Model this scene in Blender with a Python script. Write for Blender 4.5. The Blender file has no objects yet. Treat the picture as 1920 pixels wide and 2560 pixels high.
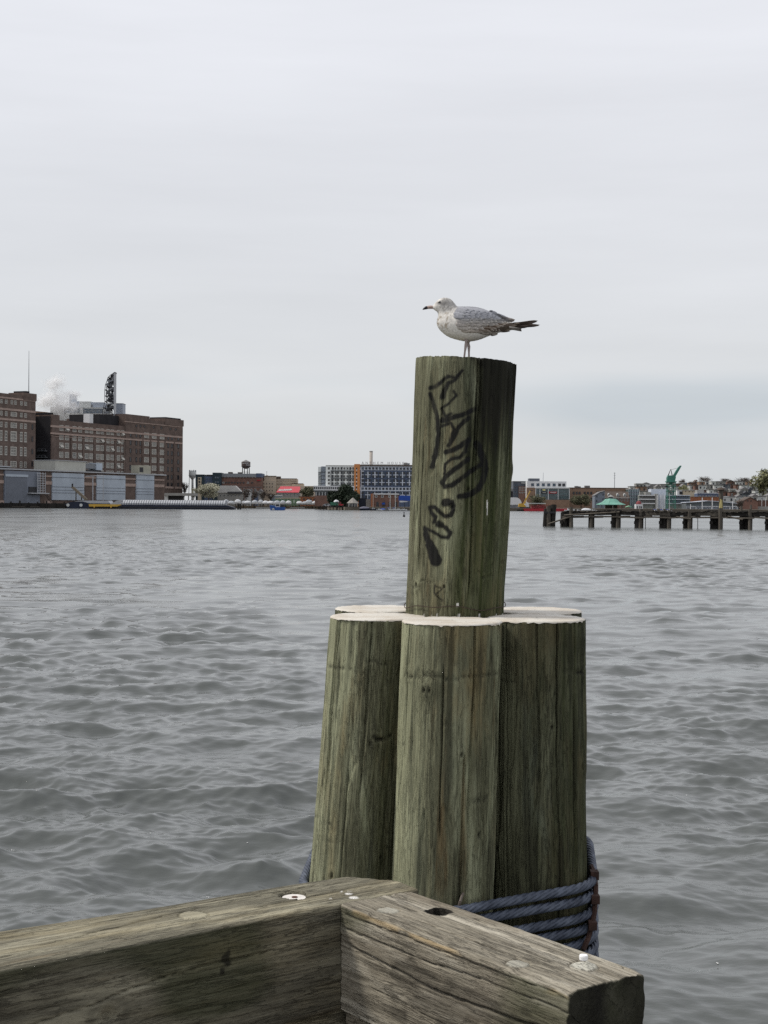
import bpy, math, random
import numpy as np
from mathutils import Vector, Matrix
from mathutils.bvhtree import BVHTree

S = bpy.context.scene
C = S.collection
R = math.radians
RNG = random.Random(7)

# ------------------------------------------------------------------ camera
F, CX, CY = 3700.0, 960.0, 1280.0          # focal length and centre in photo pixels
CAMZ = 3.2
PITCH = math.atan((1280 - 1259) / F)
RC = Matrix.Rotation(R(90) - PITCH, 3, 'X') @ Matrix.Rotation(R(0.40), 3, 'Z')
cam_d = bpy.data.cameras.new('camera')
cam = bpy.data.objects.new('camera', cam_d)
C.objects.link(cam)
cam.matrix_world = Matrix.Translation((0, 0, CAMZ)) @ RC.to_4x4()
cam_d.sensor_fit = 'VERTICAL'
cam_d.sensor_height = 24.0
cam_d.lens = 24.0 * F / 2560.0
cam_d.clip_start = 0.05
cam_d.clip_end = 9000
S.camera = cam
CAMP = Vector((0, 0, CAMZ))

# ------------------------------------------------------------------ sky, sun, exposure
SUN_AZ, SUN_EL = R(-82), R(50)             # azimuth from +Y towards +X, elevation
w = bpy.data.worlds.new('World')
S.world = w
w.use_nodes = True
nt = w.node_tree
nt.nodes.clear()
def wn(t, **k):
    n = nt.nodes.new(t)
    for a, b in k.items():
        setattr(n, a, b)
    return n
wo = wn('ShaderNodeOutputWorld')
wb = wn('ShaderNodeBackground')
wb.inputs[1].default_value = 0.1
sky = wn('ShaderNodeTexSky', sky_type='NISHITA', sun_disc=False)
sky.sun_elevation = SUN_EL
sky.sun_rotation = SUN_AZ
tc = wn('ShaderNodeTexCoord')
sep = wn('ShaderNodeSeparateXYZ')
nt.links.new(tc.outputs['Generated'], sep.inputs[0])
ramp = wn('ShaderNodeValToRGB')
cr = ramp.color_ramp
cr.elements[0].position = 0.0
cr.elements[0].color = (0.685, 0.705, 0.725, 1)
cr.elements[1].position = 1.0
cr.elements[1].color = (0.85, 0.87, 0.925, 1)
e = cr.elements.new(0.10); e.color = (0.735, 0.745, 0.765, 1)
e = cr.elements.new(0.30); e.color = (0.855, 0.865, 0.905, 1)
nt.links.new(sep.outputs['Z'], ramp.inputs[0])
mp = wn('ShaderNodeMapping')
mp.inputs['Scale'].default_value = (1.3, 1.3, 11.0)
mp.inputs['Rotation'].default_value = (0.0, R(4), 0.0)
nt.links.new(tc.outputs['Generated'], mp.inputs[0])
nz = wn('ShaderNodeTexNoise')
nz.inputs['Scale'].default_value = 1.9
nz.inputs['Detail'].default_value = 5
nz.inputs['Roughness'].default_value = 0.5
nt.links.new(mp.outputs[0], nz.inputs['Vector'])
mr = wn('ShaderNodeMapRange')
mr.inputs['From Min'].default_value = 0.3
mr.inputs['From Max'].default_value = 0.7
mr.inputs['To Min'].default_value = 9.6
mr.inputs['To Max'].default_value = 10.7
nt.links.new(nz.outputs['Fac'], mr.inputs[0])
mul = wn('ShaderNodeVectorMath', operation='SCALE')
bank = wn('ShaderNodeValToRGB')
bk = bank.color_ramp
bk.elements[0].position = 0.0; bk.elements[0].color = (.45, .45, .45, 1)
bk.elements[1].position = 0.14; bk.elements[1].color = (0, 0, 0, 1)
for p_, v_ in ((0.035, .55), (0.06, 1.0), (0.078, .85), (0.09, .12)):
    e = bk.elements.new(p_); e.color = (v_, v_, v_, 1)
nt.links.new(sep.outputs['Z'], bank.inputs[0])
mp2 = wn('ShaderNodeMapping')
mp2.inputs['Scale'].default_value = (2.2, 2.2, 9.0)
mp2.inputs['Location'].default_value = (0.35, 0.0, 0.0)
nt.links.new(tc.outputs['Generated'], mp2.inputs[0])
nz2 = wn('ShaderNodeTexNoise')
nz2.inputs['Scale'].default_value = 1.0
nz2.inputs['Detail'].default_value = 3
nt.links.new(mp2.outputs[0], nz2.inputs['Vector'])
mr2 = wn('ShaderNodeMapRange')
mr2.inputs['From Min'].default_value = 0.42
mr2.inputs['From Max'].default_value = 0.58
nt.links.new(nz2.outputs['Fac'], mr2.inputs[0])
bm = wn('ShaderNodeMath', operation='MULTIPLY')
nt.links.new(bank.outputs[0], bm.inputs[0])
nt.links.new(mr2.outputs[0], bm.inputs[1])
bmx = wn('ShaderNodeMix', data_type='RGBA')
nt.links.new(bm.outputs[0], bmx.inputs[0])
nt.links.new(ramp.outputs[0], bmx.inputs[6])
bmx.inputs[7].default_value = (0.585, 0.63, 0.675, 1)
nt.links.new(bmx.outputs[2], mul.inputs[0])
nt.links.new(mr.outputs[0], mul.inputs['Scale'])
mix = wn('ShaderNodeMix', data_type='RGBA')
mix.inputs[0].default_value = 0.90          # overcast: mostly cloud, some clear-sky colour
nt.links.new(sky.outputs[0], mix.inputs[6])
nt.links.new(mul.outputs[0], mix.inputs[7])
nt.links.new(mix.outputs[2], wb.inputs[0])
nt.links.new(wb.outputs[0], wo.inputs[0])

sl = bpy.data.lights.new('sun', 'SUN')
sl.energy = 2.8
sl.angle = R(11)
sl.color = (1.0, 0.95, 0.87)
sun = bpy.data.objects.new('sun', sl)
C.objects.link(sun)
sd = Vector((math.sin(SUN_AZ) * math.cos(SUN_EL), math.cos(SUN_AZ) * math.cos(SUN_EL), math.sin(SUN_EL)))
sun.rotation_euler = sd.to_track_quat('Z', 'Y').to_euler()
sun.location = (-20, 0, 40)

S.view_settings.view_transform = 'Standard'
S.view_settings.look = 'None'
S.view_settings.exposure = 0.0
S.view_settings.gamma = 1.0
S.render.engine = 'CYCLES'
S.cycles.use_denoising = False
S.cycles.max_bounces = 8
S.cycles.transparent_max_bounces = 256
S.cycles.volume_bounces = 3
S.cycles.volume_step_rate = 1.0

# ------------------------------------------------------------------ helpers
def ray(px, py):
    return (RC @ Vector(((px - CX) / F, (CY - py) / F, -1.0)))
def W(px, py, Y):
    d = ray(px, py)
    return CAMP + d * (Y / d.y)
def WZ(px, py, z):
    d = ray(px, py)
    return CAMP + d * ((z - CAMZ) / d.z)
RCT = np.array(RC.transposed())
def project(co):
    q = (co - np.array(CAMP)) @ RCT.T
    return CX + F * q[:, 0] / -q[:, 2], CY - F * q[:, 1] / -q[:, 2]

def hash3(ix, iy, iz):
    h = (ix.astype(np.int64) * 374761393 + iy.astype(np.int64) * 668265263 + iz.astype(np.int64) * 2147483647) & 0xffffffff
    h = ((h ^ (h >> 13)) * 1274126177) & 0xffffffff
    h = (h ^ (h >> 16)) & 0xffffffff
    return h / 4294967295.0
def vn(x, y, z):
    x, y, z = np.broadcast_arrays(np.asarray(x, float), np.asarray(y, float), np.asarray(z, float))
    ix, iy, iz = np.floor(x), np.floor(y), np.floor(z)
    fx, fy, fz = x - ix, y - iy, z - iz
    fx, fy, fz = [t * t * (3 - 2 * t) for t in (fx, fy, fz)]
    o = 0
    for a in (0, 1):
        for b in (0, 1):
            for c in (0, 1):
                o = o + hash3(ix + a, iy + b, iz + c) * (fx if a else 1 - fx) * (fy if b else 1 - fy) * (fz if c else 1 - fz)
    return o * 2 - 1
def sstep(a, b, x):
    t = np.clip((x - a) / (b - a), 0, 1)
    return t * t * (3 - 2 * t)

class MB:
    def __init__(s):
        s.v, s.f = [], []
    def add(s, vs, fs):
        n = len(s.v)
        s.v += [tuple(v) for v in vs]
        s.f += [tuple(i + n for i in f) for f in fs]
        return s
    def box(s, x0, x1, y0, y1, z0, z1):
        return s.add([(x0, y0, z0), (x1, y0, z0), (x1, y1, z0), (x0, y1, z0), (x0, y0, z1), (x1, y0, z1), (x1, y1, z1), (x0, y1, z1)],
                     [(0, 3, 2, 1), (4, 5, 6, 7), (0, 1, 5, 4), (1, 2, 6, 5), (2, 3, 7, 6), (3, 0, 4, 7)])
    def cyl(s, p0, p1, r0, r1=None, n=10):
        r1 = r0 if r1 is None else r1
        p0, p1 = Vector(p0), Vector(p1)
        q = (p1 - p0).to_track_quat('Z', 'Y')
        vs = []
        for p, r in ((p0, r0), (p1, r1)):
            for k in range(n):
                a = 2 * math.pi * k / n
                vs.append(p + q @ Vector((r * math.cos(a), r * math.sin(a), 0)))
        fs = [(k, (k + 1) % n, n + (k + 1) % n, n + k) for k in range(n)]
        fs += [tuple(range(n - 1, -1, -1)), tuple(range(n, 2 * n))]
        return s.add(vs, fs)
    def bar(s, p0, p1, t):
        return s.cyl(p0, p1, t * 0.7, None, 4)
    def lathe(s, c, prof, n=16):
        vs, fs = [], []
        for r, z in prof:
            for k in range(n):
                a = 2 * math.pi * k / n
                vs.append((c[0] + r * math.cos(a), c[1] + r * math.sin(a), c[2] + z))
        for j in range(len(prof) - 1):
            for k in range(n):
                fs.append((j * n + k, j * n + (k + 1) % n, (j + 1) * n + (k + 1) % n, (j + 1) * n + k))
        fs.append(tuple(range(n - 1, -1, -1)))
        fs.append(tuple(range((len(prof) - 1) * n, len(prof) * n)))
        return s.add(vs, fs)
    def prism(s, poly, y0, y1):                # polygon in xz, extruded along y
        n = len(poly)
        vs = [(x, y0, z) for x, z in poly] + [(x, y1, z) for x, z in poly]
        fs = [tuple(range(n)), tuple(range(2 * n - 1, n - 1, -1))]
        fs += [(k, n + k, n + (k + 1) % n, (k + 1) % n) for k in range(n)]
        return s.add(vs, fs)
    def xprism(s, poly, x0, x1):               # polygon in yz, extruded along x
        n = len(poly)
        vs = [(x0, y, z) for y, z in poly] + [(x1, y, z) for y, z in poly]
        fs = [tuple(range(n - 1, -1, -1)), tuple(range(n, 2 * n))]
        fs += [(k, (k + 1) % n, n + (k + 1) % n, n + k) for k in range(n)]
        return s.add(vs, fs)
    def mesh(s, name, smooth=False):
        me = bpy.data.meshes.new(name)
        me.from_pydata(s.v, [], s.f)
        if smooth:
            me.polygons.foreach_set('use_smooth', [True] * len(me.polygons))
        me.update()
        return me
    def build(s, name, m, parent=None, smooth=False):
        return obj(name, s.mesh(name, smooth), m, parent)

def obj(name, me, m, parent=None):
    if m is not None and len(me.materials) == 0:
        me.materials.append(m)
    o = bpy.data.objects.new(name, me)
    C.objects.link(o)
    o.parent = parent
    return o
def tag(o, label, cat, group=None):
    o['label'] = label
    o['category'] = cat
    if group:
        o['group'] = group
    return o
def T(name, label, cat, loc=(0, 0, 0), rz=0, group=None):
    o = bpy.data.objects.new(name, None)
    C.objects.link(o)
    o.location = loc
    o.rotation_euler = (0, 0, rz)
    o.empty_display_size = 0.1
    return tag(o, label, cat, group)
def grid_mesh(name, co, nr, nc, wrap=False, smooth=True):
    """co: (nr*nc,3) -> quads"""
    me = bpy.data.meshes.new(name)
    ncf = nc if wrap else nc - 1
    i = np.arange(nr - 1)[:, None] * nc
    j = np.arange(ncf)[None, :]
    j2 = (j + 1) % nc
    q = np.stack([i + j, i + j2, i + nc + j2, i + nc + j], -1).reshape(-1, 4).astype(np.int32)
    me.vertices.add(len(co))
    me.vertices.foreach_set('co', np.ascontiguousarray(co, dtype=np.float32).ravel())
    me.loops.add(q.size)
    me.loops.foreach_set('vertex_index', q.ravel())
    me.polygons.add(len(q))
    me.polygons.foreach_set('loop_start', np.arange(0, q.size, 4, dtype=np.int32))
    me.polygons.foreach_set('loop_total', np.full(len(q), 4, dtype=np.int32))
    me.update(calc_edges=True)
    if smooth:
        me.polygons.foreach_set('use_smooth', np.ones(len(q), dtype=bool))
    return me
def attr(me, name, vals):
    a = me.attributes.new(name, 'FLOAT', 'POINT')
    a.data.foreach_set('value', np.ascontiguousarray(vals, dtype=np.float32))

# ------------------------------------------------------------------ materials
MATS = {}
def M(name, col, rough=0.8, var=0.25, scale=0.6, spec=0.3, metal=0.0, stretch=(1, 1, 1), dirt=0.0):
    if name in MATS:
        return MATS[name]
    m = bpy.data.materials.new(name)
    m.use_nodes = True
    t = m.node_tree
    b = t.nodes['Principled BSDF']
    b.inputs['Roughness'].default_value = rough
    b.inputs['Specular IOR Level'].default_value = spec
    b.inputs['Metallic'].default_value = metal
    co = t.nodes.new('ShaderNodeTexCoord')
    mpn = t.nodes.new('ShaderNodeMapping')
    mpn.inputs['Scale'].default_value = stretch
    n = t.nodes.new('ShaderNodeTexNoise')
    n.inputs['Scale'].default_value = scale
    n.inputs['Detail'].default_value = 6
    n.inputs['Roughness'].default_value = 0.65
    t.links.new(co.outputs['Object'], mpn.inputs[0])
    t.links.new(mpn.outputs[0], n.inputs['Vector'])
    r = t.nodes.new('ShaderNodeValToRGB')
    r.color_ramp.elements[0].position = 0.3
    r.color_ramp.elements[1].position = 0.7
    r.color_ramp.elements[0].color = tuple(c * (1 - var) for c in col) + (1,)
    r.color_ramp.elements[1].color = tuple(min(1, c * (1 + var)) for c in col) + (1,)
    t.links.new(n.outputs['Fac'], r.inputs[0])
    t.links.new(r.outputs[0], b.inputs['Base Color'])
    MATS[name] = m
    return m

def nodes_of(m):
    m.use_nodes = True
    t = m.node_tree
    return t, t.nodes['Principled BSDF']
def N(t, ty, **k):
    n = t.nodes.new(ty)
    for a, b in k.items():
        if a.startswith('i_'):
            n.inputs[a[2:].replace('_', ' ')].default_value = b
        else:
            setattr(n, a, b)
    return n
def mixc(t, fac, a, b, blend='MIX'):
    n = t.nodes.new('ShaderNodeMix')
    n.data_type = 'RGBA'
    n.blend_type = blend
    for k, v in ((0, fac), (6, a), (7, b)):
        if isinstance(v, (tuple, float, int)):
            n.inputs[k].default_value = v if not isinstance(v, tuple) else (v + (1,) if len(v) == 3 else v)
        else:
            t.links.new(v, n.inputs[k])
    return n.outputs[2]
def maprange(t, src, a, b, c=0.0, d=1.0):
    n = t.nodes.new('ShaderNodeMapRange')
    n.inputs['From Min'].default_value = a
    n.inputs['From Max'].default_value = b
    n.inputs['To Min'].default_value = c
    n.inputs['To Max'].default_value = d
    t.links.new(src, n.inputs[0])
    return n.outputs[0]

def wood(name, dark, mid, light, axis='z', warm=(0.2, 0.14, 0.07), fine=70.0, warm_amt=0.35, line_amt=0.85, soft=0.0):
    m = bpy.data.materials.new(name)
    t, b = nodes_of(m)
    b.inputs['Roughness'].default_value = 0.85
    b.inputs['Specular IOR Level'].default_value = 0.2
    co = N(t, 'ShaderNodeTexCoord')
    oi = N(t, 'ShaderNodeObjectInfo')
    add = N(t, 'ShaderNodeVectorMath', operation='ADD')
    sc = N(t, 'ShaderNodeVectorMath', operation='SCALE')
    sc.inputs[0].default_value = (13.1, 7.7, 3.3)
    t.links.new(oi.outputs['Random'], sc.inputs['Scale'])
    t.links.new(co.outputs['Object'], add.inputs[0])
    t.links.new(sc.outputs[0], add.inputs[1])
    def nz_(scale, st, det=6, rough=0.6, dist=0.0):
        mp_ = N(t, 'ShaderNodeMapping')
        mp_.inputs['Scale'].default_value = (1, 1, st) if axis == 'z' else (st, 1, 1)
        t.links.new(add.outputs[0], mp_.inputs[0])
        n = N(t, 'ShaderNodeTexNoise')
        n.inputs['Scale'].default_value = scale
        n.inputs['Detail'].default_value = det
        n.inputs['Roughness'].default_value = rough
        n.inputs['Distortion'].default_value = dist
        t.links.new(mp_.outputs[0], n.inputs['Vector'])
        return n.outputs['Fac']
    streak = nz_(fine, 0.065, 8, 0.78, 0.4)
    broad = nz_(15.0, 0.12, 6, 0.65)
    patch = nz_(4.5, 0.28, 5, 0.65)
    speck = nz_(170.0, 0.35, 4, 0.65)
    cool = nz_(5.6, 0.20, 5, 0.65)
    worn = nz_(11.0, 0.16, 7, 0.75)
    def iso(n, lo, hi):
        a1 = N(t, 'ShaderNodeMath', operation='SUBTRACT')
        t.links.new(n, a1.inputs[0])
        a1.inputs[1].default_value = 0.5
        a2 = N(t, 'ShaderNodeMath', operation='ABSOLUTE')
        t.links.new(a1.outputs[0], a2.inputs[0])
        return maprange(t, a2.outputs[0], lo, hi, 1.0, 0.0)
    check1 = iso(nz_(19.0, 0.045, 5, 0.6, 0.3), 0.002, 0.010)      # long drying checks
    check2 = iso(nz_(75.0, 0.075, 4, 0.6, 0.4), 0.006, 0.030)      # short hairline checks
    gate = maprange(t, nz_(6.0, 0.3, 3, 0.6), 0.42, 0.55)
    c1 = mixc(t, maprange(t, streak, 0.40 - soft, 0.60), dark, mid)
    c2 = mixc(t, maprange(t, broad, 0.50, 0.66), c1, light)
    c3 = mixc(t, maprange(t, patch, 0.50, 0.66, 0, warm_amt), c2, warm)
    rust = nz_(13.0, 0.10, 5, 0.7)
    c3 = mixc(t, maprange(t, rust, 0.60, 0.72, 0, warm_amt * 0.6), c3, tuple(x * y for x, y in zip(warm, (0.75, 0.6, 0.5))))
    c3 = mixc(t, maprange(t, cool, 0.58, 0.70, 0, 0.45 if axis == 'z' else 0.0), c3, tuple(0.5 * (x + y) for x, y in zip(mid, (0.17, 0.22, 0.19))))
    c3 = mixc(t, maprange(t, worn, 0.57, 0.68, 0, 0.65 if axis == 'z' else 0.4), c3, dark)
    c4 = mixc(t, maprange(t, speck, 0.56, 0.70, 0, 0.6), c3, dark)
    g2 = N(t, 'ShaderNodeMath', operation='MULTIPLY')
    t.links.new(check2, g2.inputs[0])
    t.links.new(gate, g2.inputs[1])
    line = N(t, 'ShaderNodeMath', operation='MAXIMUM')
    t.links.new(check1, line.inputs[0])
    t.links.new(g2.outputs[0], line.inputs[1])
    line = line.outputs[0]
    c5 = mixc(t, maprange(t, line, 0.0, 1.0, 0, line_amt), c4, tuple(x * 0.30 for x in dark))
    cur = c5
    for an, colr, amt in (('pale', tuple(min(0.6, x * 1.5) for x in light), 0.6), ('orange', (0.48, 0.36, 0.20), 0.8), ('moss', (0.028, 0.038, 0.009), 0.92),
                          ('stain_shade', (0.009, 0.008, 0.006), 0.95), ('paint', (0.008, 0.008, 0.009), 0.95), ('white', (0.72, 0.70, 0.66), 1.0)):
        a = N(t, 'ShaderNodeAttribute', attribute_name=an)
        ml = N(t, 'ShaderNodeMath', operation='MULTIPLY')
        ml.inputs[1].default_value = amt
        t.links.new(a.outputs['Fac'], ml.inputs[0])
        cur = mixc(t, ml.outputs[0], cur, colr)
    t.links.new(cur, b.inputs['Base Color'])
    bp = N(t, 'ShaderNodeBump')
    bp.inputs['Strength'].default_value = 0.8
    bp.inputs['Distance'].default_value = 0.005
    ad = N(t, 'ShaderNodeMath', operation='ADD')
    t.links.new(streak, ad.inputs[0])
    m2 = N(t, 'ShaderNodeMath', operation='MULTIPLY')
    m2.inputs[1].default_value = -0.8
    t.links.new(line, m2.inputs[0])
    t.links.new(m2.outputs[0], ad.inputs[1])
    t.links.new(ad.outputs[0], bp.inputs['Height'])
    t.links.new(bp.outputs[0], b.inputs['Normal'])
    return m

PILE = wood('pile_timber', (0.056, 0.054, 0.033), (0.168, 0.166, 0.102), (0.29, 0.298, 0.192), 'z', (0.255, 0.195, 0.095), 120.0, .8, .26, .09)
PILE_DARK = wood('pile_timber_mossy', (0.022, 0.022, 0.013), (0.080, 0.082, 0.047), (0.135, 0.138, 0.085), 'z', (0.09, 0.065, 0.03), 120.0, .6, .4, .08)
BEAM_G = wood('beam_timber_green', (0.062, 0.056, 0.040), (0.205, 0.190, 0.140), (0.345, 0.32, 0.235), 'x', (0.33, 0.27, 0.15), 120, .4, .4, .08)
BEAM_B = wood('beam_timber_grey', (0.086, 0.075, 0.056), (0.30, 0.271, 0.212), (0.465, 0.43, 0.352), 'x', (0.16, 0.125, 0.085), 140, .35, .5, .08)

# ------------------------------------------------------------------ water
def make_water():
    a_in = np.linspace(-R(19), R(19), 430)
    a_out = np.linspace(R(19), R(80), 46)[1:]
    ang = np.concatenate([-a_out[::-1], a_in, a_out])
    rs = [3.0]
    while rs[-1] < 2400:
        r = rs[-1]
        rs.append(r + min(max(r * r / 7500.0, 0.028), 0.22 * max(1.0, r / 80.0) ** 2.0, r * 0.016 + 0.2))
    rs = np.array(rs)
    dr = np.gradient(rs)
    rr, aa = np.meshgrid(rs, ang, indexing='ij')
    x, y = rr * np.sin(aa), rr * np.cos(aa)
    sp = np.maximum(dr[:, None], rr * (R(38) / 430) * 0.8)
    z = np.zeros_like(x)
    dx = np.zeros_like(x)
    dy = np.zeros_like(x)
    rg = np.random.RandomState(11)
    # patchy wind: modulates the chop
    gust = np.clip(0.85 + 0.55 * vn(x * 0.13 + 3, y * 0.08, 0) + 0.45 * vn(x * 0.45, y * 0.32, 4), 0.15, 2)
    lee = 0.45 + 0.55 * sstep(10, 30, rr)              # calmer in the shelter of the pier
    for k in range(124):
        lam = 0.11 * (3.4 / 0.11) ** (rg.rand() ** 1.2)
        th = R(-97) + rg.randn() * (0.5 + 0.35 * (lam < 1.3))
        kx, ky = math.cos(th) * 2 * math.pi / lam, math.sin(th) * 2 * math.pi / lam
        amp = 0.0052 * lam ** 0.92 * (0.5 + rg.rand()) * (0.95 if lam < 0.3 else 1.4 if lam < 0.85 else 1.0 if lam < 1.6 else 0.95)
        ph = rg.rand() * 6.283 + 1.2 * vn(x * 0.25 / lam ** 0.5 + k, y * 0.25 / lam ** 0.5, k) 
        fade = sstep(1.3, 2.6, lam / sp)
        g = gust * (lee if lam < 0.75 else 1.0) if lam < 2.5 else 1.0
        p = kx * x + ky * y + ph
        A = amp * fade * g
        z += A * np.sin(p)
        c = np.cos(p) * A * 0.6
        dx += c * math.cos(th)
        dy += c * math.sin(th)
    co = np.stack([x + dx, y + dy, z], -1).reshape(-1, 3)
    me = grid_mesh('water', co, len(rs), len(ang))
    me.flip_normals()
    m = bpy.data.materials.new('harbour_water')
    t, b = nodes_of(m)
    b.inputs['Base Color'].default_value = (0.074, 0.080, 0.076, 1)
    b.inputs['IOR'].default_value = 1.33
    co_ = N(t, 'ShaderNodeTexCoord')
    def nn(scale, det, sx=1.0, sy=1.0):
        mp_ = N(t, 'ShaderNodeMapping')
        mp_.inputs['Scale'].default_value = (sx, sy, 1)
        t.links.new(co_.outputs['Object'], mp_.inputs[0])
        n = N(t, 'ShaderNodeTexNoise')
        n.inputs['Scale'].default_value = scale
        n.inputs['Detail'].default_value = det
        n.inputs['Roughness'].default_value = 0.55
        t.links.new(mp_.outputs[0], n.inputs['Vector'])
        return n.outputs['Fac']
    b1 = N(t, 'ShaderNodeBump')
    b1.inputs['Strength'].default_value = 0.5
    b1.inputs['Distance'].default_value = 0.020
    t.links.new(nn(7.0, 6, 0.6, 1.0), b1.inputs['Height'])
    # long-range chop that carries the surface where the mesh gets too coarse for it
    b2 = N(t, 'ShaderNodeBump')
    b2.inputs['Distance'].default_value = 0.42
    t.links.new(nn(0.75, 3, 0.55, 1.0), b2.inputs['Height'])
    at = N(t, 'ShaderNodeAttribute', attribute_name='far')
    t.links.new(at.outputs['Fac'], b2.inputs['Strength'])
    t.links.new(b1.outputs[0], b2.inputs['Normal'])
    t.links.new(b2.outputs[0], b.inputs['Normal'])
    attr(me, 'far', (sstep(30, 110, rr) * (0.20 - 0.12 * sstep(100, 350, rr))).ravel())
    # unresolved chop: far out the facets are smaller than a pixel, so they act as roughness
    attr(me, 'chop', sstep(60, 230, rr).ravel())
    ac = N(t, 'ShaderNodeAttribute', attribute_name='chop')
    wind = maprange(t, nn(0.16, 5, 0.35, 0.16), 0.35, 0.65, 0.10, 0.22)
    rm = N(t, 'ShaderNodeMath', operation='MULTIPLY_ADD')
    t.links.new(ac.outputs['Fac'], rm.inputs[0])
    t.links.new(wind, rm.inputs[1])
    rm.inputs[2].default_value = 0.05
    t.links.new(rm.outputs[0], b.inputs['Roughness'])
    o = obj('water', me, m)
    o['kind'] = 'structure'
    # foam flecks drifting near the piles
    mb = MB()
    rg2 = random.Random(5)
    zz = z.reshape(len(rs), len(ang))
    n = 0
    while n < 95:
        i = int(np.searchsorted(rs, 9 + 22 * rg2.random() ** 1.7))
        j = rg2.randrange(44, 44 + 430)
        if abs(aa[i, j]) > R(17):
            continue
        p = co.reshape(len(rs), len(ang), 3)[i, j]
        s = rg2.uniform(0.003, 0.009)
        for q in range(rg2.choice((1, 1, 2, 3))):
            c = (p[0] + rg2.uniform(-.015, .015), p[1] + rg2.uniform(-.015, .015), p[2] + 0.002)
            s2 = s * rg2.uniform(.5, 1.1)
            mb.lathe(c, [(s2, 0), (s2 * .8, s2 * .45), (s2 * .3, s2 * .6)], 7)
        n += 1
    f = mb.build('foam', M('foam_white', (0.75, 0.75, 0.73), 0.6, 0.1, 30), None, True)
    f['kind'] = 'stuff'
    tag(f, 'small white foam flecks floating on the grey harbour water', 'foam')
make_water()

# ------------------------------------------------------------------ far shore ground
GZ = 1.5
def make_ground():
    pts = [(-1400, 684), (490, 684), (500, 800), (560, 830), (815, 830), (822, 735), (862, 700), (1030, 704), (1250, 712), (1420, 720), (2400, 722), (3600, 722)]
    front = [((px - 960) / F * Y, Y) for px, Y in pts]
    n = len(front)
    mb = MB()
    vs = [(x, y, GZ) for x, y in front] + [(x, y, -1.5) for x, y in front] + [(front[0][0] * 3.5, 2600, GZ), (front[-1][0] * 3.5, 2600, GZ)]
    fs = [tuple(range(n)) + (2 * n + 1, 2 * n)]
    fs += [(k, n + k, n + k + 1, k + 1) for k in range(n - 1)]
    mb.add(vs, fs)
    o = mb.build('ground', M('shore_ground', (0.11, 0.095, 0.075), 0.95, 0.4, 0.15))
    o['kind'] = 'structure'
make_ground()
def hill_h(X, Y):
    px = X / Y * F + 960
    a = sstep(1520, 1760, px) * 0.85 + 0.15 * sstep(1300, 1500, px)
    return GZ + 17.5 * a * sstep(860, 1260, Y)
def make_hill():
    xs = np.linspace(40, 900, 60)
    ys = np.linspace(845, 1700, 40)
    yy, xx = np.meshgrid(ys, xs, indexing='ij')
    zz = hill_h(xx, yy) - 0.3 + 0.6 * vn(xx * 0.03, yy * 0.03, 2)
    me = grid_mesh('hillside', np.stack([xx, yy, zz], -1).reshape(-1, 3), 40, 60)
    o = obj('hillside', me, M('hill_grass', (0.07, 0.075, 0.04), 0.95, 0.45, 0.08))
    o['kind'] = 'structure'
make_hill()

# ------------------------------------------------------------------ far buildings: kit
WIN = {}
def window_meshes(nx, nzv, fm, pm, fr=0.09):
    key = (nx, nzv, fm.name, pm.name, fr)
    if key not in WIN:
        mb = MB()
        d0, d1 = -0.16, 0.02
        mb.box(-.5, -.5 + fr, d0, d1, -.5, .5).box(.5 - fr, .5, d0, d1, -.5, .5)
        mb.box(-.5 + fr, .5 - fr, d0, d1, -.5, -.5 + fr).box(-.5 + fr, .5 - fr, d0, d1, .5 - fr, .5)
        for k in range(1, nx):
            x = -.5 + k / nx
            mb.box(x - fr * .28, x + fr * .28, d0 + .05, d1, -.5 + fr, .5 - fr)
        for k in range(1, nzv):
            z = -.5 + k / nzv
            mb.box(-.5 + fr, .5 - fr, d0 + .06, d1, z - fr * .28, z + fr * .28)
        fme = mb.mesh('window')
        fme.materials.append(fm)
        pme = MB().box(-.5 + fr, .5 - fr, -0.05, 0.015, -.5 + fr, .5 - fr).mesh('pane')
        pme.materials.append(pm)
        WIN[key] = (fme, pme)
    return WIN[key]

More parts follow.
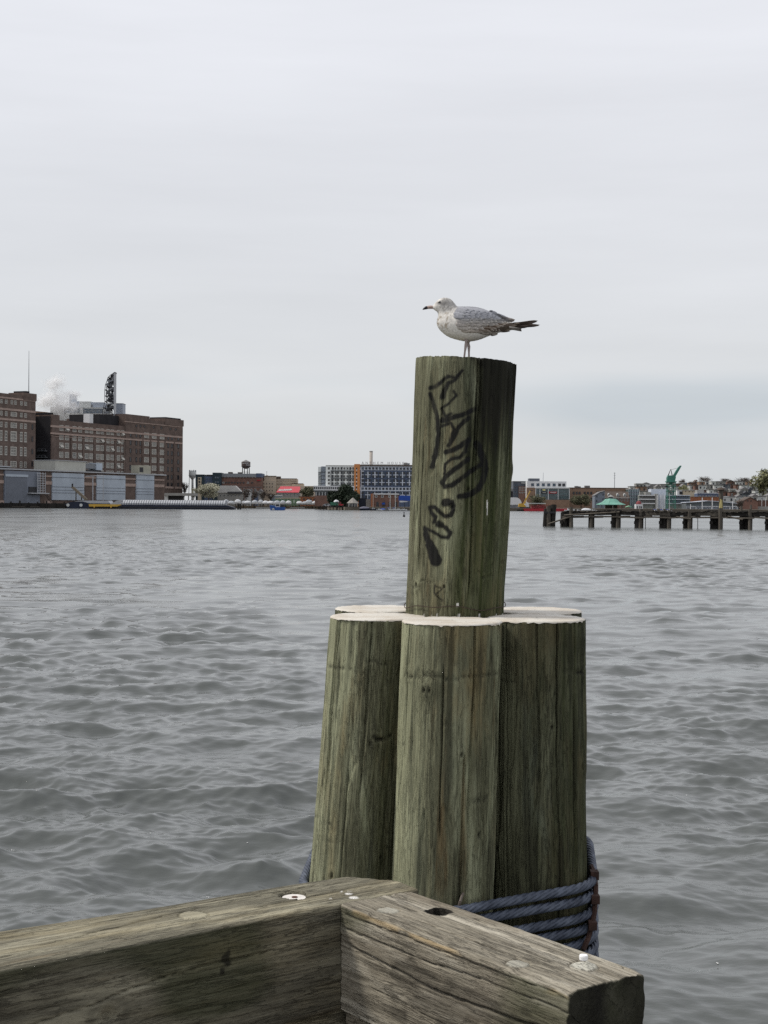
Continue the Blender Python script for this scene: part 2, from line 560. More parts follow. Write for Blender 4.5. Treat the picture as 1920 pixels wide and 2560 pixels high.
class B:
    """a building whose front lies on a vertical plane through pixel px0 at depth Y, turned by ang"""
    def __init__(s, name, label, cat, px0, Y, ang=0.0, base=GZ, group=None):
        p = W(px0, 1255, Y)
        s.o = Vector((p.x, p.y, 0))
        s.ang = ang
        s.d = Vector((math.cos(ang), math.sin(ang), 0))
        s.base = base
        s.r = T(name, label, cat, (p.x, p.y, base), ang, group)
    def hit(s, px, py, off=0.0):
        d = ray(px, py)
        nrm = Vector((-s.d.y, s.d.x, 0))
        o = s.o + nrm * off
        t = (o - CAMP).dot(nrm) / d.dot(nrm)
        return CAMP + d * t
    def x(s, px, py=1220, off=0.0):
        return (s.hit(px, py, off) - s.o).dot(s.d)
    def z(s, px, py, off=0.0):
        return s.hit(px, py, off).z - s.base
    def box(s, part, m, x0, x1, yt, yb=None, dep=10.0, off=0.0, ref=None, parent=None):
        ref = x0 if ref is None else ref
        z1 = s.z(ref, yt, off)
        z0 = 0.0 if yb is None else s.z(ref, yb, off)
        return MB().box(s.x(x0, 1220, off), s.x(x1, 1220, off), off, off + dep, z0, z1).build(part, m, parent or s.r)
    def lbox(s, part, m, x0, x1, y0, y1, z0, z1, parent=None):
        return MB().box(x0, x1, y0, y1, z0, z1).build(part, m, parent or s.r)
    def win(s, px, py, wp, hp, fm, pm, nx=1, nzv=1, ref=None, off=0.0, fr=0.09):
        fme, pme = window_meshes(nx, nzv, fm, pm, fr)
        xa, xb = s.x(px - wp / 2, 1220, off), s.x(px + wp / 2, 1220, off)
        ref = px if ref is None else ref
        za, zb = s.z(ref, py + hp / 2, off), s.z(ref, py - hp / 2, off)
        o = obj('window', fme, None, s.r)
        o.location = ((xa + xb) / 2, off - 0.005, (za + zb) / 2)
        o.scale = (xb - xa, 1, zb - za)
        p = obj('pane', pme, None, o)
        return o

BRICK = M('refinery_brick', (0.118, 0.086, 0.073), 0.9, 0.35, 0.25)
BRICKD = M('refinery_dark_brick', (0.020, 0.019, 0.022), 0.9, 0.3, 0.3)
PINK = M('pink_stone', (0.33, 0.25, 0.215), 0.85, 0.2, 0.4)
PALE = M('pale_frame', (0.46, 0.44, 0.40), 0.8, 0.15, 1.0)
GLASSG = M('dusty_glass', (0.11, 0.105, 0.095), 0.25, 0.35, 0.35, 0.5)
GLASSM = M('grimy_glass', (0.05, 0.05, 0.047), 0.3, 0.35, 0.35, 0.5)
GLASSD = M('dark_glass', (0.020, 0.022, 0.028), 0.15, 0.3, 0.5, 0.5)
GLASSB = M('blue_glass', (0.05, 0.085, 0.13), 0.12, 0.35, 0.4, 0.6)
DARKF = M('dark_frame', (0.05, 0.052, 0.06), 0.6, 0.2, 1)
WHITE = M('white_paint', (0.62, 0.63, 0.64), 0.6, 0.08, 0.4)
OFFW = M('offwhite_panel', (0.50, 0.51, 0.50), 0.7, 0.1, 0.2)
BLUEG = M('bluegrey_panel', (0.38, 0.43, 0.49), 0.7, 0.16, 0.12, stretch=(1, 1, .5))
BLUED = M('bluegrey_door', (0.17, 0.19, 0.23), 0.7, 0.1, 0.2)
STEEL = M('grey_steel', (0.17, 0.18, 0.195), 0.55, 0.25, 0.8)
DARK = M('dark_steel', (0.03, 0.03, 0.033), 0.7, 0.3, 0.8)
TIMB = M('black_pier_timber', (0.022, 0.020, 0.018), 0.95, 0.5, 1.6, stretch=(1, 1, .3))
TIMBG = M('grey_pier_timber', (0.085, 0.075, 0.062), 0.95, 0.45, 2.0, stretch=(1, 1, .2))
BEIGE = M('beige_concrete', (0.45, 0.38, 0.30), 0.9, 0.14, 0.12, stretch=(1, 1, .4))
REDBR = M('red_brick', (0.165, 0.095, 0.075), 0.9, 0.25, 0.4)
ORBR = M('orange_brick', (0.30, 0.125, 0.065), 0.9, 0.2, 0.4)
TANBR = M('tan_brick', (0.235, 0.155, 0.11), 0.9, 0.18, 0.4)
ORANGE = M('orange_cladding', (0.56, 0.235, 0.085), 0.7, 0.08, 0.3)
NAVY = M('navy_cladding', (0.085, 0.112, 0.175), 0.7, 0.2, 0.3)
LGREY = M('light_grey_cladding', (0.50, 0.54, 0.61), 0.7, 0.08, 0.3)
CONCR = M('grey_concrete', (0.27, 0.265, 0.25), 0.9, 0.15, 0.3)
TEAL = M('teal_cladding', (0.022, 0.040, 0.052), 0.6, 0.25, 0.4)
CREAM = M('cream_render', (0.50, 0.43, 0.32), 0.85, 0.1, 0.3)
ROOFG = M('grey_roof', (0.17, 0.165, 0.165), 0.9, 0.2, 0.4)
ROOFB = M('brown_roof', (0.085, 0.066, 0.055), 0.9, 0.2, 0.4)
GREENR = M('green_roof', (0.14, 0.31, 0.25), 0.6, 0.15, 0.25)
CRANEG = M('green_crane_paint', (0.055, 0.18, 0.14), 0.55, 0.25, 0.4)
YEL = M('yellow_paint', (0.48, 0.30, 0.05), 0.5, 0.12, 0.6)
RED = M('red_paint', (0.33, 0.025, 0.035), 0.6, 0.2, 0.4)
BLUE = M('blue_tarp', (0.015, 0.06, 0.30), 0.6, 0.15, 0.5)
NAVYP = M('navy_hull', (0.012, 0.017, 0.035), 0.5, 0.3, 0.4)
COVERG = M('grey_hopper_cover', (0.37, 0.38, 0.40), 0.55, 0.12, 0.3)
TARP = M('white_shrink_wrap', (0.62, 0.63, 0.65), 0.5, 0.08, 0.8)

VP = 2500.0
ANG = math.atan2(F, VP - 960)               # direction along which the refinery fronts recede

# --- sugar refinery, west block with mast
def refinery():
    def yv(px): return None
    b = B('refinery_block', 'dark brick refinery block with a thin mast on its corner turret', 'building', 88, 770, ANG)
    b.lbox('wall', BRICK, b.x(-260), b.x(88), 0, 34, 0, b.z(88, 992))
    t0, t1 = b.x(56), b.x(88.6)
    b.lbox('turret', BRICK, t0, t1, -0.5, 9, b.z(88, 1003), b.z(88, 985))
    b.lbox('turret_cap', BRICKD, t0 + 3, t1 - 5, 0.4, 8, b.z(88, 985), b.z(88, 980))
    pm = b.hit(82, 983)
    xl = b.x(82.5)
    MB().cyl((xl, 3, b.z(88, 985)), (xl, 3, b.z(82, 876)), 0.22, 0.09, 6).build('mast', STEEL, b.r)
    for ya, yb_ in ((1000.5, 1004.5), (1027.5, 1032.5), (1052, 1057)):
        b.box('stone_band', PINK, -260, 88.3, ya, yb_, 0.4, -0.3, 88)
    cols = [(-20, 6), (-8, 6), (2, 5.5), (14, 6), (33, 15), (52, 6), (62.5, 6)]
    for cx, cw in cols:
        for y, h in ((1012, 10), (1041, 11), (1068, 13), (1095, 25), (1131, 22), (1163, 15)):
            if cw > 10 and y == 1012:
                for q in (-5, 4):
                    b.win(cx + q, y, 5.5, h, PALE, GLASSG, 2, 2, 88)
                continue
            b.win(cx, y, cw, h, PALE, GLASSG, 2 if cw < 10 else 4, 3 if h > 14 else 2, 88)
    for y in (1068, 1098, 1129, 1160):
        b.win(80, y, 3.2, 13, BRICKD, GLASSD, 1, 1, 88)

    # --- east block: long window front, taller end section
    b = B('refinery_block', 'long dark brick refinery front with rows of paired pale windows', 'building', 128, 782, ANG)
    zr = b.z(145, 1050)
    b.lbox('wall', BRICK, b.x(128), b.x(312), 0, 40, 0, zr)
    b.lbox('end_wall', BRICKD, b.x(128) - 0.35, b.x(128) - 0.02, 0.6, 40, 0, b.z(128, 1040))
    b.lbox('turret', BRICK, b.x(127.6), b.x(145.5), -0.6, 8, zr - 8, b.z(128, 1036))
    b.lbox('turret_cap', BRICKD, b.x(127.4), b.x(136), 1, 16, b.z(128, 1036), b.z(128, 1031))
    b.lbox('roof_house', TANBR, b.x(96), b.x(176), 12, 30, zr - 2, b.z(140, 1027))
    # taller end section
    ze = b.z(312, 1034.5)
    b.lbox('end_section', BRICK, b.x(312), b.x(455), -0.35, 40, 0, b.z(312, 1044))
    b.lbox('roof_parapet', BRICK, b.x(312), b.x(372), -0.3, 14, b.z(312, 1044), b.z(312, 1034.5))
    b.lbox('roof_house', DARK, b.x(334), b.x(372.5), -0.15, 12.5, b.z(312, 1044) + .1, b.z(312, 1036.5))
    b.lbox('roof_house', BRICKD, b.x(262), b.x(311), 4, 24, zr, b.z(262, 1035))
    b.lbox('roof_hatch', WHITE, b.x(242), b.x(251), 5, 9, zr, b.z(242, 1034))
    b.lbox('turret', BRICK, b.x(409), b.x(455.6), -0.8, 12, b.z(312, 1052), b.z(455, 1050.5))
    b.lbox('turret_cap', BRICKD, b.x(413), b.x(451), 0, 11, b.z(455, 1050.5), b.z(455, 1047))
    for ya, yb_, a, c in ((1062.5, 1067.5, 128, 456), (1080.5, 1085, 128, 456)):
        b.box('stone_band', PINK, a, c, ya, yb_, 0.7, -0.62, 128)
    b.box('stone_band', PINK, 128, 312, 1089.0, 1090.2, 0.4, -0.3, 128)
    b.box('stone_band', PINK, 312, 456, 1052.5, 1054.5, 0.5, -0.6, 312)
    b.box('stone_band', PINK, 411, 456, 1217, 1222, 0.6, -0.7, 455)
    for px in (178.5, 208, 236, 262.5, 288, 311, 357, 376, 395, 412, 436):
        b.box('pilaster', BRICK, px - 1.6, px + 1.6, 1093, None, 0.4, -0.75 if px > 311 else -0.38, 145 if px < 312 else 312)
    rows = [1082.5, 1103.5, 1123.5, 1145, 1165, 1184.5, 1204]
    for px in (152.3, 166.3, 185, 199, 215.5, 227, 243.6, 254.3, 269, 279.5, 295, 305.5):
        wdt = 10 - (px - 150) * 0.018
        for k, y in enumerate(rows):
            hv = 13.5
            if RNG.random() < 0.025:
                b.win(px, y, wdt * .6, hv, BRICKD, GLASSD, 1, 1, 300)
            else:
                o = b.win(px, y, wdt, hv, PALE, RNG.choice((GLASSG, GLASSG, GLASSM, GLASSD)), 3, 3, 300)
                if RNG.random() < 0.14:         # a tilted-out sash
                    xa, zz = o.location.x, o.location.z
                    wv, hh = o.scale.x, o.scale.z
                    MB().add([(xa - wv * .42, -.2, zz + hh * .1), (xa + wv * .42, -.2, zz + hh * .1), (xa + wv * .42, -1.0, zz - hh * .32), (xa - wv * .42, -1.0, zz - hh * .32),
                              (xa - wv * .42, -.26, zz + hh * .1), (xa + wv * .42, -.26, zz + hh * .1), (xa + wv * .42, -1.06, zz - hh * .32), (xa - wv * .42, -1.06, zz - hh * .32)],
                             [(0, 1, 2, 3), (7, 6, 5, 4), (0, 4, 5, 1), (3, 2, 6, 7)]).build('open_sash', PALE, b.r)
    rows2 = [1090, 1110, 1129.5, 1150.5, 1170.5, 1190.5, 1210]
    for px, wv in ((325.5, 4.2), (340, 3.6), (350, 3.6), (365.3, 11.6), (384.2, 11.2), (404, 10.8), (419.5, 3.6), (429, 3.6), (445, 4.4)):
        for y in rows2:
            if wv > 10:
                b.win(px, y, wv, 13, PALE, RNG.choice((GLASSG, GLASSG, GLASSM)), 5, 3, 384, -0.35)
            else:
                b.win(px, y + 1, wv, 11.5, BRICKD, GLASSD, 1, 1, 384, -0.35)
    for px in (340, 350, 360, 383, 402, 425, 438):
        b.win(px, 1068.5, 3.4, 5, BRICKD, GLASSD, 1, 1, 384, -0.35)
    # fire escape on the dark end wall
    mb = MB()
    for y in (1144, 1160, 1128):
        z0 = b.z(128, y)
        mb.box(b.x(128) - 2.6, b.x(128) - .35, 2, 9, z0, z0 + .2)
        for q in (2, 4.3, 6.6, 9):
            mb.box(b.x(128) - 2.6, b.x(128) - 2.5, q - .05, q + .05, z0, z0 + 1.2)
        mb.box(b.x(128) - 2.62, b.x(128) - 2.5, 2, 9, z0 + 1.15, z0 + 1.25)
    mb.build('fire_escape', STEEL, b.r)
refinery()

# --- pale process building behind the refinery, sign lattice, steam
def process_house():
    b = B('process_building', 'white and blue process building rising behind the brick refinery', 'building', 172, 880)
    Wm, BG = OFFW, M('bluegrey_cladding_far', (0.36, 0.40, 0.46), 0.7, 0.06, 0.2)
    b.box('wall', Wm, 125, 258, 1018, None, 30, 0)
    b.box('upper_storey', BG, 172, 196, 1003, 1018.2, 12, 2)
    b.box('upper_storey', Wm, 196, 226, 1003.5, 1018.2, 14, 3)
    b.box('upper_storey', BG, 226, 258, 1005.5, 1018.2, 14, 1)
    b.box('vent_tower', BG, 172, 184, 985, 1003.1, 8, 4)
    b.box('dark_louvre', DARK, 177, 187, 1008.5, 1014, .5, 1.6)
    b.box('louvre', STEEL, 226, 230, 1011.5, 1017, .6, .5)
    b.box('pier', Wm, 198, 206, 1017, None, 2, -1.2)
    b.box('roof_vent', STEEL, 138, 146, 1011, 1018.2, 4, 6)
    for k in range(11):
        b.win(160 + k * 3.7 - (0 if k < 10 else 0), 1026.5, 3.4, 13, OFFW, GLASSB, 1, 2, 172, 0, .07)
    for k in range(15):
        b.win(208.6 + k * 3.4, 1027, 3.1, 14, OFFW, GLASSB, 1, 2, 172, 0, .07)
    b = B('storage_bin', 'ribbed blue grey storage bin beside the sign lattice on the roof', 'bin', 286, 884, 0, 30)
    b.box('shell', BG, 286, 306, 1008.5, None, 9)
    for k in range(9):
        b.box('rib', BG, 286.6 + k * 2.3, 287.2 + k * 2.3, 1008.8, None, .4, -.35)
    b.box('rim', STEEL, 285.7, 306.3, 1008, 1009.2, 9.6, -.3)
    # the roof sign seen edge-on: a lattice with letters standing off it
    r = B('roof_sign', 'tall dark lattice frame of a roof sign seen edge-on above the refinery', 'sign', 270, 850, 0, 40)
    zt = lambda y: r.z(270, y)
    X = lambda px: r.x(px)
    mb = MB()
    Lp = [(254.5, 1037), (257.5, 1020), (261, 1004), (260.5, 990), (260.5, 975), (262, 962), (266, 952), (268, 944), (275, 937), (286, 930.5)]
    Rp = [(284, y) for _, y in Lp]
    for dq in (0, 5):
        for P in (Lp, Rp):
            for a, c in zip(P, P[1:]):
                mb.bar((X(a[0]), dq, zt(a[1])), (X(c[0]), dq, zt(c[1])), .26)
        for k in range(len(Lp)):
            mb.bar((X(Lp[k][0]), dq, zt(Lp[k][1])), (X(284), dq, zt(Lp[k][1])), .16)
            if k:
                mb.bar((X(Lp[k - 1][0]), dq, zt(Lp[k - 1][1])), (X(284), dq, zt(Lp[k][1])), .14)
                mb.bar((X(284), dq, zt(Lp[k - 1][1])), (X(Lp[k][0]), dq, zt(Lp[k][1])), .14)
    for k in range(len(Lp)):
        for q in (Lp[k][0], 284):
            mb.bar((X(q), -.1, zt(Lp[k][1])), (X(q), 5.1, zt(Lp[k][1])), .2)
    mb.build('lattice', DARK, r.r)
    MB().box(X(283.2), X(285), -.4, 5.4, 0, zt(932)).build('edge_plate', COVERG, r.r)
    rr = random.Random(3)
    mb = None
    for k in range(46):
        y = 1033 - k * 2.1
        lx = np.interp(y, [p[1] for p in Lp[::-1]], [p[0] for p in Lp[::-1]])
        x0 = rr.uniform(lx, 276)
        x1 = min(283, x0 + rr.uniform(7, 14))
        yy = rr.uniform(4, 9)
        o = MB().prism([(X(x0), zt(y)), (X(x1), zt(y + rr.uniform(-4, 3))), (X(x1 - 1), zt(y - yy)), (X(x0 + rr.uniform(0, 2)), zt(y - yy * .6))], rr.uniform(-.5, 4), rr.uniform(4.2, 5)).build('letter_plate', rr.choice((STEEL, DARK, COVERG, STEEL)), r.r)
    # steam: a drifting puff of thousands of small, mostly transparent white flecks of vapour
    rs = random.Random(12)
    m = bpy.data.materials.new('steam')
    m.use_nodes = True
    t = m.node_tree
    t.nodes.clear()
    out = N(t, 'ShaderNodeOutputMaterial')
    mx = N(t, 'ShaderNodeMixShader')
    mx.inputs[0].default_value = 0.075
    ms = N(t, 'ShaderNodeMixShader')
    ms.inputs[0].default_value = 0.5
    df = N(t, 'ShaderNodeBsdfDiffuse')
    df.inputs[0].default_value = (.95, .95, .95, 1)
    tl = N(t, 'ShaderNodeBsdfTranslucent')
    tl.inputs[0].default_value = (.95, .95, .95, 1)
    tr = N(t, 'ShaderNodeBsdfTransparent')
    t.links.new(df.outputs[0], ms.inputs[1])
    t.links.new(tl.outputs[0], ms.inputs[2])
    t.links.new(tr.outputs[0], mx.inputs[1])
    t.links.new(ms.outputs[0], mx.inputs[2])
    t.links.new(mx.outputs[0], out.inputs['Surface'])
    c = W(140, 1000, 868)
    k_ = 868 / F
    vs, fs = [], []
    for (lx, ly, sx, sz, n) in ((138, 1008, 24, 11, 2300), (118, 1000, 15, 9, 800), (150, 990, 16, 10, 1100), (132, 966, 13, 9, 900), (146, 958, 9, 7, 420), (180, 984, 13, 5, 420), (170, 1022, 20, 7, 700), (205, 1046, 22, 5, 420)):
        subs = [(rs.gauss(0, .75), rs.gauss(0, .75)) for _ in range(9)]
        for _ in range(int(n * 0.45)):
            qx, qz = rs.choice(subs)
            q = Vector(((lx - 140 + (qx + rs.gauss(0, .6)) * sx) * k_, rs.gauss(0, .5) * sx * k_, (1000 - ly - (qz + rs.gauss(0, .6)) * sz) * k_))
            ax = Vector((rs.gauss(0, 1), rs.gauss(0, 1), rs.gauss(0, 1))).normalized()
            bx_ = ax.orthogonal().normalized()
            cx_ = ax.cross(bx_)
            s1 = rs.uniform(.8, 1.8)
            i = len(vs)
            vs += [q + bx_ * s1, q + (bx_ * .5 + cx_ * .87) * s1, q + (-bx_ * .5 + cx_ * .87) * s1, q - bx_ * s1, q - (bx_ * .5 + cx_ * .87) * s1, q + (bx_ * .5 - cx_ * .87) * s1]
            fs.append(tuple(range(i, i + 6)))
    o = MB().add(vs, fs).build('steam_plume', m)
    o.location = c
    o['kind'] = 'stuff'
    tag(o, 'white steam plume drifting up from the refinery roof', 'steam')
process_house()

# --- waterfront shed in front of the refinery
def shed():
    b = B('waterfront_shed', 'long low shed of blue grey panels and brick strips along the dock', 'building', 0, 705, ANG)
    zt = b.z(200, 1181)
    b.lbox('wall', BRICK, b.x(-260), b.x(411), 0, 30, 0, zt)
    b.lbox('roof_edge', COVERG, b.x(-260), b.x(411) + .3, -1.1, 30, zt, zt + .6)
    for a, c in ((-80, 12), (112, 131), (210, 242), (313.5, 341), (385.5, 411)):
        b.box('stone_band', PINK, a, c, 1184.5, 1188.5, .4, -.3, 0)
        b.box('stone_band', PINK, a, c, 1200, 1208.5, .45, -.35, 0)
        b.box('stone_base', PINK, a, c, 1251, None, .6, -.5, 0)
    b.box('door_surround', BLUED, 12, 100, 1176, None, .9, -.8, 12)
    b.box('door_lintel', BLUEG, 14, 70.5, 1185, 1191, .6, -1.1, 12)
    b.box('roller_door', M('roller_door_blue', (0.135, 0.15, 0.18), 0.7, .1, .3), 15, 68, 1192, None, .3, -.9, 12)
    for a, c in ((131, 210.5), (242, 313.5), (341, 385.5)):
        b.box('wall_panel', BLUEG, a, c, 1181.5 if a < 200 else 1187, 1250, .7, -.6, a if a > 200 else 131)
        for y in (1192, 1216, 1224, 1231):
            b.box('panel_rail', BLUED, a + .5, c - .5, y, y + .8, .2, -.8, 131)
    # rooftop plant
    b.lbox('roof_cabin', CREAM if False else M('pale_cabin', (0.42, 0.42, 0.38), .8, .1, .3), b.x(138, 1165, 3), b.x(214, 1165, 3), 3, 16, zt + .6, b.z(138, 1151, 3))
    b.lbox('cabin_roof', COVERG, b.x(138, 1165, 3) - .3, b.x(214, 1165, 3) + .3, 2.6, 16.4, b.z(138, 1151, 3), b.z(138, 1149.5, 3))
    b.lbox('roof_unit', BLUEG, b.x(241, 1165, 4), b.x(256, 1165, 4), 4, 9, b.z(241, 1175, 4), b.z(241, 1157.5, 4))
    b.lbox('roof_duct', STEEL, b.x(216, 1165, 4), b.x(241, 1165, 4), 4.5, 8, b.z(216, 1171, 4), b.z(216, 1159, 4))
    b.lbox('unit_stand', DARK, b.x(218, 1165, 4), b.x(255, 1165, 4), 4.6, 8.6, zt + .6, b.z(241, 1175.5, 4))
    b.lbox('roof_unit', M('tan_unit', (0.33, 0.32, 0.26), .8, .15, .4), b.x(347, 1165, 4), b.x(377, 1165, 4), 4, 9, zt + .6, b.z(347, 1163, 4))
    b.lbox('unit_grille', DARK, b.x(349, 1165, 4), b.x(358, 1165, 4), 3.9, 4, b.z(347, 1180, 4), b.z(347, 1168, 4))
    b.lbox('roof_hood', DARK, b.x(-60, 1165, 4), b.x(25, 1165, 4), 4, 10, zt + .6, b.z(0, 1167, 4))
    b.lbox('hood_roof', COVERG, b.x(-61, 1165, 4), b.x(26, 1165, 4), 3.6, 10.4, b.z(0, 1167, 4), b.z(0, 1164.5, 4))
    # ladder tower and stair
    mb = MB()
    for px in (94, 100, 107, 113):
        mb.box(b.x(px, 1200, -2) - .18, b.x(px, 1200, -2) + .18, -2.2, -1.9, b.z(94, 1233, -2), b.z(94, 1181, -2))
    for k in range(9):
        y = 1184 + k * 6
        mb.box(b.x(93.5, 1200, -2), b.x(113.5, 1200, -2), -2.25, -2.05, b.z(94, y + .6, -2), b.z(94, y - .6, -2))
    mb.box(b.x(73, 1200, -2), b.x(119, 1200, -2), -3.2, -.85, b.z(94, 1234.5, -2), b.z(94, 1232, -2))
    mb.build('ladder_tower', COVERG, b.r)
    b.box('louvre_box', DARK, 73, 92, 1217, 1236, .5, -1.3, 73)
    mb = MB()
    p0 = Vector((b.x(112, 1235, -3), -3, b.z(112, 1236, -3)))
    p1 = Vector((b.x(132, 1260, -3), -3, b.z(132, 1262, -3)))
    for q in (0, 1.2):
        mb.bar(p0 + Vector((0, -q, 0)), p1 + Vector((0, -q, 0)), .22)
    for k in range(1, 9):
        p = p0.lerp(p1, k / 9)
        mb.box(p.x - .3, p.x + .3, p.y - 1.2, p.y, p.z - .05, p.z + .05)
    mb.build('stair', DARK, b.r)
    # unloading conveyor
    r = B('conveyor', 'tan covered conveyor sloping down the blue shed panel', 'conveyor', 190, 735, 0)
    X, Z = r.x, r.z
    mb = MB().prism([(X(178), Z(190, 1219)), (X(184), Z(190, 1216)), (X(219), Z(190, 1247)), (X(216), Z(190, 1253))], -.7, .7)
    mb.build('chute', M('tan_conveyor', (0.20, 0.17, 0.13), .8, .2, .5), r.r)
    MB().box(X(179.5), X(182.5), -.5, .5, Z(190, 1220), Z(190, 1209)).build('head', DARK, r.r)
    mb = MB()
    for px, y in ((190, 1224), (204, 1237), (214, 1246)):
        for q in (-.6, .6):
            mb.bar((X(px), q, 0), (X(px), q, Z(190, y)), .22)
    mb.build('support_leg', TIMBG, r.r)
    # pipe run on the shed
    r = B('pipe_stand', 'tall pale pipe with a bent top against the brick strip of the shed', 'pipe', 232, 765, 0)
    MB().cyl((r.x(232), 0, 0), (r.x(232), 0, r.z(232, 1191)), .3).cyl((r.x(214), 0, r.z(232, 1191)), (r.x(258), 0, r.z(232, 1189)), .22).cyl((r.x(258), 0, r.z(232, 1189)), (r.x(258), 0, 0), .2).build('pipe', COVERG, r.r)
    # dock apron: black timber fender wall
    r = T('dock_fender', 'black timber fender wall along the refinery dock edge', 'dock', (W(-400, 1260, 682).x, 682, 0))
    x1 = W(330, 1260, 682).x - r.location.x
    MB().box(0, x1, .3, 1.9, -1, 2.3).build('fender_wall', TIMB, r)
    x = 0.5
    k = 0
    while x < x1:
        MB().box(x, x + .7, -.15, .28, -1, 2.6 + .4 * (k % 3)).build('fender_post', TIMB, r)
        x += 4.1
        k += 1
    for px0, px1_ in ((30, 64), (76, 100)):
        rr = T('mooring_float', 'low black float moored against the refinery dock', 'float', (W(px0, 1265, 678).x, 676, 0), 0, 'floats at the refinery dock')
        ln = W(px1_, 1265, 678).x - rr.location.x
        MB().box(0, ln, 0, 2.5, -.3, .6).build('hull', TIMB, rr)
        MB().box(.4, ln - .4, .4, 2.1, .6, .8).build('deck', TIMBG, rr)
    # low canopy to the right of the shed
    r = B('canopy_building', 'low flat roofed canopy building at the end of the refinery', 'building', 411, 770)
    r.box('roof_slab', CONCR, 411, 486, 1232.5, 1239, 14, -1)
    r.box('wall', DARK, 420, 455, 1239.3, None, 8, 2)
    r.box('end_wall', OFFW, 411, 420, 1239.2, None, 10, 0)
    for px in (470, 482):
        r.box('post', CONCR, px, px + 1.5, 1239.1, None, .5, 0)
shed()

# --- barges
def barges():
    Y = 668
    r = B('hopper_barge', 'grey covered hopper barge with navy hull moored at the refinery', 'barge', 270, Y, 0, 0)
    X = lambda p: r.x(p, 1265)
    Z = lambda y, p=400: r.z(p, y)
    L0, L1 = X(272), X(584)
    MB().prism([(L0 - 4, Z(1264)), (L0 + 2, -.8), (L1, -.8), (L1, Z(1267)), (X(567), Z(1262.5)), (L0, Z(1262.5))], 0, 10).build('hull', NAVYP, r.r)
    MB().box(L0 + 1, L1 + .3, -.25, .02, Z(1269.5), Z(1267)).build('rub_rail', DARK, r.r)
    # arched cover
    prof = [(0.6, Z(1262.2)), (0.6, Z(1258)), (2.0, Z(1253)), (4, Z(1250.3)), (6, Z(1250.3)), (8, Z(1253)), (9.4, Z(1258)), (9.4, Z(1262.2))]
    MB().xprism(prof, X(302), X(563)).build('cover', COVERG, r.r)
    nrib = 44
    for k in range(nrib):
        x = X(304) + (X(562) - X(304)) * k / (nrib - 1)
        MB().xprism([(a + (-.12 if a < 5 else .12), z + .12) for a, z in prof], x - .14, x + .14).build('cover_rib', STEEL, r.r)
    MB().prism([(X(272), Z(1262)), (X(292), Z(1252)), (X(303), Z(1250)), (X(303), Z(1262))], 1, 9).build('bow_cover', COVERG, r.r)
    r = B('hopper_barge', 'navy barge end with two white rounded fairleads beside the yellow float', 'barge', 164, 674, 0, 0)
    X = lambda p: r.x(p, 1265)
    Z = lambda y, p=200: r.z(p, y)
    MB().prism([(X(161), Z(1261)), (X(166), Z(1265.5)), (X(168), -.6), (X(272), -.6), (X(272), Z(1259)), (X(222), Z(1258)), (X(205), Z(1253.5)), (X(176), Z(1255))], 0, 10).build('hull', NAVYP, r.r)
    MB().prism([(X(184), Z(1254.5)), (X(205), Z(1251.5)), (X(270), Z(1251)), (X(276), Z(1258.5)), (X(224), Z(1258)), (X(206), Z(1253.6))], -.15, 10).build('deck_cover', COVERG, r.r)
    for px in (170.5, 203):
        MB().cyl((X(px), -.5, Z(1262.8)), (X(px), .3, Z(1262.8)), .72, .6, 14).build('fairlead', OFFW, r.r)
    r = B('yellow_float', 'long yellow work float with ochre bollards in front of the barges', 'float', 225, 664, 0, 0)
    X = lambda p: r.x(p, 1265)
    Z = lambda y, p=260: r.z(p, y)
    MB().prism([(X(225), Z(1260.5)), (X(303), Z(1260.5)), (X(303), Z(1263)), (X(296), Z(1266)), (X(226), Z(1266.5))], -3, 0).build('deck', YEL, r.r)
    MB().box(X(226), X(301), -2.6, -.3, -.5, Z(1266.5)).build('hull', TIMB, r.r)
    for px in (239.5, 281):
        MB().cyl((X(px), -3.2, Z(1269)), (X(px), -3.2, Z(1265)), .3, .3, 8).build('bollard', YEL, r.r)
    # black dolphin post off the barge end
    r = T('mooring_dolphin', 'square black mooring dolphin standing in front of the brown sea wall', 'dolphin', W(598, 1270, 690))
    r.location.z = 0
    for k in range(4):
        MB().cyl((-.55 + k % 2 * 1.1, -.4 + k // 2 * .8, -1), (-.5 + k % 2, -.4 + k // 2 * .8, 2.9 - .1 * k), .42, .38, 8).build('post', TIMB, r)
barges()

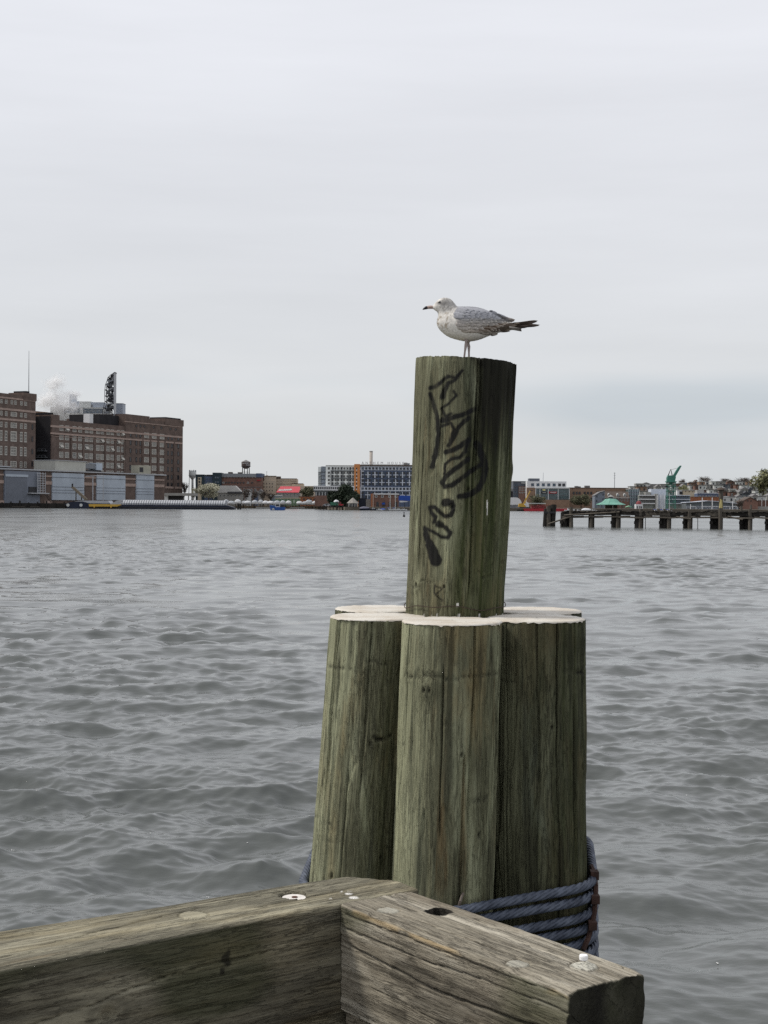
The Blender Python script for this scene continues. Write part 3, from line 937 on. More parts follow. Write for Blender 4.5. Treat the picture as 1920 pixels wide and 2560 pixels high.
# --- trees
def tree(name, label, px0, px1, ytop, ybase, Y, base, leaf, trunk_m, kind='leafy', n=1500, group=None, seed=0, sparse=1.0):
    rg = random.Random(seed + int(px0))
    a, c = W(px0, 1230, Y), W(px1, 1230, Y)
    zt = W((px0 + px1) / 2, ytop, Y).z
    zb = W((px0 + px1) / 2, ybase, Y).z
    cx, rx = (a.x + c.x) / 2, (c.x - a.x) / 2
    r = T(name, label, 'tree', (cx, Y, base), 0, group)
    H = zt - base
    cz = (zt + zb) / 2 - base
    rz_ = (zt - zb) / 2
    mb = MB()
    mb.cyl((0, 0, -.3), (0, 0, cz * .8), max(.14, rx * .055), max(.08, rx * .035), 7)
    lobes = []
    nl = 20 if kind != 'bare' else 14
    for k in range(nl):
        th = rg.uniform(0, 6.28)
        u = rg.uniform(-.95, .8)
        q = math.sqrt(max(0.05, 1 - u * u)) * rg.uniform(.25, .82)
        p = Vector((math.cos(th) * q * rx, math.sin(th) * q * rx, cz + u * rz_ * .78))
        lobes.append((p, rg.uniform(.28, .5)))
        mb.cyl((0, 0, max(.3, cz * rg.uniform(.35, .8))), p, max(.07, rx * .024), .03, 5)
        if kind == 'bare':
            for _ in range(16):
                e2 = p + Vector((rg.gauss(0, .34) * rx, rg.gauss(0, .3) * rx, abs(rg.gauss(.25, .3)) * rz_))
                e2.z = min(e2.z, H)
                mb.cyl(p.lerp(Vector((0, 0, cz * .7)), rg.uniform(0, .4)), e2, .10, .05, 3)
    mb.build('trunk', trunk_m, r)
    vs, fs = [], []
    lf = 0.10 * min(rx, rz_) * (0.9 if kind == 'bare' else 1.0)
    for k in range(int(n * sparse)):
        p, s = rg.choice(lobes)
        v = Vector((rg.gauss(0, 1), rg.gauss(0, 1), rg.gauss(0, 1)))
        v.normalize()
        v *= rg.random() ** .4 * s
        q = p + Vector((v.x * rx, v.y * rx, v.z * rz_ * 1.1))
        q.z = min(q.z, H)
        ax = Vector((rg.gauss(0, 1), rg.gauss(0, 1), rg.gauss(0, 1))).normalized()
        bx_ = ax.orthogonal().normalized()
        s1, s2 = lf * rg.uniform(.6, 1.5), lf * rg.uniform(.5, 1.1) * (.35 if kind == 'bare' else 1)
        i = len(vs)
        vs += [q + ax * s1, q + bx_ * s2, q - ax * s1, q - bx_ * s2]
        fs.append((i, i + 1, i + 2, i + 3))
    MB().add(vs, fs).build('crown', leaf, r)
    return r
LBLOS = M('blossom_leaf', (0.40, 0.385, 0.29), .8, .3, .8)
LGREEN = M('spring_leaf', (0.17, 0.17, 0.085), .8, .4, .6)
LDARK = M('evergreen_leaf', (0.016, 0.026, 0.014), .8, .5, .6)
LOLIVE = M('olive_leaf', (0.075, 0.075, 0.042), .8, .4, .5)
LTWIG = M('bare_twig', (0.115, 0.10, 0.09), .9, .3, .6)
BARK = M('bark', (0.07, 0.055, 0.045), .95, .3, 1.0)

# --- Locust-point side: towers, brick mill, houses
def water_towers():
    r = B('water_tower', 'white legged water tower with antennas round its rim', 'water tower', 479, 905)
    X, Z = r.x, lambda y: r.z(479, y)
    cx = X(479.6)
    R0 = X(489) - cx
    MB().lathe((cx, 3, 0), [(.6, Z(1199)), (R0 * .55, Z(1195.5)), (R0 * .95, Z(1191)), (R0, Z(1188)), (R0, Z(1180)), (R0 * .75, Z(1177.5)), (.2, Z(1176.5))], 18).build('tank', OFFW, r.r, True)
    MB().lathe((cx, 3, 0), [(R0 * 1.1, Z(1189.5)), (R0 * 1.1, Z(1188.8)), (R0, Z(1188.6))], 18).build('walkway', STEEL, r.r)
    MB().cyl((cx, 3, 0), (cx, 3, Z(1198)), .75, .6, 10).build('riser', OFFW, r.r)
    for k in range(4):
        a = k * math.pi / 2 + .35
        MB().cyl((cx + math.cos(a) * R0 * 1.05, 3 + math.sin(a) * R0, 0), (cx + math.cos(a) * R0 * .85, 3 + math.sin(a) * R0 * .85, Z(1191)), .2, .2, 5).build('leg', OFFW, r.r)
    mb = MB()
    for k in range(10):
        a = k * .63
        mb.box(cx + math.cos(a) * R0 * .9 - .14, cx + math.cos(a) * R0 * .9 + .14, 3 + math.sin(a) * R0 * .9 - .1, 3 + math.sin(a) * R0 * .9 + .1, Z(1180), Z(1175.5 - k % 3 * .6))
    mb.build('antenna', STEEL, r.r)

    b = B('apartment_building', 'navy and cream apartment block beside the white water tower', 'building', 489, 890)
    b.box('wall', TEAL, 489, 510, 1187.5, None, 14)
    b.box('wall', NAVY, 510, 531, 1191, None, 12, 1)
    b.box('roof', DARK, 488.5, 510, 1186, 1187.6, 14.5, -.4)
    b.box('roof', DARK, 516, 531, 1186.5, 1191.1, 8, 3)
    b.box('cream_bay', CREAM, 494.5, 503.5, 1193, None, .6, -.5)
    for y in (1197, 1205, 1213, 1221):
        b.win(498.5, y, 4, 4.5, DARKF, GLASSD, 1, 1, 498, -.5)
        for px in (512.5, 521):
            b.win(px, y, 4.5, 4, DARKF, GLASSB, 1, 1, 498, 1)
    b.box('corner_tower', TEAL, 531, 553, 1181.5, None, 14, -1)
    for px in (539, 545):
        for y in (1193.5, 1205):
            b.win(px, y, 4, 4.2, STEEL, GLASSB, 1, 2, 540, -1)
    b = B('brick_mill', 'wide red brick mill with a grey parapet under the dark water tower', 'building', 553, 892)
    b.box('wall', REDBR, 553, 654, 1193, None, 22)
    b.box('parapet', M('mill_parapet', (.22, .235, .25), .8, .12, .3), 553, 640, 1183.5, 1193.1, 22.2, -.15)
    b.box('parapet', NAVY, 640, 654, 1183.2, 1193.1, 22.2, -.3)
    for k in range(11):
        b.box('cornice_bracket', ROOFB, 557 + k * 7.6, 560.5 + k * 7.6, 1192.2, 1194.6, .4, -.45)
    for px in (558.5, 620):
        b.win(px, 1206.5, 5, 4.6, OFFW, GLASSG, 2, 2, 558)
    for px in (566, 573, 580, 587, 594, 601, 609, 630):
        b.win(px, 1206.5, 5, 3.6, ROOFB, GLASSD, 1, 1, 558)
    b.box('string_course', ROOFG, 553, 654, 1216.5, 1218, .3, -.2)
    for k in range(9):
        b.win(566 + k * 9, 1225, 5.5, 7, OFFW, GLASSD, 2, 2, 558)
    for px, y in ((570, 1180), (594, 1180.5)):
        b.box('roof_unit', ROOFB, px, px + 10, y, 1183.6, 5, 6)
    b.box('sign_plate', RED, 642, 651, 1199.5, 1202, .2, -.45)
    r = B('water_tower', 'dark rusty rooftop water tank with conical cap and white lettering', 'water tower', 613, 898, 0, 15)
    X, Z = r.x, lambda y: r.z(613, y)
    cx = X(613.3)
    R0 = X(624.5) - cx
    RUST = M('tank_rust', (0.085, 0.062, 0.055), .8, .35, .4)
    MB().lathe((cx, 3, 0), [(.5, Z(1172)), (R0 * .5, Z(1170.8)), (R0 * .9, Z(1167.5)), (R0, Z(1165)), (R0, Z(1154.5))], 24).build('tank', RUST, r.r, False)
    MB().lathe((cx, 3, 0), [(R0 * 1.03, Z(1154.6)), (R0 * .5, Z(1151.8)), (.12, Z(1149.2))], 24).build('cap', ROOFG, r.r)
    MB().lathe((cx, 3, 0), [(R0 * 1.08, Z(1166)), (R0 * 1.08, Z(1165.2)), (R0 * .98, Z(1165))], 24).build('walkway', DARK, r.r)
    for k in range(4):
        a = k * math.pi / 2 + .5
        MB().cyl((cx + math.cos(a) * R0 * .85, 3 + math.sin(a) * R0 * .85, Z(1187)), (cx + math.cos(a) * R0 * .8, 3 + math.sin(a) * R0 * .8, Z(1167)), .26, .26, 6).build('leg', DARK, r.r)
    mb = MB()
    for k in range(4):
        a, a2 = k * math.pi / 2 + .5, (k + 1) * math.pi / 2 + .5
        mb.bar((cx + math.cos(a) * R0 * .84, 3 + math.sin(a) * R0 * .84, Z(1180)), (cx + math.cos(a2) * R0 * .84, 3 + math.sin(a2) * R0 * .84, Z(1180)), .12)
    mb.build('brace', DARK, r.r)
    for txt, y, x0, sz in (('McHENRY', 1157.8, 604.5, 3.4), ('ROW', 1162.3, 615.5, 3.6)):
        h = Z(y - sz / 2) - Z(y + sz / 2)
        for o, (xc, ww) in letters(txt, h * 1.25, WHITE, r.r, h * .15):
            me = o.data
            for v in me.vertices:
                xx = X(x0) + v.co.x
                a = (xx - cx) / R0
                a = max(-1.35, min(1.35, a))
                rr_ = R0 + .05 - v.co.y * .3
                v.co = Vector((cx + math.sin(a) * rr_, 3 - math.cos(a) * rr_, Z(y) + v.co.z - h / 2))
            me.update()

def letters(txt, size, m, parent, gap=0.0, ext=0.12, part='letter'):
    out = []
    x = 0.0
    for ch in txt:
        if ch == ' ':
            x += size * .9 + gap
            continue
        cu = bpy.data.curves.new('letter_curve', 'FONT')
        cu.body = ch
        cu.size = size
        cu.extrude = ext
        cu.resolution_u = 2
        tmp = bpy.data.objects.new('letter_tmp', cu)
        C.objects.link(tmp)
        bpy.context.view_layer.update()
        me = bpy.data.meshes.new_from_object(tmp.evaluated_get(bpy.context.evaluated_depsgraph_get()))
        bpy.data.objects.remove(tmp)
        bpy.data.curves.remove(cu)
        me.name = part
        me.transform(Matrix.Rotation(R(90), 4, 'X'))
        xs = [v.co.x for v in me.vertices] or [0]
        x0, x1 = min(xs), max(xs)
        me.transform(Matrix.Translation((x - x0, 0, 0)))
        me.materials.clear()
        me.materials.append(m)
        o = obj(part, me, None, parent)
        out.append((o, (x, x1 - x0)))
        x += x1 - x0 + gap
    return out
water_towers()

def mid_shore():
    # house row with pale gables behind the blossom tree
    b = B('shingled_house', 'grey shingled house with pale hip roof behind the blossom tree', 'house', 545, 862)
    b.box('wall', CONCR, 544, 607, 1232, None, 8)
    X, Z = b.x, lambda y: b.z(575, y)
    MB().prism([(X(543), Z(1232)), (X(551), Z(1214)), (X(588), Z(1214)), (X(600), Z(1226)), (X(608), Z(1232))], -.5, 8.5).build('roof', M('pale_shingle', (.46, .45, .43), .9, .15, .5), b.r)
    b.box('gable', M('dark_shingle', (.06, .06, .065), .9, .3, .6), 569, 606, 1229, 1234, .6, -1.2)
    for px in (552, 561, 570, 579, 588, 598):
        b.win(px, 1239, 3.4, 5, OFFW, GLASSD, 1, 2, 575)
    for i, (px, y, wv, m) in enumerate(((612, 1222, 16, OFFW), (634, 1226, 12, NAVY), (646, 1222, 10, CONCR))):
        lab = ('small white gabled house below the brick mill', 'small navy house with pale trim below the brick mill', 'narrow grey house next to the beige factory')[i]
        b = B('gabled_house', lab, 'house', px, 866)
        b.box('wall', m, px, px + wv, y + 7, None, 8)
        MB().prism([(b.x(px - 1), b.z(px, y + 7)), (b.x(px + wv / 2), b.z(px, y)), (b.x(px + wv + 1), b.z(px, y + 7))], -.4, 8.4).build('roof', ROOFG, b.r)
        for q in (.3, .7):
            b.win(px + wv * q, y + 13, 3, 5, OFFW, GLASSD, 1, 2, px)
    tree('flowering_tree', 'broad cream blossoming tree behind the white barge covers', 491, 552, 1208, 1244, 850, GZ, LBLOS, BARK, n=3200, seed=2)
    tree('small_tree', 'small pale budding tree under the white water tower', 474, 496, 1218, 1243, 852, GZ, LBLOS, BARK, n=800, seed=4)
    tree('bare_tree', 'bare tree at the corner of the refinery end', 452, 470, 1205, 1235, 900, GZ, LTWIG, BARK, 'bare', n=500, seed=9)
    for i, (a, c, y) in enumerate(((604, 626, 1222), (622, 648, 1226), (646, 668, 1228), (664, 690, 1232))):
        tree('bare_tree', 'low bare tree in front of the brick mill and beige factory', a, c, y, 1248, 846, GZ, LTWIG, BARK, 'bare', n=420, group='bare trees by the boatyard', seed=i)
    # beige factory
    b = B('beige_factory', 'beige concrete factory in stepped windowless blocks', 'building', 655, 905)
    b.box('wall', BEIGE, 655, 690, 1202, None, 16, -1)
    b.box('wall', BEIGE, 660, 690, 1190.5, 1202.1, 14, 0)
    b.box('wall', BEIGE, 690, 742, 1197, None, 14, 1)
    b.box('wall', BEIGE, 730, 758, 1209.5, None, 12, -.5)
    b.box('low_wing', BEIGE, 700, 787, 1214.5, None, 9, -3)
    for a, c, y, off in ((660, 690, 1190.5, 0), (690, 742, 1197, 1), (730, 758, 1209.5, -.5)):
        b.box('coping', ROOFB, a - .4, c + .4, y - 1.2, y + .1, 1, off - .3)
    b.box('roof_house', ROOFB, 690, 701, 1191, 1197.1, 5, 3)
    b.box('roof_house', BEIGE, 664, 669, 1188, 1190.6, 3, 3)
    MB().cyl((b.x(665), 5, b.z(665, 1190)), (b.x(665), 5, b.z(665, 1178)), .12, .08, 5).box(b.x(663.4), b.x(666.6), 4.9, 5.1, b.z(665, 1179.6), b.z(665, 1178.8)).build('antenna', STEEL, b.r)
    for y in (1202, 1207, 1211):
        b.box('ledge', ROOFB, 692, 741, y, y + .7, .3, .8)
    for px in (660, 667, 674, 681):
        for y in (1209, 1217, 1226):
            b.win(px, y, 2.6, 3.4, BEIGE, GLASSD, 1, 1, 660, -1)
    b = B('red_roofed_hall', 'low hall with bright red sloping roof and white script lettering', 'building', 692, 872)
    X, Z = b.x, lambda y: b.z(715, y)
    b.box('wall', CONCR, 692, 749, 1231, None, 9)
    MB().add([(X(690.5), -.5, Z(1231.5)), (X(750), -.5, Z(1231.5)), (X(748.5), 9, Z(1216)), (X(699), 9, Z(1216)),
              (X(690.5), -.5, Z(1231.0)), (X(750), -.5, Z(1231.0)), (X(748.5), 9, Z(1215.5)), (X(699), 9, Z(1215.5))],
             [(4, 5, 6, 7), (3, 2, 1, 0), (0, 1, 5, 4), (1, 2, 6, 5), (2, 3, 7, 6), (3, 0, 4, 7)]).build('roof', M('red_roof', (.42, .06, .075), .7, .12, .4), b.r)
    mb = MB()
    rg = random.Random(8)
    px = 696.0
    k = 0
    while px < 727:
        y0, y1 = 1228 - (px - 696) * .06, 1225 - (px - 696) * .06 - rg.uniform(0, 2)
        f0 = lambda y: -.5 + 9.5 * (1231 - y) / 15.5 - .1
        mb.cyl((X(px), f0(y0), Z(y0) + .1), (X(px + 1.2), f0(y1), Z(y1) + .1), .16, None, 4)
        mb.cyl((X(px + 1.2), f0(y1), Z(y1) + .1), (X(px + 2.2), f0(y0), Z(y0) + .1), .13, None, 4)
        px += 2.2
    mb.build('script_lettering', OFFW, b.r)
    for px in (700, 709, 718, 727, 736, 745):
        b.win(px, 1236, 4.2, 6, OFFW, GLASSD, 2, 2, 715)
    b = B('boatyard_office', 'small pale blue boatyard office with glass front', 'building', 676, 846)
    b.box('wall', M('pale_blue_wall', (.22, .27, .30), .7, .1, .5), 676, 704, 1240, None, 6)
    b.box('roof', OFFW, 675, 705, 1237.5, 1240.1, 6.6, -.4)
    for k in range(6):
        b.win(679 + k * 4.4, 1245, 3.6, 6, OFFW, GLASSB, 1, 2, 676)
    r = B('green_fence', 'long low green and cream painted fence behind the stored boats', 'fence', 688, 838)
    for k in range(8):
        r.box('fence_panel', M('green_fence_paint', (.13, .20, .12), .7, .15, .5), 688 + k * 8, 694.6 + k * 8, 1245.5, None, .2)
        r.box('fence_rail', CREAM, 687.5 + k * 8, 695.4 + k * 8, 1244.6, 1246.2, .5, -.3)
    b = B('brick_warehouse', 'low orange brick warehouse behind the wrapped boats', 'building', 747, 848)
    b.box('wall', ORBR, 747, 822, 1241.5, None, 12)
    b.box('coping', ROOFB, 746.5, 822.5, 1240.6, 1241.6, 12.4, -.3)
    for px in (751, 788):
        b.box('pilaster', ORBR, px, px + 2.5, 1241.6, None, .4, -.4)
    for k in range(7):
        b.win(760 + k * 8.6, 1248, 4, 4, ROOFB, GLASSD, 1, 1, 747)
    tree('olive_tree', 'rounded olive green tree left of the white apartment podium', 750, 790, 1216, 1246, 858, GZ, LOLIVE, BARK, n=2600, seed=5)
    tree('evergreen_tree', 'large dark evergreen tree in front of the orange corner tower', 822, 898, 1212, 1266, 742, GZ, LDARK, BARK, n=9000, seed=6)
    tree('evergreen_tree', 'second dark evergreen tree, half hidden by the larger one', 814, 866, 1226, 1266, 748, GZ, LDARK, BARK, n=4600, seed=16)
    # sea wall
    r = T('sea_wall', 'brown timber and rubble sea wall below the stored boats', 'wall', (W(588, 1265, 826).x, 826, 0))
    x1 = W(830, 1265, 826).x - r.location.x
    MB().box(0, x1, .6, 2, -1, 1.55).build('wall', M('brown_rubble', (.115, .085, .055), .95, .5, .7), r)
    rg = random.Random(2)
    x = 0
    while x < x1:
        MB().cyl((x, 0, -1), (x + rg.uniform(-.1, .1), .1, rg.uniform(1.5, 2.7)), .28, .24, 7).build('fender_pile', TIMBG if rg.random() < .5 else TIMB, r)
        x += rg.uniform(1.3, 2.6)
    for a, c in ((640, 702), (726, 762)):
        xa, xb = W(a, 1265, 826).x - r.location.x, W(c, 1265, 826).x - r.location.x
        MB().box(xa, xb, -.5, .2, .2, .9).build('waler', CONCR, r)
    rr = T('timber_jetty', 'black timber jetty on short piles in front of the evergreen', 'jetty', (W(800, 1265, 705).x, 703, 0))
    x1 = W(905, 1265, 705).x - rr.location.x
    MB().box(0, x1, .2, 3.5, 1.2, 1.6).build('deck', TIMB, rr)
    x = .2
    while x < x1:
        MB().cyl((x, 0, -1), (x, 0, 2.4 + rg.uniform(-.3, .6)), .22, .2, 7).build('pile', TIMB, rr)
        x += 1.55
mid_shore()

# --- boats
def boat(label, px, Y, Lpx, kind='wrapped', base=GZ, hullm=None, top=None, group=None, name='boat', seed=0):
    rg = random.Random(seed)
    p = W(px, 1265, Y)
    L = Lpx / F * Y
    r = T(name, label, 'boat', (p.x, p.y, base), 0, group)
    h = L * .17 if kind == 'sail' or base < 1 else max(L * .2, 1.15) * rg.uniform(.7, 1.15)
    w_ = max(L * .14, .9)
    z0 = 0.0 if base < 1 else .75
    n = 10
    vs, fs = [], []
    for k in range(n):
        u = k / (n - 1)
        hw = w_ * (1 - max(0, (u - .45) / .55) ** 2.2) * (0.92 if u < .1 else 1)
        sh = h * (1 + .35 * u * u)
        x = (u - .5) * L
        kz = z0 - .1 + .5 * h * max(0, (u - .75) / .25) ** 2
        vs += [(x, -hw, z0 + sh), (x, -hw * .8, z0 + sh * .35), (x, 0, kz), (x, hw * .8, z0 + sh * .35), (x, hw, z0 + sh)]
    for k in range(n - 1):
        for j in range(4):
            a = k * 5 + j
            fs.append((a, a + 5, a + 6, a + 1))
        fs.append((k * 5, k * 5 + 4, k * 5 + 9, k * 5 + 5))
    fs.append((0, 1, 2, 3, 4))
    MB().add(vs, fs).build('hull', hullm or WHITE, r)
    if kind == 'wrapped':
        prof = []
        mb = MB()
        vs, fs = [], []
        tops = [.45, .95, 1.15, 1.0, .75, .3]
        for k, tq in enumerate(tops):
            x = (-.5 + k / 5.3) * L
            hw = w_ * (1.02 if k < 4 else .8 if k == 4 else .35)
            zz = z0 + h * (1 + .3 * (k / 5) ** 2)
            vs += [(x, -hw, zz), (x, -hw * .55, zz + h * tq * .75), (x, 0, zz + h * tq), (x, hw * .55, zz + h * tq * .75), (x, hw, zz)]
        for k in range(5):
            for j in range(4):
                a = k * 5 + j
                fs.append((a, a + 5, a + 6, a + 1))
        fs += [(0, 1, 2, 3, 4), (25, 26, 27, 28, 29)]
        mb.add(vs, fs).build('cover', top or TARP, r)
    else:
        MB().prism([(-.22 * L, z0 + h), (.18 * L, z0 + h * 1.1), (.1 * L, z0 + h * 1.9), (-.18 * L, z0 + h * 1.9)], -w_ * .6, w_ * .6).build('cabin', top or WHITE, r)
        MB().box(-.17 * L, .1 * L, -w_ * .62, -w_ * .6, z0 + h * 1.35, z0 + h * 1.75).build('cabin_window', GLASSD, r)
        if kind == 'sail':
            mh = 48 / F * Y
            MB().cyl((.08 * L, 0, z0 + h), (.08 * L, 0, mh), .13, .09, 6).build('mast', OFFW, r)
            MB().cyl((.08 * L, 0, z0 + h * 2.4), (-.4 * L, 0, z0 + h * 2.3), .12, .12, 6).build('boom', BLUE, r)
    if base > 1:
        mb = MB()
        for q in (-.3, .25):
            for s in (-1, 1):
                mb.bar((q * L, s * w_ * .9, 0), (q * L, s * w_ * .5, z0 + h * .4), .09)
        mb.build('cradle', DARK, r)
    return r
def all_boats():
    rg = random.Random(21)
    px = 566.0
    k = 0
    while px < 800:
        ln = rg.uniform(12, 19)
        y = rg.choice((829.5, 833, 837))
        if not (676 < px < 690 and False):
            boat('white shrink wrapped boat stored on the boatyard shore behind the sea wall', px, y + 2, ln, 'wrapped', GZ, None, rg.choice((TARP, TARP, COVERG, M('dull_white_wrap', (.42, .44, .47), .6, .2, 1.2))), 'wrapped boats on the boatyard shore', seed=k)
        px += ln * rg.uniform(.72, 1.12)
        k += 1
    # blue work boat
    r = B('work_boat', 'bright blue work boat with open white wheelhouse under way', 'boat', 694, 640, 0, 0)
    X, Z = lambda p: r.x(p, 1268), lambda y: r.z(694, y)
    BL = M('blue_hull', (.02, .075, .26), .5, .2, .8)
    MB().prism([(X(673.5), Z(1262.5)), (X(676.5), -.2), (X(711), -.2), (X(713), Z(1267.5)), (X(690), Z(1267.5)), (X(686), Z(1265))], 0, 3.2).build('hull', BL, r.r)
    MB().box(X(688), X(699), .5, 2.7, Z(1267.5), Z(1266)).box(X(688), X(689), .5, 2.7, Z(1266), Z(1260.5)).box(X(698), X(699), .5, 2.7, Z(1266), Z(1260.5)).box(X(687.5), X(699.5), .4, 2.8, Z(1260.5), Z(1259.6)).build('wheelhouse', WHITE, r.r)
    MB().box(X(689.2), X(697.8), .7, 2.5, Z(1265.8), Z(1260.8)).build('pane', GLASSD, r.r)
    MB().box(X(701), X(709), .6, 2.6, Z(1267.5), Z(1262)).build('engine_box', DARK, r.r)
    MB().cyl((X(692), 1.5, Z(1259.6)), (X(692), 1.5, Z(1255.5)), .06, .05, 5).build('mast', STEEL, r.r)
    MB().prism([(X(679.5), Z(1272)), (X(684.5), Z(1270)), (X(687), Z(1274)), (X(680), Z(1274.5))], -.25, -.02).build('fender', OFFW, r.r)
    # buoy
    r = T('channel_buoy', 'small dark channel buoy alone on open water beside the tall pile', 'buoy', WZ(1010, 1292, 0))
    MB().lathe((0, 0, 0), [(.16, -.2), (.3, 0), (.3, .3), (.12, .55), (.08, 1.0), (.14, 1.02), (.1, 1.25)], 10).build('body', DARK, r)
    # marina boats by the brick clubhouse
    for i, (px, ln, kd, hm, tp) in enumerate(((912, 26, 'wrapped', NAVYP, M('slate_cover', (.13, .13, .17), .7, .2, .5)), (934, 20, 'cabin', NAVYP, WHITE), (948, 15, 'cabin', WHITE, WHITE),
                                              (958, 14, 'wrapped', WHITE, BLUE), (966, 13, 'cabin', NAVYP, COVERG), (974, 16, 'sail', WHITE, WHITE), (987, 16, 'sail', WHITE, WHITE), (997, 17, 'cabin', WHITE, WHITE), (1010, 16, 'cabin', WHITE, WHITE))):
        labs = ('navy boat under a slate grey cover beside the thatched hut', 'navy motor boat with white cabin at the marina', 'small white cabin boat below the brick clubhouse', 'white boat under a blue tarp at the marina', 'dark boat with pale grey cabin at the marina',
                'white sailboat with tall mast in front of the brick clubhouse', 'white sailboat with tall mast in front of the brick clubhouse', 'white cabin cruiser moored outermost at the marina', 'white cabin boat moored under the blue tarped yacht')
        boat(labs[i], px, 692 if kd != 'cabin' else 688 - i % 3 * 3, ln, kd, 0, hm, tp, 'sailboats at the marina' if kd == 'sail' else None, seed=60 + i)
    r = B('covered_yacht', 'yacht on stands under a bright blue tarp', 'boat', 997, 720)
    X, Z = r.x, lambda y: r.z(1010, y)
    MB().prism([(X(997), Z(1251)), (X(997), Z(1241)), (X(1001), Z(1238.5)), (X(1026), Z(1239.5)), (X(1034), Z(1244)), (X(1034), Z(1250)), (X(1020), Z(1252))], 0, 4).build('tarp', BLUE, r.r)
    MB().prism([(X(998), Z(1250)), (X(1022), Z(1252)), (X(1016), Z(1255)), (X(1000), Z(1256))], .3, 3.7).build('hull', WHITE, r.r)
    mb = MB()
    for px in (1001, 1012, 1022):
        mb.bar((X(px), .5, 0), (X(px), 1.2, Z(1254)), .15)
    mb.build('stand', DARK, r.r)
all_boats()

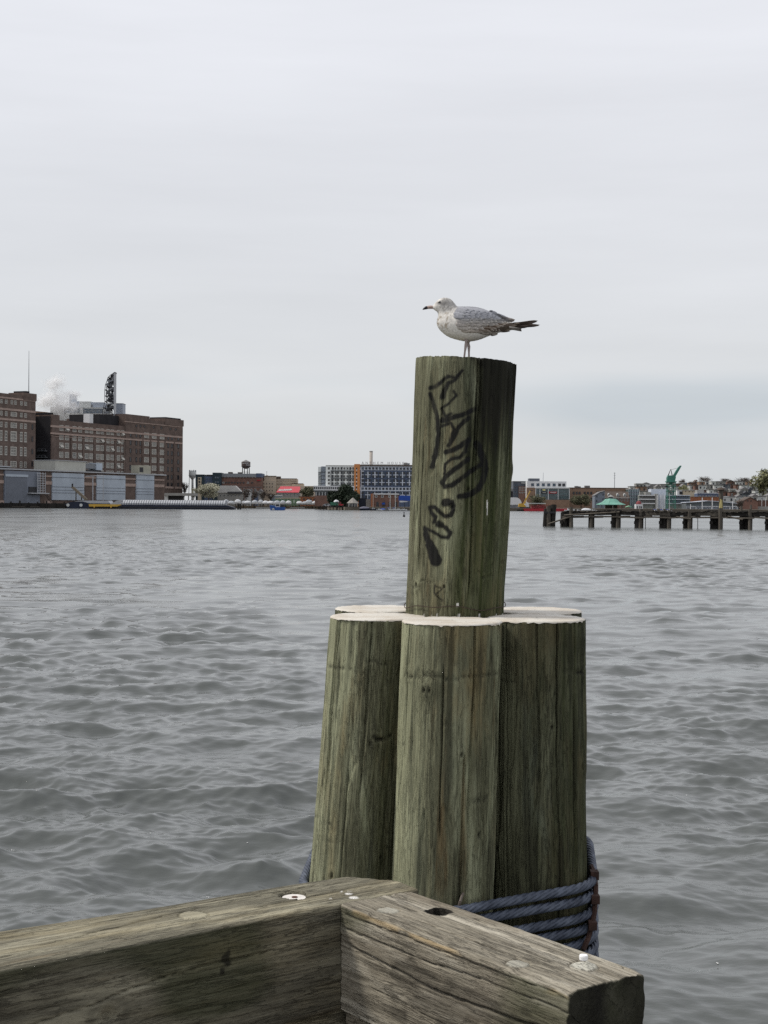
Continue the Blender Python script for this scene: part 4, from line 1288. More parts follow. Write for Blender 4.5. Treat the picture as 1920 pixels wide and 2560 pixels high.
# --- white and orange apartment building with rooftop lettering
def anthem():
    Y = 800
    b = B('apartment_building', 'eight storey apartment building with orange corner tower and rooftop letters', 'building', 795, Y)
    LW = M('white_grey_render', (.74, .76, .74), .8, .06, .3)
    GREYC = M('mid_grey_cladding', (.12, .13, .135), .7, .15, .4)
    # left wing
    b.box('wall', LW, 814, 886, 1164, None, 24)
    b.box('glass_bay', M('bay_glass', (.12, .15, .18), .2, .25, .4, .5), 803, 815, 1166, None, 22, .8)
    b.box('wall', LW, 795, 804, 1167, None, 20, 1.6)
    b.box('coping', CONCR, 814, 886, 1163, 1164.1, 24, -.2)
    for y in (1180, 1189.5, 1198.5, 1208):
        b.box('bay_band', DARKF, 802.5, 814.5, y - .6, y + .8, .4, .55)
        b.box('bay_band', GREYC, 795, 803, y - .3, y + .4, .3, 1.4)
    for px in (805.5, 808.5, 811.5):
        b.box('bay_mullion', LGREY, px, px + .6, 1166, 1215, .3, .6)
    for px in (796.5, 799, 801.5):
        for y in (1184.5, 1194, 1203.5, 1212):
            b.win(px, y, 1.3, 7, GREYC, GLASSB, 1, 1, 795, 1.6)
    b.box('podium', WHITE, 784, 886, 1214.5, 1226, 30, -3.5, 820)
    b.box('podium_soffit', GREYC, 784.5, 886, 1226.1, 1230, 28, -2.8, 820)
    for k in range(12):
        b.box('column', WHITE, 790 + k * 7.5, 791.2 + k * 7.5, 1230, 1239, .8, -3)
    for k in range(11):
        b.win(794.7 + k * 7.5, 1234.5, 4.6, 6, GREYC, GLASSD, 1, 1, 800, -2.6)
    b.box('podium_core', GREYC, 788, 886, 1229, 1239, 20, -2.5, 820)
    b.box('ground_wall', REDBR, 787, 886, 1239, None, 20, -3.2, 820)
    for k in range(19):
        b.win(786.5 + k * 5.2, 1220, 3.0, 5.6, DARKF, GLASSD, 1, 1, 820, -3.5)
    rows = [1170.8, 1181.5, 1190.5, 1200, 1208.6]
    cols = [822, 831.5, 838.5, 845.8, 853.5, 860.8, 868.3, 875.6, 882.3]
    b.box('frame_band', GREYC, 826.5, 885, 1175.5, 1178, .45, -.4, 826)
    b.box('frame_band', GREYC, 826.5, 885, 1194.3, 1196.6, .45, -.4, 826)
    b.box('frame_band', GREYC, 826.5, 885, 1212.5, 1214.3, .45, -.4, 826)
    for px in (826.5, 841.4, 856.6, 870.8):
        b.box('frame_post', GREYC, px, px + 1.7, 1178.1, 1212.4, .4, -.35, 826)
    for i, px in enumerate(cols):
        dk = i in (1, 4, 7)
        for y in rows:
            b.win(px, y, 4.6, 5.4 if not dk else 6.6, GREYC if not dk else DARKF, GLASSD if dk else GLASSG, 2 if not dk else 1, 1, 826, -.02)
    # orange corner tower
    b.box('corner_tower', ORANGE, 885.2, 899.5, 1160, None, 24, -1.2)
    for y in (1171, 1181.5, 1190.5, 1200, 1209.5, 1219, 1229, 1238):
        b.win(891.3, y, 2.5, 4.2, DARKF, GLASSD, 1, 1, 892, -1.2)
        b.box('tower_panel', WHITE, 889.9, 892.7, y + 2.8, y + 5.4, .2, -1.3, 892)
    # right wing
    b.box('wall', NAVY, 899.5, 1100, 1164.5, None, 24)
    b.box('cornice', ROOFB, 899.3, 1100, 1161.5, 1164.6, 25, -.9, 900)
    for y0, y1 in ((1164.7, 1175.2), (1217.3, 1227.3)):
        b.box('pale_band', LGREY, 899.6, 1100, y0, y1, .35, -.3, 900)
    b.box('pale_pier', LGREY, 901.5, 904, 1175.2, None, .35, -.28, 900)
    for y in (1178, 1187.3, 1196.6, 1206, 1215):
        b.box('pale_spandrel', LGREY, 904.1, 909.5, y - 1.1, y + 1.0, .3, -.24, 900)
    step = 8.63
    cols = [906.7 + k * step for k in range(22)]
    rows = [1170.8, 1182, 1190.6, 1200.6, 1209.5, 1221.3, 1232.2, 1241]
    for i, px in enumerate(cols):
        for j, y in enumerate(rows):
            if j == 7 and i > 3:
                continue
            b.win(px, y, 5.4, 5.4, DARKF, GLASSD if (i * 7 + j * 3) % 5 else GLASSB, 2, 1, 905, -.32)
    crosses = [919.5, 937.2, 954.7, 971.8, 989.3, 1006.3, 1023.5, 1041, 1058, 1075]
    for k, px in enumerate(crosses):
        for y0, y1, ym in ((1179, 1194.6, 1186.9), (1198, 1213.2, 1205.8)):
            b.box('pale_cross_post', LGREY, px - 1.5, px + 1.5, y0, y1, .3, -.4, 905)
            b.box('pale_cross_bar', LGREY, px - 6.6, px + 6.6, ym - .9, ym + .9, .2, -.47, 905)
        b.box('pale_cross_post', LGREY, px - .8, px + .8, 1229, 1246, .3, -.4, 905)
        b.box('pale_cross_bar', LGREY, px - 6.6, px + 6.6, 1236, 1238, .2, -.47, 905)
    # chimney and roof plant
    b.lbox('sign_frame', STEEL, b.x(903), b.x(1016), .3, .5, b.z(903, 1160.8), b.z(903, 1160.2))
    b.box('roof_unit', CONCR, 1009, 1018, 1156.5, 1161.6, 5, 6)
    b.box('roof_unit', STEEL, 1018, 1024, 1158, 1161.6, 4, 6)
    xs = {'A': 906.5, 'N': 916, 'T': 925, 'H': 935, 'E': 945, 'M': 954}
    SG = M('sign_letter_grey', (.13, .10, .11), .6, .1, 1)
    pxs = [906.5, 916.5, 925.5, 935.2, 945, 954.2, 971.2, 980.5, 990.5, 999.5, 1007.5]
    hz = b.z(905, 1153.4) - b.z(905, 1159.4)
    for ch, px in zip('ANTHEMHOUSE', pxs):
        (o, (x, ww)), = letters(ch, hz * 1.42, SG, b.r, ext=.12)
        o.location = (b.x(px) - ww / 2, .4, b.z(905, 1160) )
    for px in pxs:
        pass
    r = B('chimney', 'pale round brick chimney behind the rooftop letters', 'chimney', 927, 830, 0, 1.5)
    cx = r.x(927)
    rr = r.x(931) - cx
    MB().cyl((cx, 4, 0), (cx, 4, r.z(927, 1128)), rr * 1.06, rr, 16).build('shaft', M('pale_chimney_brick', (.40, .365, .33), .9, .1, .3), r.r, True)
    MB().cyl((cx, 4, r.z(927, 1129.5)), (cx, 4, r.z(927, 1126.8)), rr * 1.07, rr * 1.07, 16).build('rim', CONCR, r.r)
    # thatched gazebo hut
    r = B('shingle_hut', 'small grey hut with pointed shingled roof on the jetty end', 'hut', 868, 708)
    X, Z = r.x, lambda y: r.z(882, y)
    cx = X(882)
    MB().lathe((cx, 3, 0), [(X(897.5) - cx, Z(1258)), (X(896) - cx, Z(1256.5)), (X(886) - cx, Z(1247)), (.15, Z(1244.3))], 8).build('roof', M('grey_shingle', (.25, .235, .215), .9, .2, 1.0), r.r)
    hw = X(894) - cx
    MB().box(cx - hw, cx + hw, .8, 5, 0, Z(1257.5)).build('wall', CONCR, r.r)
    for px in (876, 883, 889):
        MB().box(X(px), X(px + 3), .7, .8, Z(1267), Z(1259)).build('opening', GLASSD, r.r)
    # dark shed and brick clubhouse
    b = B('dark_shed', 'flat dark navy shed beside the hut and clubhouse', 'building', 896, 745)
    b.box('wall', NAVYP, 896, 917, 1246, None, 8)
    b.box('coping', DARKF, 895.6, 917.4, 1245.2, 1246.1, 8.4, -.3)
    b.box('side_door', CONCR, 915, 926, 1248, None, 6, -.4)
    b = B('brick_clubhouse', 'two storey red brick clubhouse with bright white roof edge', 'building', 927, 740)
    b.box('wall', REDBR, 927, 997, 1236, None, 12)
    b.box('corner_pier', ORBR, 927, 935, 1234, None, 3, -.5)
    b.box('downpipe', PINK, 932, 934.6, 1233.6, None, .3, -.7)
    b.box('roof_edge', WHITE, 935, 998, 1233.4, 1236.2, 12.6, -.6)
    for px in (940.5, 956, 974, 990):
        b.win(px, 1241, 6.4, 5.2, OFFW, GLASSD, 1, 1, 940, 0, .16)
    for px in (944, 960, 975, 990):
        b.box('ground_door', GLASSD, px - 3, px + 3, 1255, None, .2, -.1)
    b.box('blue_awning', BLUE, 955, 963, 1257, 1261, 2, -2)
    r = T('green_truck', 'green cab truck parked on the quay by the evergreen', 'truck', (W(833, 1262, 716).x, 716, GZ))
    GT = M('green_cab', (.04, .14, .09), .5, .2, .8)
    MB().box(-1.4, 1.2, -1, 1, .7, 2.3).prism([(1.2, .7), (2.6, .7), (2.6, 1.5), (2.2, 2.5), (1.2, 2.5)], -1, 1).build('body', GT, r)
    MB().prism([(1.5, 1.6), (2.45, 1.6), (2.15, 2.3), (1.5, 2.3)], -1.02, -.99).build('pane', GLASSD, r)
    for x in (-.8, 1.9):
        for y in (-1, .8):
            MB().cyl((x, y, .4), (x, y + .25, .4), .42, None, 10).build('wheel', DARK, r)
    for i, (px, m, lab) in enumerate(((818, COVERG, 'silver car parked at the end of the stored boats'), (851, RED, 'small red tractor parked on the quay beside the tall white boat'))):
        r = T('parked_car' if i == 0 else 'tractor', lab, 'car' if i == 0 else 'tractor', (W(px, 1262, 716).x, 716, GZ))
        if i == 0:
            MB().prism([(-2.1, .4), (2.1, .4), (2.1, .9), (1.2, 1.0), (.7, 1.5), (-1.0, 1.5), (-1.6, 1.0), (-2.1, .95)], -.85, .85).build('body', m, r)
            MB().prism([(-1.3, 1.02), (.95, 1.02), (.62, 1.43), (-.95, 1.43)], -.87, -.84).build('pane', GLASSD, r)
        else:
            MB().prism([(-1.4, .6), (1.5, .6), (1.5, 1.2), (.3, 1.4), (.2, 2.4), (-.9, 2.4), (-1.2, 1.4)], -.7, .7).build('body', m, r)
            MB().box(-.8, .1, -.73, -.69, 1.5, 2.3).build('pane', GLASSD, r)
        for x in (-1.25, 1.25):
            for y in (-.88, .65):
                MB().cyl((x, y, .36), (x, y + .22, .36), .36 if i == 0 else .5, None, 10).build('wheel', DARK, r)
    boat('white boat shored nearly upright with its bow raised by the green truck', 841, 722, 13, 'wrapped', GZ + .6, WHITE, TARP, seed=80)
anthem()

# --- right-hand shore
def right_shore():
    b = B('white_tent', 'white arched fabric storage tent beside the yellow crane', 'tent', 1240, 735)
    X, Z = b.x, lambda y: b.z(1285, y)
    pts = [(X(1240), 0)]
    for k in range(9):
        a = k / 8 * math.pi / 2
        pts.append((X(1290) + (X(1305) - X(1290)) * math.sin(a), Z(1262) + (Z(1243.5) - Z(1262)) * math.cos(a)))
    pts = [(X(1236), Z(1262)), (X(1236), Z(1243.5))] + pts[1:]
    MB().prism(pts, 0, 14).build('fabric', WHITE, b.r)
    MB().box(X(1236), X(1304.5), .2, 13.8, 0, Z(1262)).build('base_wall', STEEL, b.r)
    b = B('white_tent', 'small white tarpaulin hut behind the yellow crane truck', 'tent', 1312, 740)
    MB().prism([(b.x(1312), 0), (b.x(1312), b.z(1312, 1257)), (b.x(1317), b.z(1312, 1255.5)), (b.x(1322), b.z(1312, 1257)), (b.x(1323), 0)], 0, 5).build('fabric', WHITE, b.r)
    # crane truck
    r = B('crane_truck', 'yellow mobile crane with its boom raised on the quay', 'crane', 1310, 726)
    X, Z = r.x, lambda y: r.z(1310, y)
    MB().box(X(1300), X(1326), -1.2, 1.2, Z(1270.5), Z(1267.5)).build('chassis', DARK, r.r)
    MB().prism([(X(1296), Z(1267.3)), (X(1315), Z(1267.3)), (X(1312), Z(1262)), (X(1304), Z(1258)), (X(1297), Z(1259.5))], -1.1, 1.1).build('cab', YEL, r.r)
    MB().prism([(X(1305), Z(1265)), (X(1308.5), Z(1265.5)), (X(1327), Z(1227.5)), (X(1325), Z(1226.5))], -.4, .4).build('boom', YEL, r.r)
    MB().prism([(X(1309), Z(1258)), (X(1314.5), Z(1259)), (X(1316), Z(1246)), (X(1314.5), Z(1245))], -.25, .25).build('ram', YEL, r.r)
    MB().box(X(1325), X(1332), -.3, .3, Z(1227), Z(1224.8)).build('boom_head', ROOFB, r.r)
    for px in (1304.5, 1308.5, 1319, 1322.5):
        for y in (-1.35, 1.0):
            MB().cyl((X(px), y, Z(1271.2)), (X(px), y + .35, Z(1271.2)), .55, None, 10).build('wheel', DARK, r.r)
    # barges
    r = B('red_barge', 'low crimson deck barge moored below the crane', 'barge', 1310, 712, 0, 0)
    X, Z = r.x, lambda y: r.z(1350, y)
    MB().prism([(X(1310), Z(1272)), (X(1313), -.4), (X(1418), -.4), (X(1418), Z(1271)), (X(1370), Z(1271))], 0, 7).build('hull', RED, r.r)
    for k, (a, c, y) in enumerate(((1330, 1345, 1264), (1346, 1362, 1262), (1364, 1372, 1266))):
        MB().box(X(a), X(c), 1, 4, Z(1271), Z(y)).build('deck_house', M('dull_red', (.22, .05, .05), .7, .3, .5), r.r)
    mb = MB()
    for px in range(1326, 1372, 5):
        mb.bar((X(px), .5, Z(1271)), (X(px + 5), .5, Z(1261)), .12).bar((X(px + 5), .5, Z(1271)), (X(px), .5, Z(1261)), .12)
    mb.build('truss', M('dull_red', (.22, .05, .05)), r.r)
    MB().box(X(1323), X(1365), .2, 1.2, Z(1259.5), Z(1257.6)).build('beam', OFFW, r.r)
    r = B('black_barge', 'low black work float ahead of the crimson barge', 'float', 1270, 714, 0, 0)
    MB().box(r.x(1262), r.x(1309), 0, 5, -.4, r.z(1290, 1274)).build('hull', TIMB, r.r)
    for px in (1275, 1286, 1296):
        MB().box(r.x(px), r.x(px + 5), 1, 3, r.z(1290, 1274), r.z(1290, 1270)).build('gear_box', ROOFB if px != 1286 else STEEL, r.r)
    # white office with glass front
    b = B('office_building', 'grey curved office block left of the white glass fronted one', 'building', 1283, 820)
    GC = M('slate_cladding', (.085, .095, .115), .6, .15, .4)
    b.box('wall', GC, 1283, 1326, 1204, None, 14)
    b.box('coping', DARKF, 1282.5, 1316, 1202.8, 1204.1, 14.5, -.4)
    b.box('brick_front', REDBR, 1297, 1326, 1216, None, 1, -.9)
    b.box('terrace', OFFW, 1303, 1316, 1206.5, 1208.2, .6, -1)
    for px in (1287, 1292):
        for y in (1212, 1221, 1230, 1239):
            b.win(px, y, 3.4, 5.6, DARKF, GLASSB, 1, 2, 1290)
    for px in (1300, 1306, 1312, 1318):
        for y in (1219.5, 1225.5, 1231.5):
            b.win(px, y, 4, 3, OFFW, GLASSG, 2, 1, 1300, -.9)
    b.box('low_block', DARK, 1268, 1283, 1228, None, 10, 2)
    b.box('low_roof', CONCR, 1266, 1284, 1222, 1228.1, 10, 3)
    b = B('office_building', 'white office building with tall teal glass front and small signs', 'building', 1326, 810)
    b.box('wall', WHITE, 1318, 1416, 1203, None, 18)
    b.box('penthouse', GC, 1323, 1349, 1196, 1203.1, 8, 4)
    b.box('brick_wing', TANBR, 1317, 1339, 1219, None, 2, -1.8)
    for px in (1331.3, 1344.8, 1358.3, 1371.8, 1385.3, 1399, 1409.3):
        b.win(px, 1212, 7, 7, DARKF, GLASSB if px < 1395 else GLASSD, 2, 1, 1340)
    GT = M('teal_curtain_glass', (.085, .14, .15), .12, .3, .25, .6)
    b.box('glass_front', GT, 1339, 1424, 1221, 1253, 2.5, -2.2)
    b.box('canopy', OFFW, 1338, 1424.5, 1219, 1221.1, 3.2, -2.8)
    for k in range(25):
        px = 1339.5 + k * 3.5
        big = k in (0, 3, 9, 16, 24)
        b.box('mullion', WHITE if big else STEEL, px - (.7 if big else .18), px + (.7 if big else .18), 1221, 1253, .4, -2.55)
    for y in (1229.5, 1238.5, 1246):
        b.box('transom', STEEL, 1340, 1423, y - .3, y + .3, .3, -2.45)
    b.box('ground_floor', TANBR, 1339, 1424, 1249, None, 1.2, -2.8)
    b.box('sign_plate', M('yellow_sign', (.6, .55, .25), .6, .05, 1), 1356.5, 1363.5, 1223, 1226.5, .2, -2.9)
    b.box('sign_plate', DARK, 1353, 1367.5, 1229, 1233.5, .2, -2.85)
    b.box('sign_plate', RED, 1372.5, 1392, 1229, 1233.5, .2, -2.85)
    b.box('sign_lettering', OFFW, 1356, 1365, 1230.6, 1231.6, .1, -2.98)
    b.box('sign_lettering', OFFW, 1376, 1390, 1230.3, 1231.8, .1, -2.98)
    MB().cyl((b.x(1360.5), 6, b.z(1360, 1203)), (b.x(1361), 6, b.z(1360, 1181)), .16, .1, 5).build('mast', COVERG, b.r)
    # long brown brick building
    b = B('brick_block', 'long flat brown brick block with triple windows beside the glass front', 'building', 1424, 815)
    b.box('wall', TANBR, 1424, 1572, 1219.5, None, 18)
    b.box('coping', ROOFB, 1423.6, 1572, 1218.6, 1219.7, 18.4, -.3)
    for px in (1434.3, 1442, 1449.2, 1462, 1470, 1478):
        for y, h in ((1232.6, 7), (1247, 7)):
            b.win(px, y, 5.2, h, ROOFB, GLASSD, 1, 1, 1440)
    b.box('string_course', ROOFB, 1490, 1572, 1228, 1229, .3, -.2)
    for px, wv, h in ((1438, 8, 4), (1447, 5, 3), (1463, 12, 5)):
        b.box('roof_unit', ROOFG, px, px + wv, 1219 - h, 1219, 4, 5)
    b = B('glass_block', 'narrow blue green glass block at the end of the brown brick block', 'building', 1572, 805)
    b.box('wall', GT, 1572, 1598, 1223, None, 14)
    b.box('roof', OFFW, 1571.5, 1598.5, 1221.8, 1223.1, 14.5, -.4)
    for k in range(7):
        b.box('mullion', LGREY, 1572.3 + k * 4.2, 1573 + k * 4.2, 1223, None, .3, -.25)
    for y in (1231, 1239, 1247):
        b.box('transom', GC, 1572, 1598, y - 1.4, y + 1.4, .2, -.15)
    b = B('gabled_house', 'pale slate blue gabled house between brick block and green pavilion', 'house', 1487, 780)
    m = M('slate_blue_siding', (.165, .19, .23), .8, .1, .6)
    MB().prism([(b.x(1487), 0), (b.x(1487), b.z(1487, 1239)), (b.x(1500), b.z(1487, 1231)), (b.x(1512), b.z(1487, 1228)), (b.x(1512), 0)], 0, 9).build('wall', m, b.r)
    MB().prism([(b.x(1486), b.z(1487, 1239.5)), (b.x(1500), b.z(1487, 1230.8)), (b.x(1513), b.z(1487, 1227.4)), (b.x(1513), b.z(1487, 1226.4)), (b.x(1500), b.z(1487, 1229.6)), (b.x(1486), b.z(1487, 1238.4))], -.5, 9.5).build('roof', ROOFG, b.r)
    for px, y in ((1492.5, 1241), (1508, 1236), (1508, 1248), (1492, 1252)):
        b.win(px, y, 2.4, 4.2, DARKF, GLASSD, 1, 2, 1490)
    b = B('dormer_house', 'brown roofed brick house with three white dormers behind the green pavilion', 'house', 1512, 790)
    b.box('wall', REDBR, 1512, 1574, 1245, None, 10)
    b.box('eaves', OFFW, 1511.5, 1574.5, 1243.8, 1245.1, .8, -.6)
    X, Z = b.x, lambda y: b.z(1540, y)
    MB().xprism([(-.6, Z(1244)), (5, Z(1228.5)), (10.6, Z(1244))], X(1512), X(1574)).build('roof', ROOFB, b.r)
    for px in (1523, 1545, 1562.5):
        d = MB().prism([(X(px - 3), Z(1241)), (X(px - 3), Z(1236)), (X(px), Z(1233)), (X(px + 3), Z(1236)), (X(px + 3), Z(1241))], .2, 3.5).build('dormer', OFFW, b.r)
        MB().box(X(px - 1.3), X(px + 1.3), .1, .22, Z(1240), Z(1236)).build('pane', GLASSD, d)
    for k in range(8):
        b.win(1517 + k * 7.4, 1250, 3.4, 6, OFFW, GLASSD, 1, 2, 1540)
    # green roofed pavilion
    r = B('pavilion', 'open waterfront pavilion with wide green metal roof and cupola', 'pavilion', 1533, 745)
    X, Z = r.x, lambda y: r.z(1533, y)
    cx = X(1533.5)
    R1 = X(1571) - cx
    MB().lathe((cx, 8, 0), [(R1, Z(1262.3)), (R1, Z(1261.3)), (R1 * .62, Z(1256)), (R1 * .36, Z(1247.5)), (R1 * .13, Z(1246.2))], 10).build('roof', GREENR, r.r)
    for k in range(10):
        a = 2 * math.pi * k / 10
        mb = MB()
        pr = [(R1, Z(1261.2)), (R1 * .62, Z(1255.9)), (R1 * .36, Z(1247.4))]
        for (ra, za), (rb, zb) in zip(pr, pr[1:]):
            mb.bar((cx + ra * math.cos(a), 8 + ra * math.sin(a), za), (cx + rb * math.cos(a), 8 + rb * math.sin(a), zb), .12)
        mb.build('roof_rib', GREENR, r.r)
    MB().lathe((cx, 8, 0), [(R1 * .13, Z(1246.4)), (R1 * .13, Z(1241.5))], 8).build('cupola', GC, r.r)
    MB().lathe((cx, 8, 0), [(R1 * .22, Z(1241.6)), (.1, Z(1237.2))], 8).build('cupola_roof', CONCR, r.r)
    for k in range(10):
        a = 2 * math.pi * (k + .5) / 10
        MB().cyl((cx + R1 * .86 * math.cos(a), 8 + R1 * .86 * math.sin(a), 0), (cx + R1 * .86 * math.cos(a), 8 + R1 * .86 * math.sin(a), Z(1260.5)), .17, None, 8).build('post', CONCR, r.r)
    MB().box(cx - R1 * .35, cx + R1 * .4, 6, 10, 0, Z(1262)).build('kiosk', ROOFB, r.r)
    # red domed ticket house
    r = B('domed_kiosk', 'small white arched kiosk with a dark red dome', 'kiosk', 1590, 748)
    X, Z = r.x, lambda y: r.z(1598, y)
    MB().box(X(1590), X(1607.5), 0, 4, 0, Z(1260.5)).build('wall', WHITE, r.r)
    MB().lathe(((X(1590) + X(1607.5)) / 2, 2, 0), [(X(1605.5) - X(1598.5), Z(1260.5)), ((X(1605.5) - X(1598.5)) * .9, Z(1256)), ((X(1605.5) - X(1598.5)) * .5, Z(1253)), (.05, Z(1252))], 12).build('dome', M('dull_red_dome', (.20, .045, .05), .7, .15, 1), r.r)
    for px in (1594, 1600, 1604):
        MB().box(X(px - 1.2), X(px + 1.2), -.1, .02, 0.2, Z(1265)).build('arch_opening', GLASSD, r.r)
    # white terraced building
    b = B('terraced_building', 'pale apartment terraces with white floor slabs beside the green crane', 'building', 1598, 800)
    b.box('wall', M('greyed_terrace', (.22, .235, .215), .6, .2, .25), 1598, 1726, 1238, None, 14)
    for y in (1237, 1247, 1257.5):
        b.box('floor_slab', WHITE, 1598, 1640, y, y + 2.4, 1.6, -1.4)
        b.box('floor_slab', LGREY, 1663, 1726, y + .5, y + 2.1, 1.5, -1.3)
    for k in range(9):
        for y in (1243, 1253):
            b.win(1601 + k * 4.4, y, 3.8, 6, STEEL, GLASSG, 1, 1, 1610)
    for k in range(13):
        for y in (1243.5, 1253.5):
            b.win(1666 + k * 4.6, y, 4, 6, GC, GLASSB, 1, 1, 1680)
    b.box('stair_tower', CONCR, 1638, 1646, 1235, None, 3, -1.5)
    b.box('stair_tower', LGREY, 1646, 1664, 1237, None, 2, -1)
    b.box('upper_box', LGREY, 1628, 1668, 1222.5, 1238.1, 9, 3)
    b.box('upper_box', CONCR, 1614, 1627, 1230, 1238.1, 6, 2)
    for px in (1644, 1652, 1661):
        b.box('white_column', WHITE, px, px + 1.6, 1237, None, .6, -2.4)
    # green harbour crane
    r = B('harbour_crane', 'tall green harbour crane on a lattice tower with boom raised', 'crane', 1679, 738)
    X, Z = r.x, lambda y: r.z(1679, y)
    mb = MB()
    hw0, hw1 = X(1690) - X(1679.5), X(1688.5) - X(1679.5)
    cx = X(1679)
    levels = [1270, 1256, 1242, 1228, 1216, 1206]
    for sx in (-1, 1):
        for sy in (0, 2 * hw1):
            mb.bar((cx + sx * hw0, sy, 0), (cx + sx * hw1, sy, Z(1205)), .28)
    for a, c in zip(levels, levels[1:]):
        for sy in (0, 2 * hw1):
            mb.bar((cx - hw0, sy, Z(a)), (cx + hw1, sy, Z(c)), .12).bar((cx + hw0, sy, Z(a)), (cx - hw1, sy, Z(c)), .12)
            mb.bar((cx - hw0, sy, Z(c)), (cx + hw0, sy, Z(c)), .25)
        for sx in (-1, 1):
            mb.bar((cx + sx * hw0, 0, Z(c)), (cx + sx * hw0, 2 * hw1, Z(c)), .25)
    mb.build('lattice_tower', CRANEG, r.r)
    MB().box(X(1666.5), X(1691), -.6, 2 * hw1 + .6, Z(1205.5), Z(1203)).build('platform', CRANEG, r.r)
    MB().cyl((cx, hw1, Z(1212)), (cx, hw1, Z(1203)), .8, 1.2, 10).build('slew_ring', CRANEG, r.r)
    MB().box(X(1663.5), X(1669), -.4, 1.6, Z(1219), Z(1214.5)).build('control_box', DARK, r.r)
    MB().prism([(X(1668.5), Z(1203)), (X(1668.5), Z(1194)), (X(1671), Z(1188.5)), (X(1688.5), Z(1188.5)), (X(1690), Z(1193)), (X(1688), Z(1203))], .3, 2 * hw1 - .3).build('machine_house', CRANEG, r.r)
    MB().prism([(X(1684), Z(1188.6)), (X(1689.5), Z(1191.5)), (X(1699.5), Z(1174)), (X(1705), Z(1164)), (X(1701), Z(1163.6)), (X(1696.5), Z(1168.5)), (X(1690.5), Z(1177.5))], hw1 - .8, hw1 + .8).build('boom', CRANEG, r.r)
    mb = MB()
    for q in (hw1 - .8, hw1 + .8):
        mb.bar((X(1672), q, Z(1188.5)), (X(1678.2), hw1, Z(1173)), .2).bar((X(1682), q, Z(1188.5)), (X(1678.6), hw1, Z(1173)), .2)
    mb.bar((X(1678.4), hw1, Z(1174.5)), (X(1697), hw1, Z(1169)), .08)
    mb.build('gantry_frame', DARK, r.r)
    # pale block, navy block, orange brick block
    b = B('cream_block', 'low cream block with small round windows behind the terraces', 'building', 1693, 870)
    b.box('wall', CREAM, 1705, 1742, 1226, None, 8)
    b.box('white_end', WHITE, 1693, 1705, 1225.5, None, 8, -.2)
    b.box('coping', OFFW, 1692.6, 1742.4, 1224.6, 1225.6, 8.4, -.5)
    b.box('dark_door', DARK, 1699, 1707, 1228.5, 1236, .2, -.4)
    for px in (1714, 1723, 1732):
        b.win(px, 1229, 2.2, 2.2, ROOFB, GLASSD, 1, 1, 1714)
    b = B('navy_block', 'long navy clad block above the orange brick wall', 'building', 1744, 852)
    b.box('wall', NAVY, 1744, 1796, 1233.5, None, 9)
    b.box('roof', LGREY, 1743.5, 1796.5, 1232.4, 1233.6, 9.4, -.4)
    for k in range(6):
        b.win(1749 + k * 8, 1240, 5.2, 2.6, OFFW, GLASSG, 2, 1, 1750)
    b.box('grey_end', CONCR, 1743, 1760, 1225, 1233, 6, 3)
    b = B('orange_block', 'orange red brick block behind the white framed marina hall', 'building', 1722, 835)
    b.box('wall', ORBR, 1724, 1802, 1242.5, None, 10)
    b.box('coping', TANBR, 1723.6, 1802.4, 1241.6, 1242.6, 10.4, -.3)
    for k in range(8):
        b.box('pilaster', ORBR, 1726 + k * 9.6, 1727.4 + k * 9.6, 1242.6, None, .3, -.25)
    b = B('marina_hall', 'grey marina hall with wavy roof behind white frames', 'building', 1715, 778)
    X, Z = b.x, lambda y: b.z(1780, y)
    GH = M('marina_grey', (.10, .115, .125), .7, .15, .3)
    MB().prism([(X(1716), 0), (X(1716), Z(1257)), (X(1740), Z(1255.5)), (X(1770), Z(1252.6)), (X(1800), Z(1254)), (X(1846), Z(1259)), (X(1849), 0)], 0, 12).build('wall', GH, b.r)
    MB().prism([(X(1714), Z(1257.4)), (X(1740), Z(1256)), (X(1770), Z(1253)), (X(1800), Z(1254.4)), (X(1848), Z(1259.6)), (X(1848), Z(1258.2)), (X(1800), Z(1252.9)), (X(1770), Z(1251.5)), (X(1740), Z(1254.5)), (X(1714), Z(1255.9))], -.8, 12.5).build('roof', LGREY, b.r)
    for k in range(15):
        b.win(1720 + k * 8.4, 1270, 6.6, 9, LGREY, GLASSD, 3, 2, 1780)
    for i, (px, yt, span) in enumerate(((1727, 1261, 14), (1756, 1244, 24), (1781, 1244, 22), (1806, 1246, 20), (1832, 1253, 12))):
        r = B('marina_gantry', 'tall white post with cross rail standing at the marina edge', 'post', px, 758, 0, GZ, 'white frames at the marina edge')
        MB().cyl((r.x(px), 0, 0), (r.x(px), 0, r.z(px, yt)), .2, None, 8).build('post', WHITE, r.r)
        MB().box(r.x(px), r.x(px + span), -.15, .15, r.z(px, 1266.6), r.z(px, 1265.2)).build('rail', WHITE, r.r)
        MB().box(r.x(px + span) - .25, r.x(px + span), -.15, .15, 0, r.z(px, 1265.2)).build('end_post', WHITE, r.r)
    b = B('brick_gable_house', 'red brick gabled hall with two small windows near the pier', 'house', 1855, 780)
    MB().prism([(b.x(1855), 0), (b.x(1855), b.z(1855, 1254)), (b.x(1876), b.z(1855, 1243.5)), (b.x(1895), b.z(1855, 1253)), (b.x(1895), 0)], 0, 12).build('wall', M('dusty_brick', (.20, .115, .09), .9, .15, .4), b.r)
    MB().prism([(b.x(1853), b.z(1855, 1255)), (b.x(1876), b.z(1855, 1243.4)), (b.x(1896.5), b.z(1855, 1253.8)), (b.x(1896.5), b.z(1855, 1252.6)), (b.x(1876), b.z(1855, 1242)), (b.x(1853), b.z(1855, 1253.8))], -.5, 12.5).build('roof', ROOFB, b.r)
    for px in (1869.5, 1878):
        b.win(px, 1252, 3.4, 3, ROOFB, GLASSD, 1, 1, 1870)
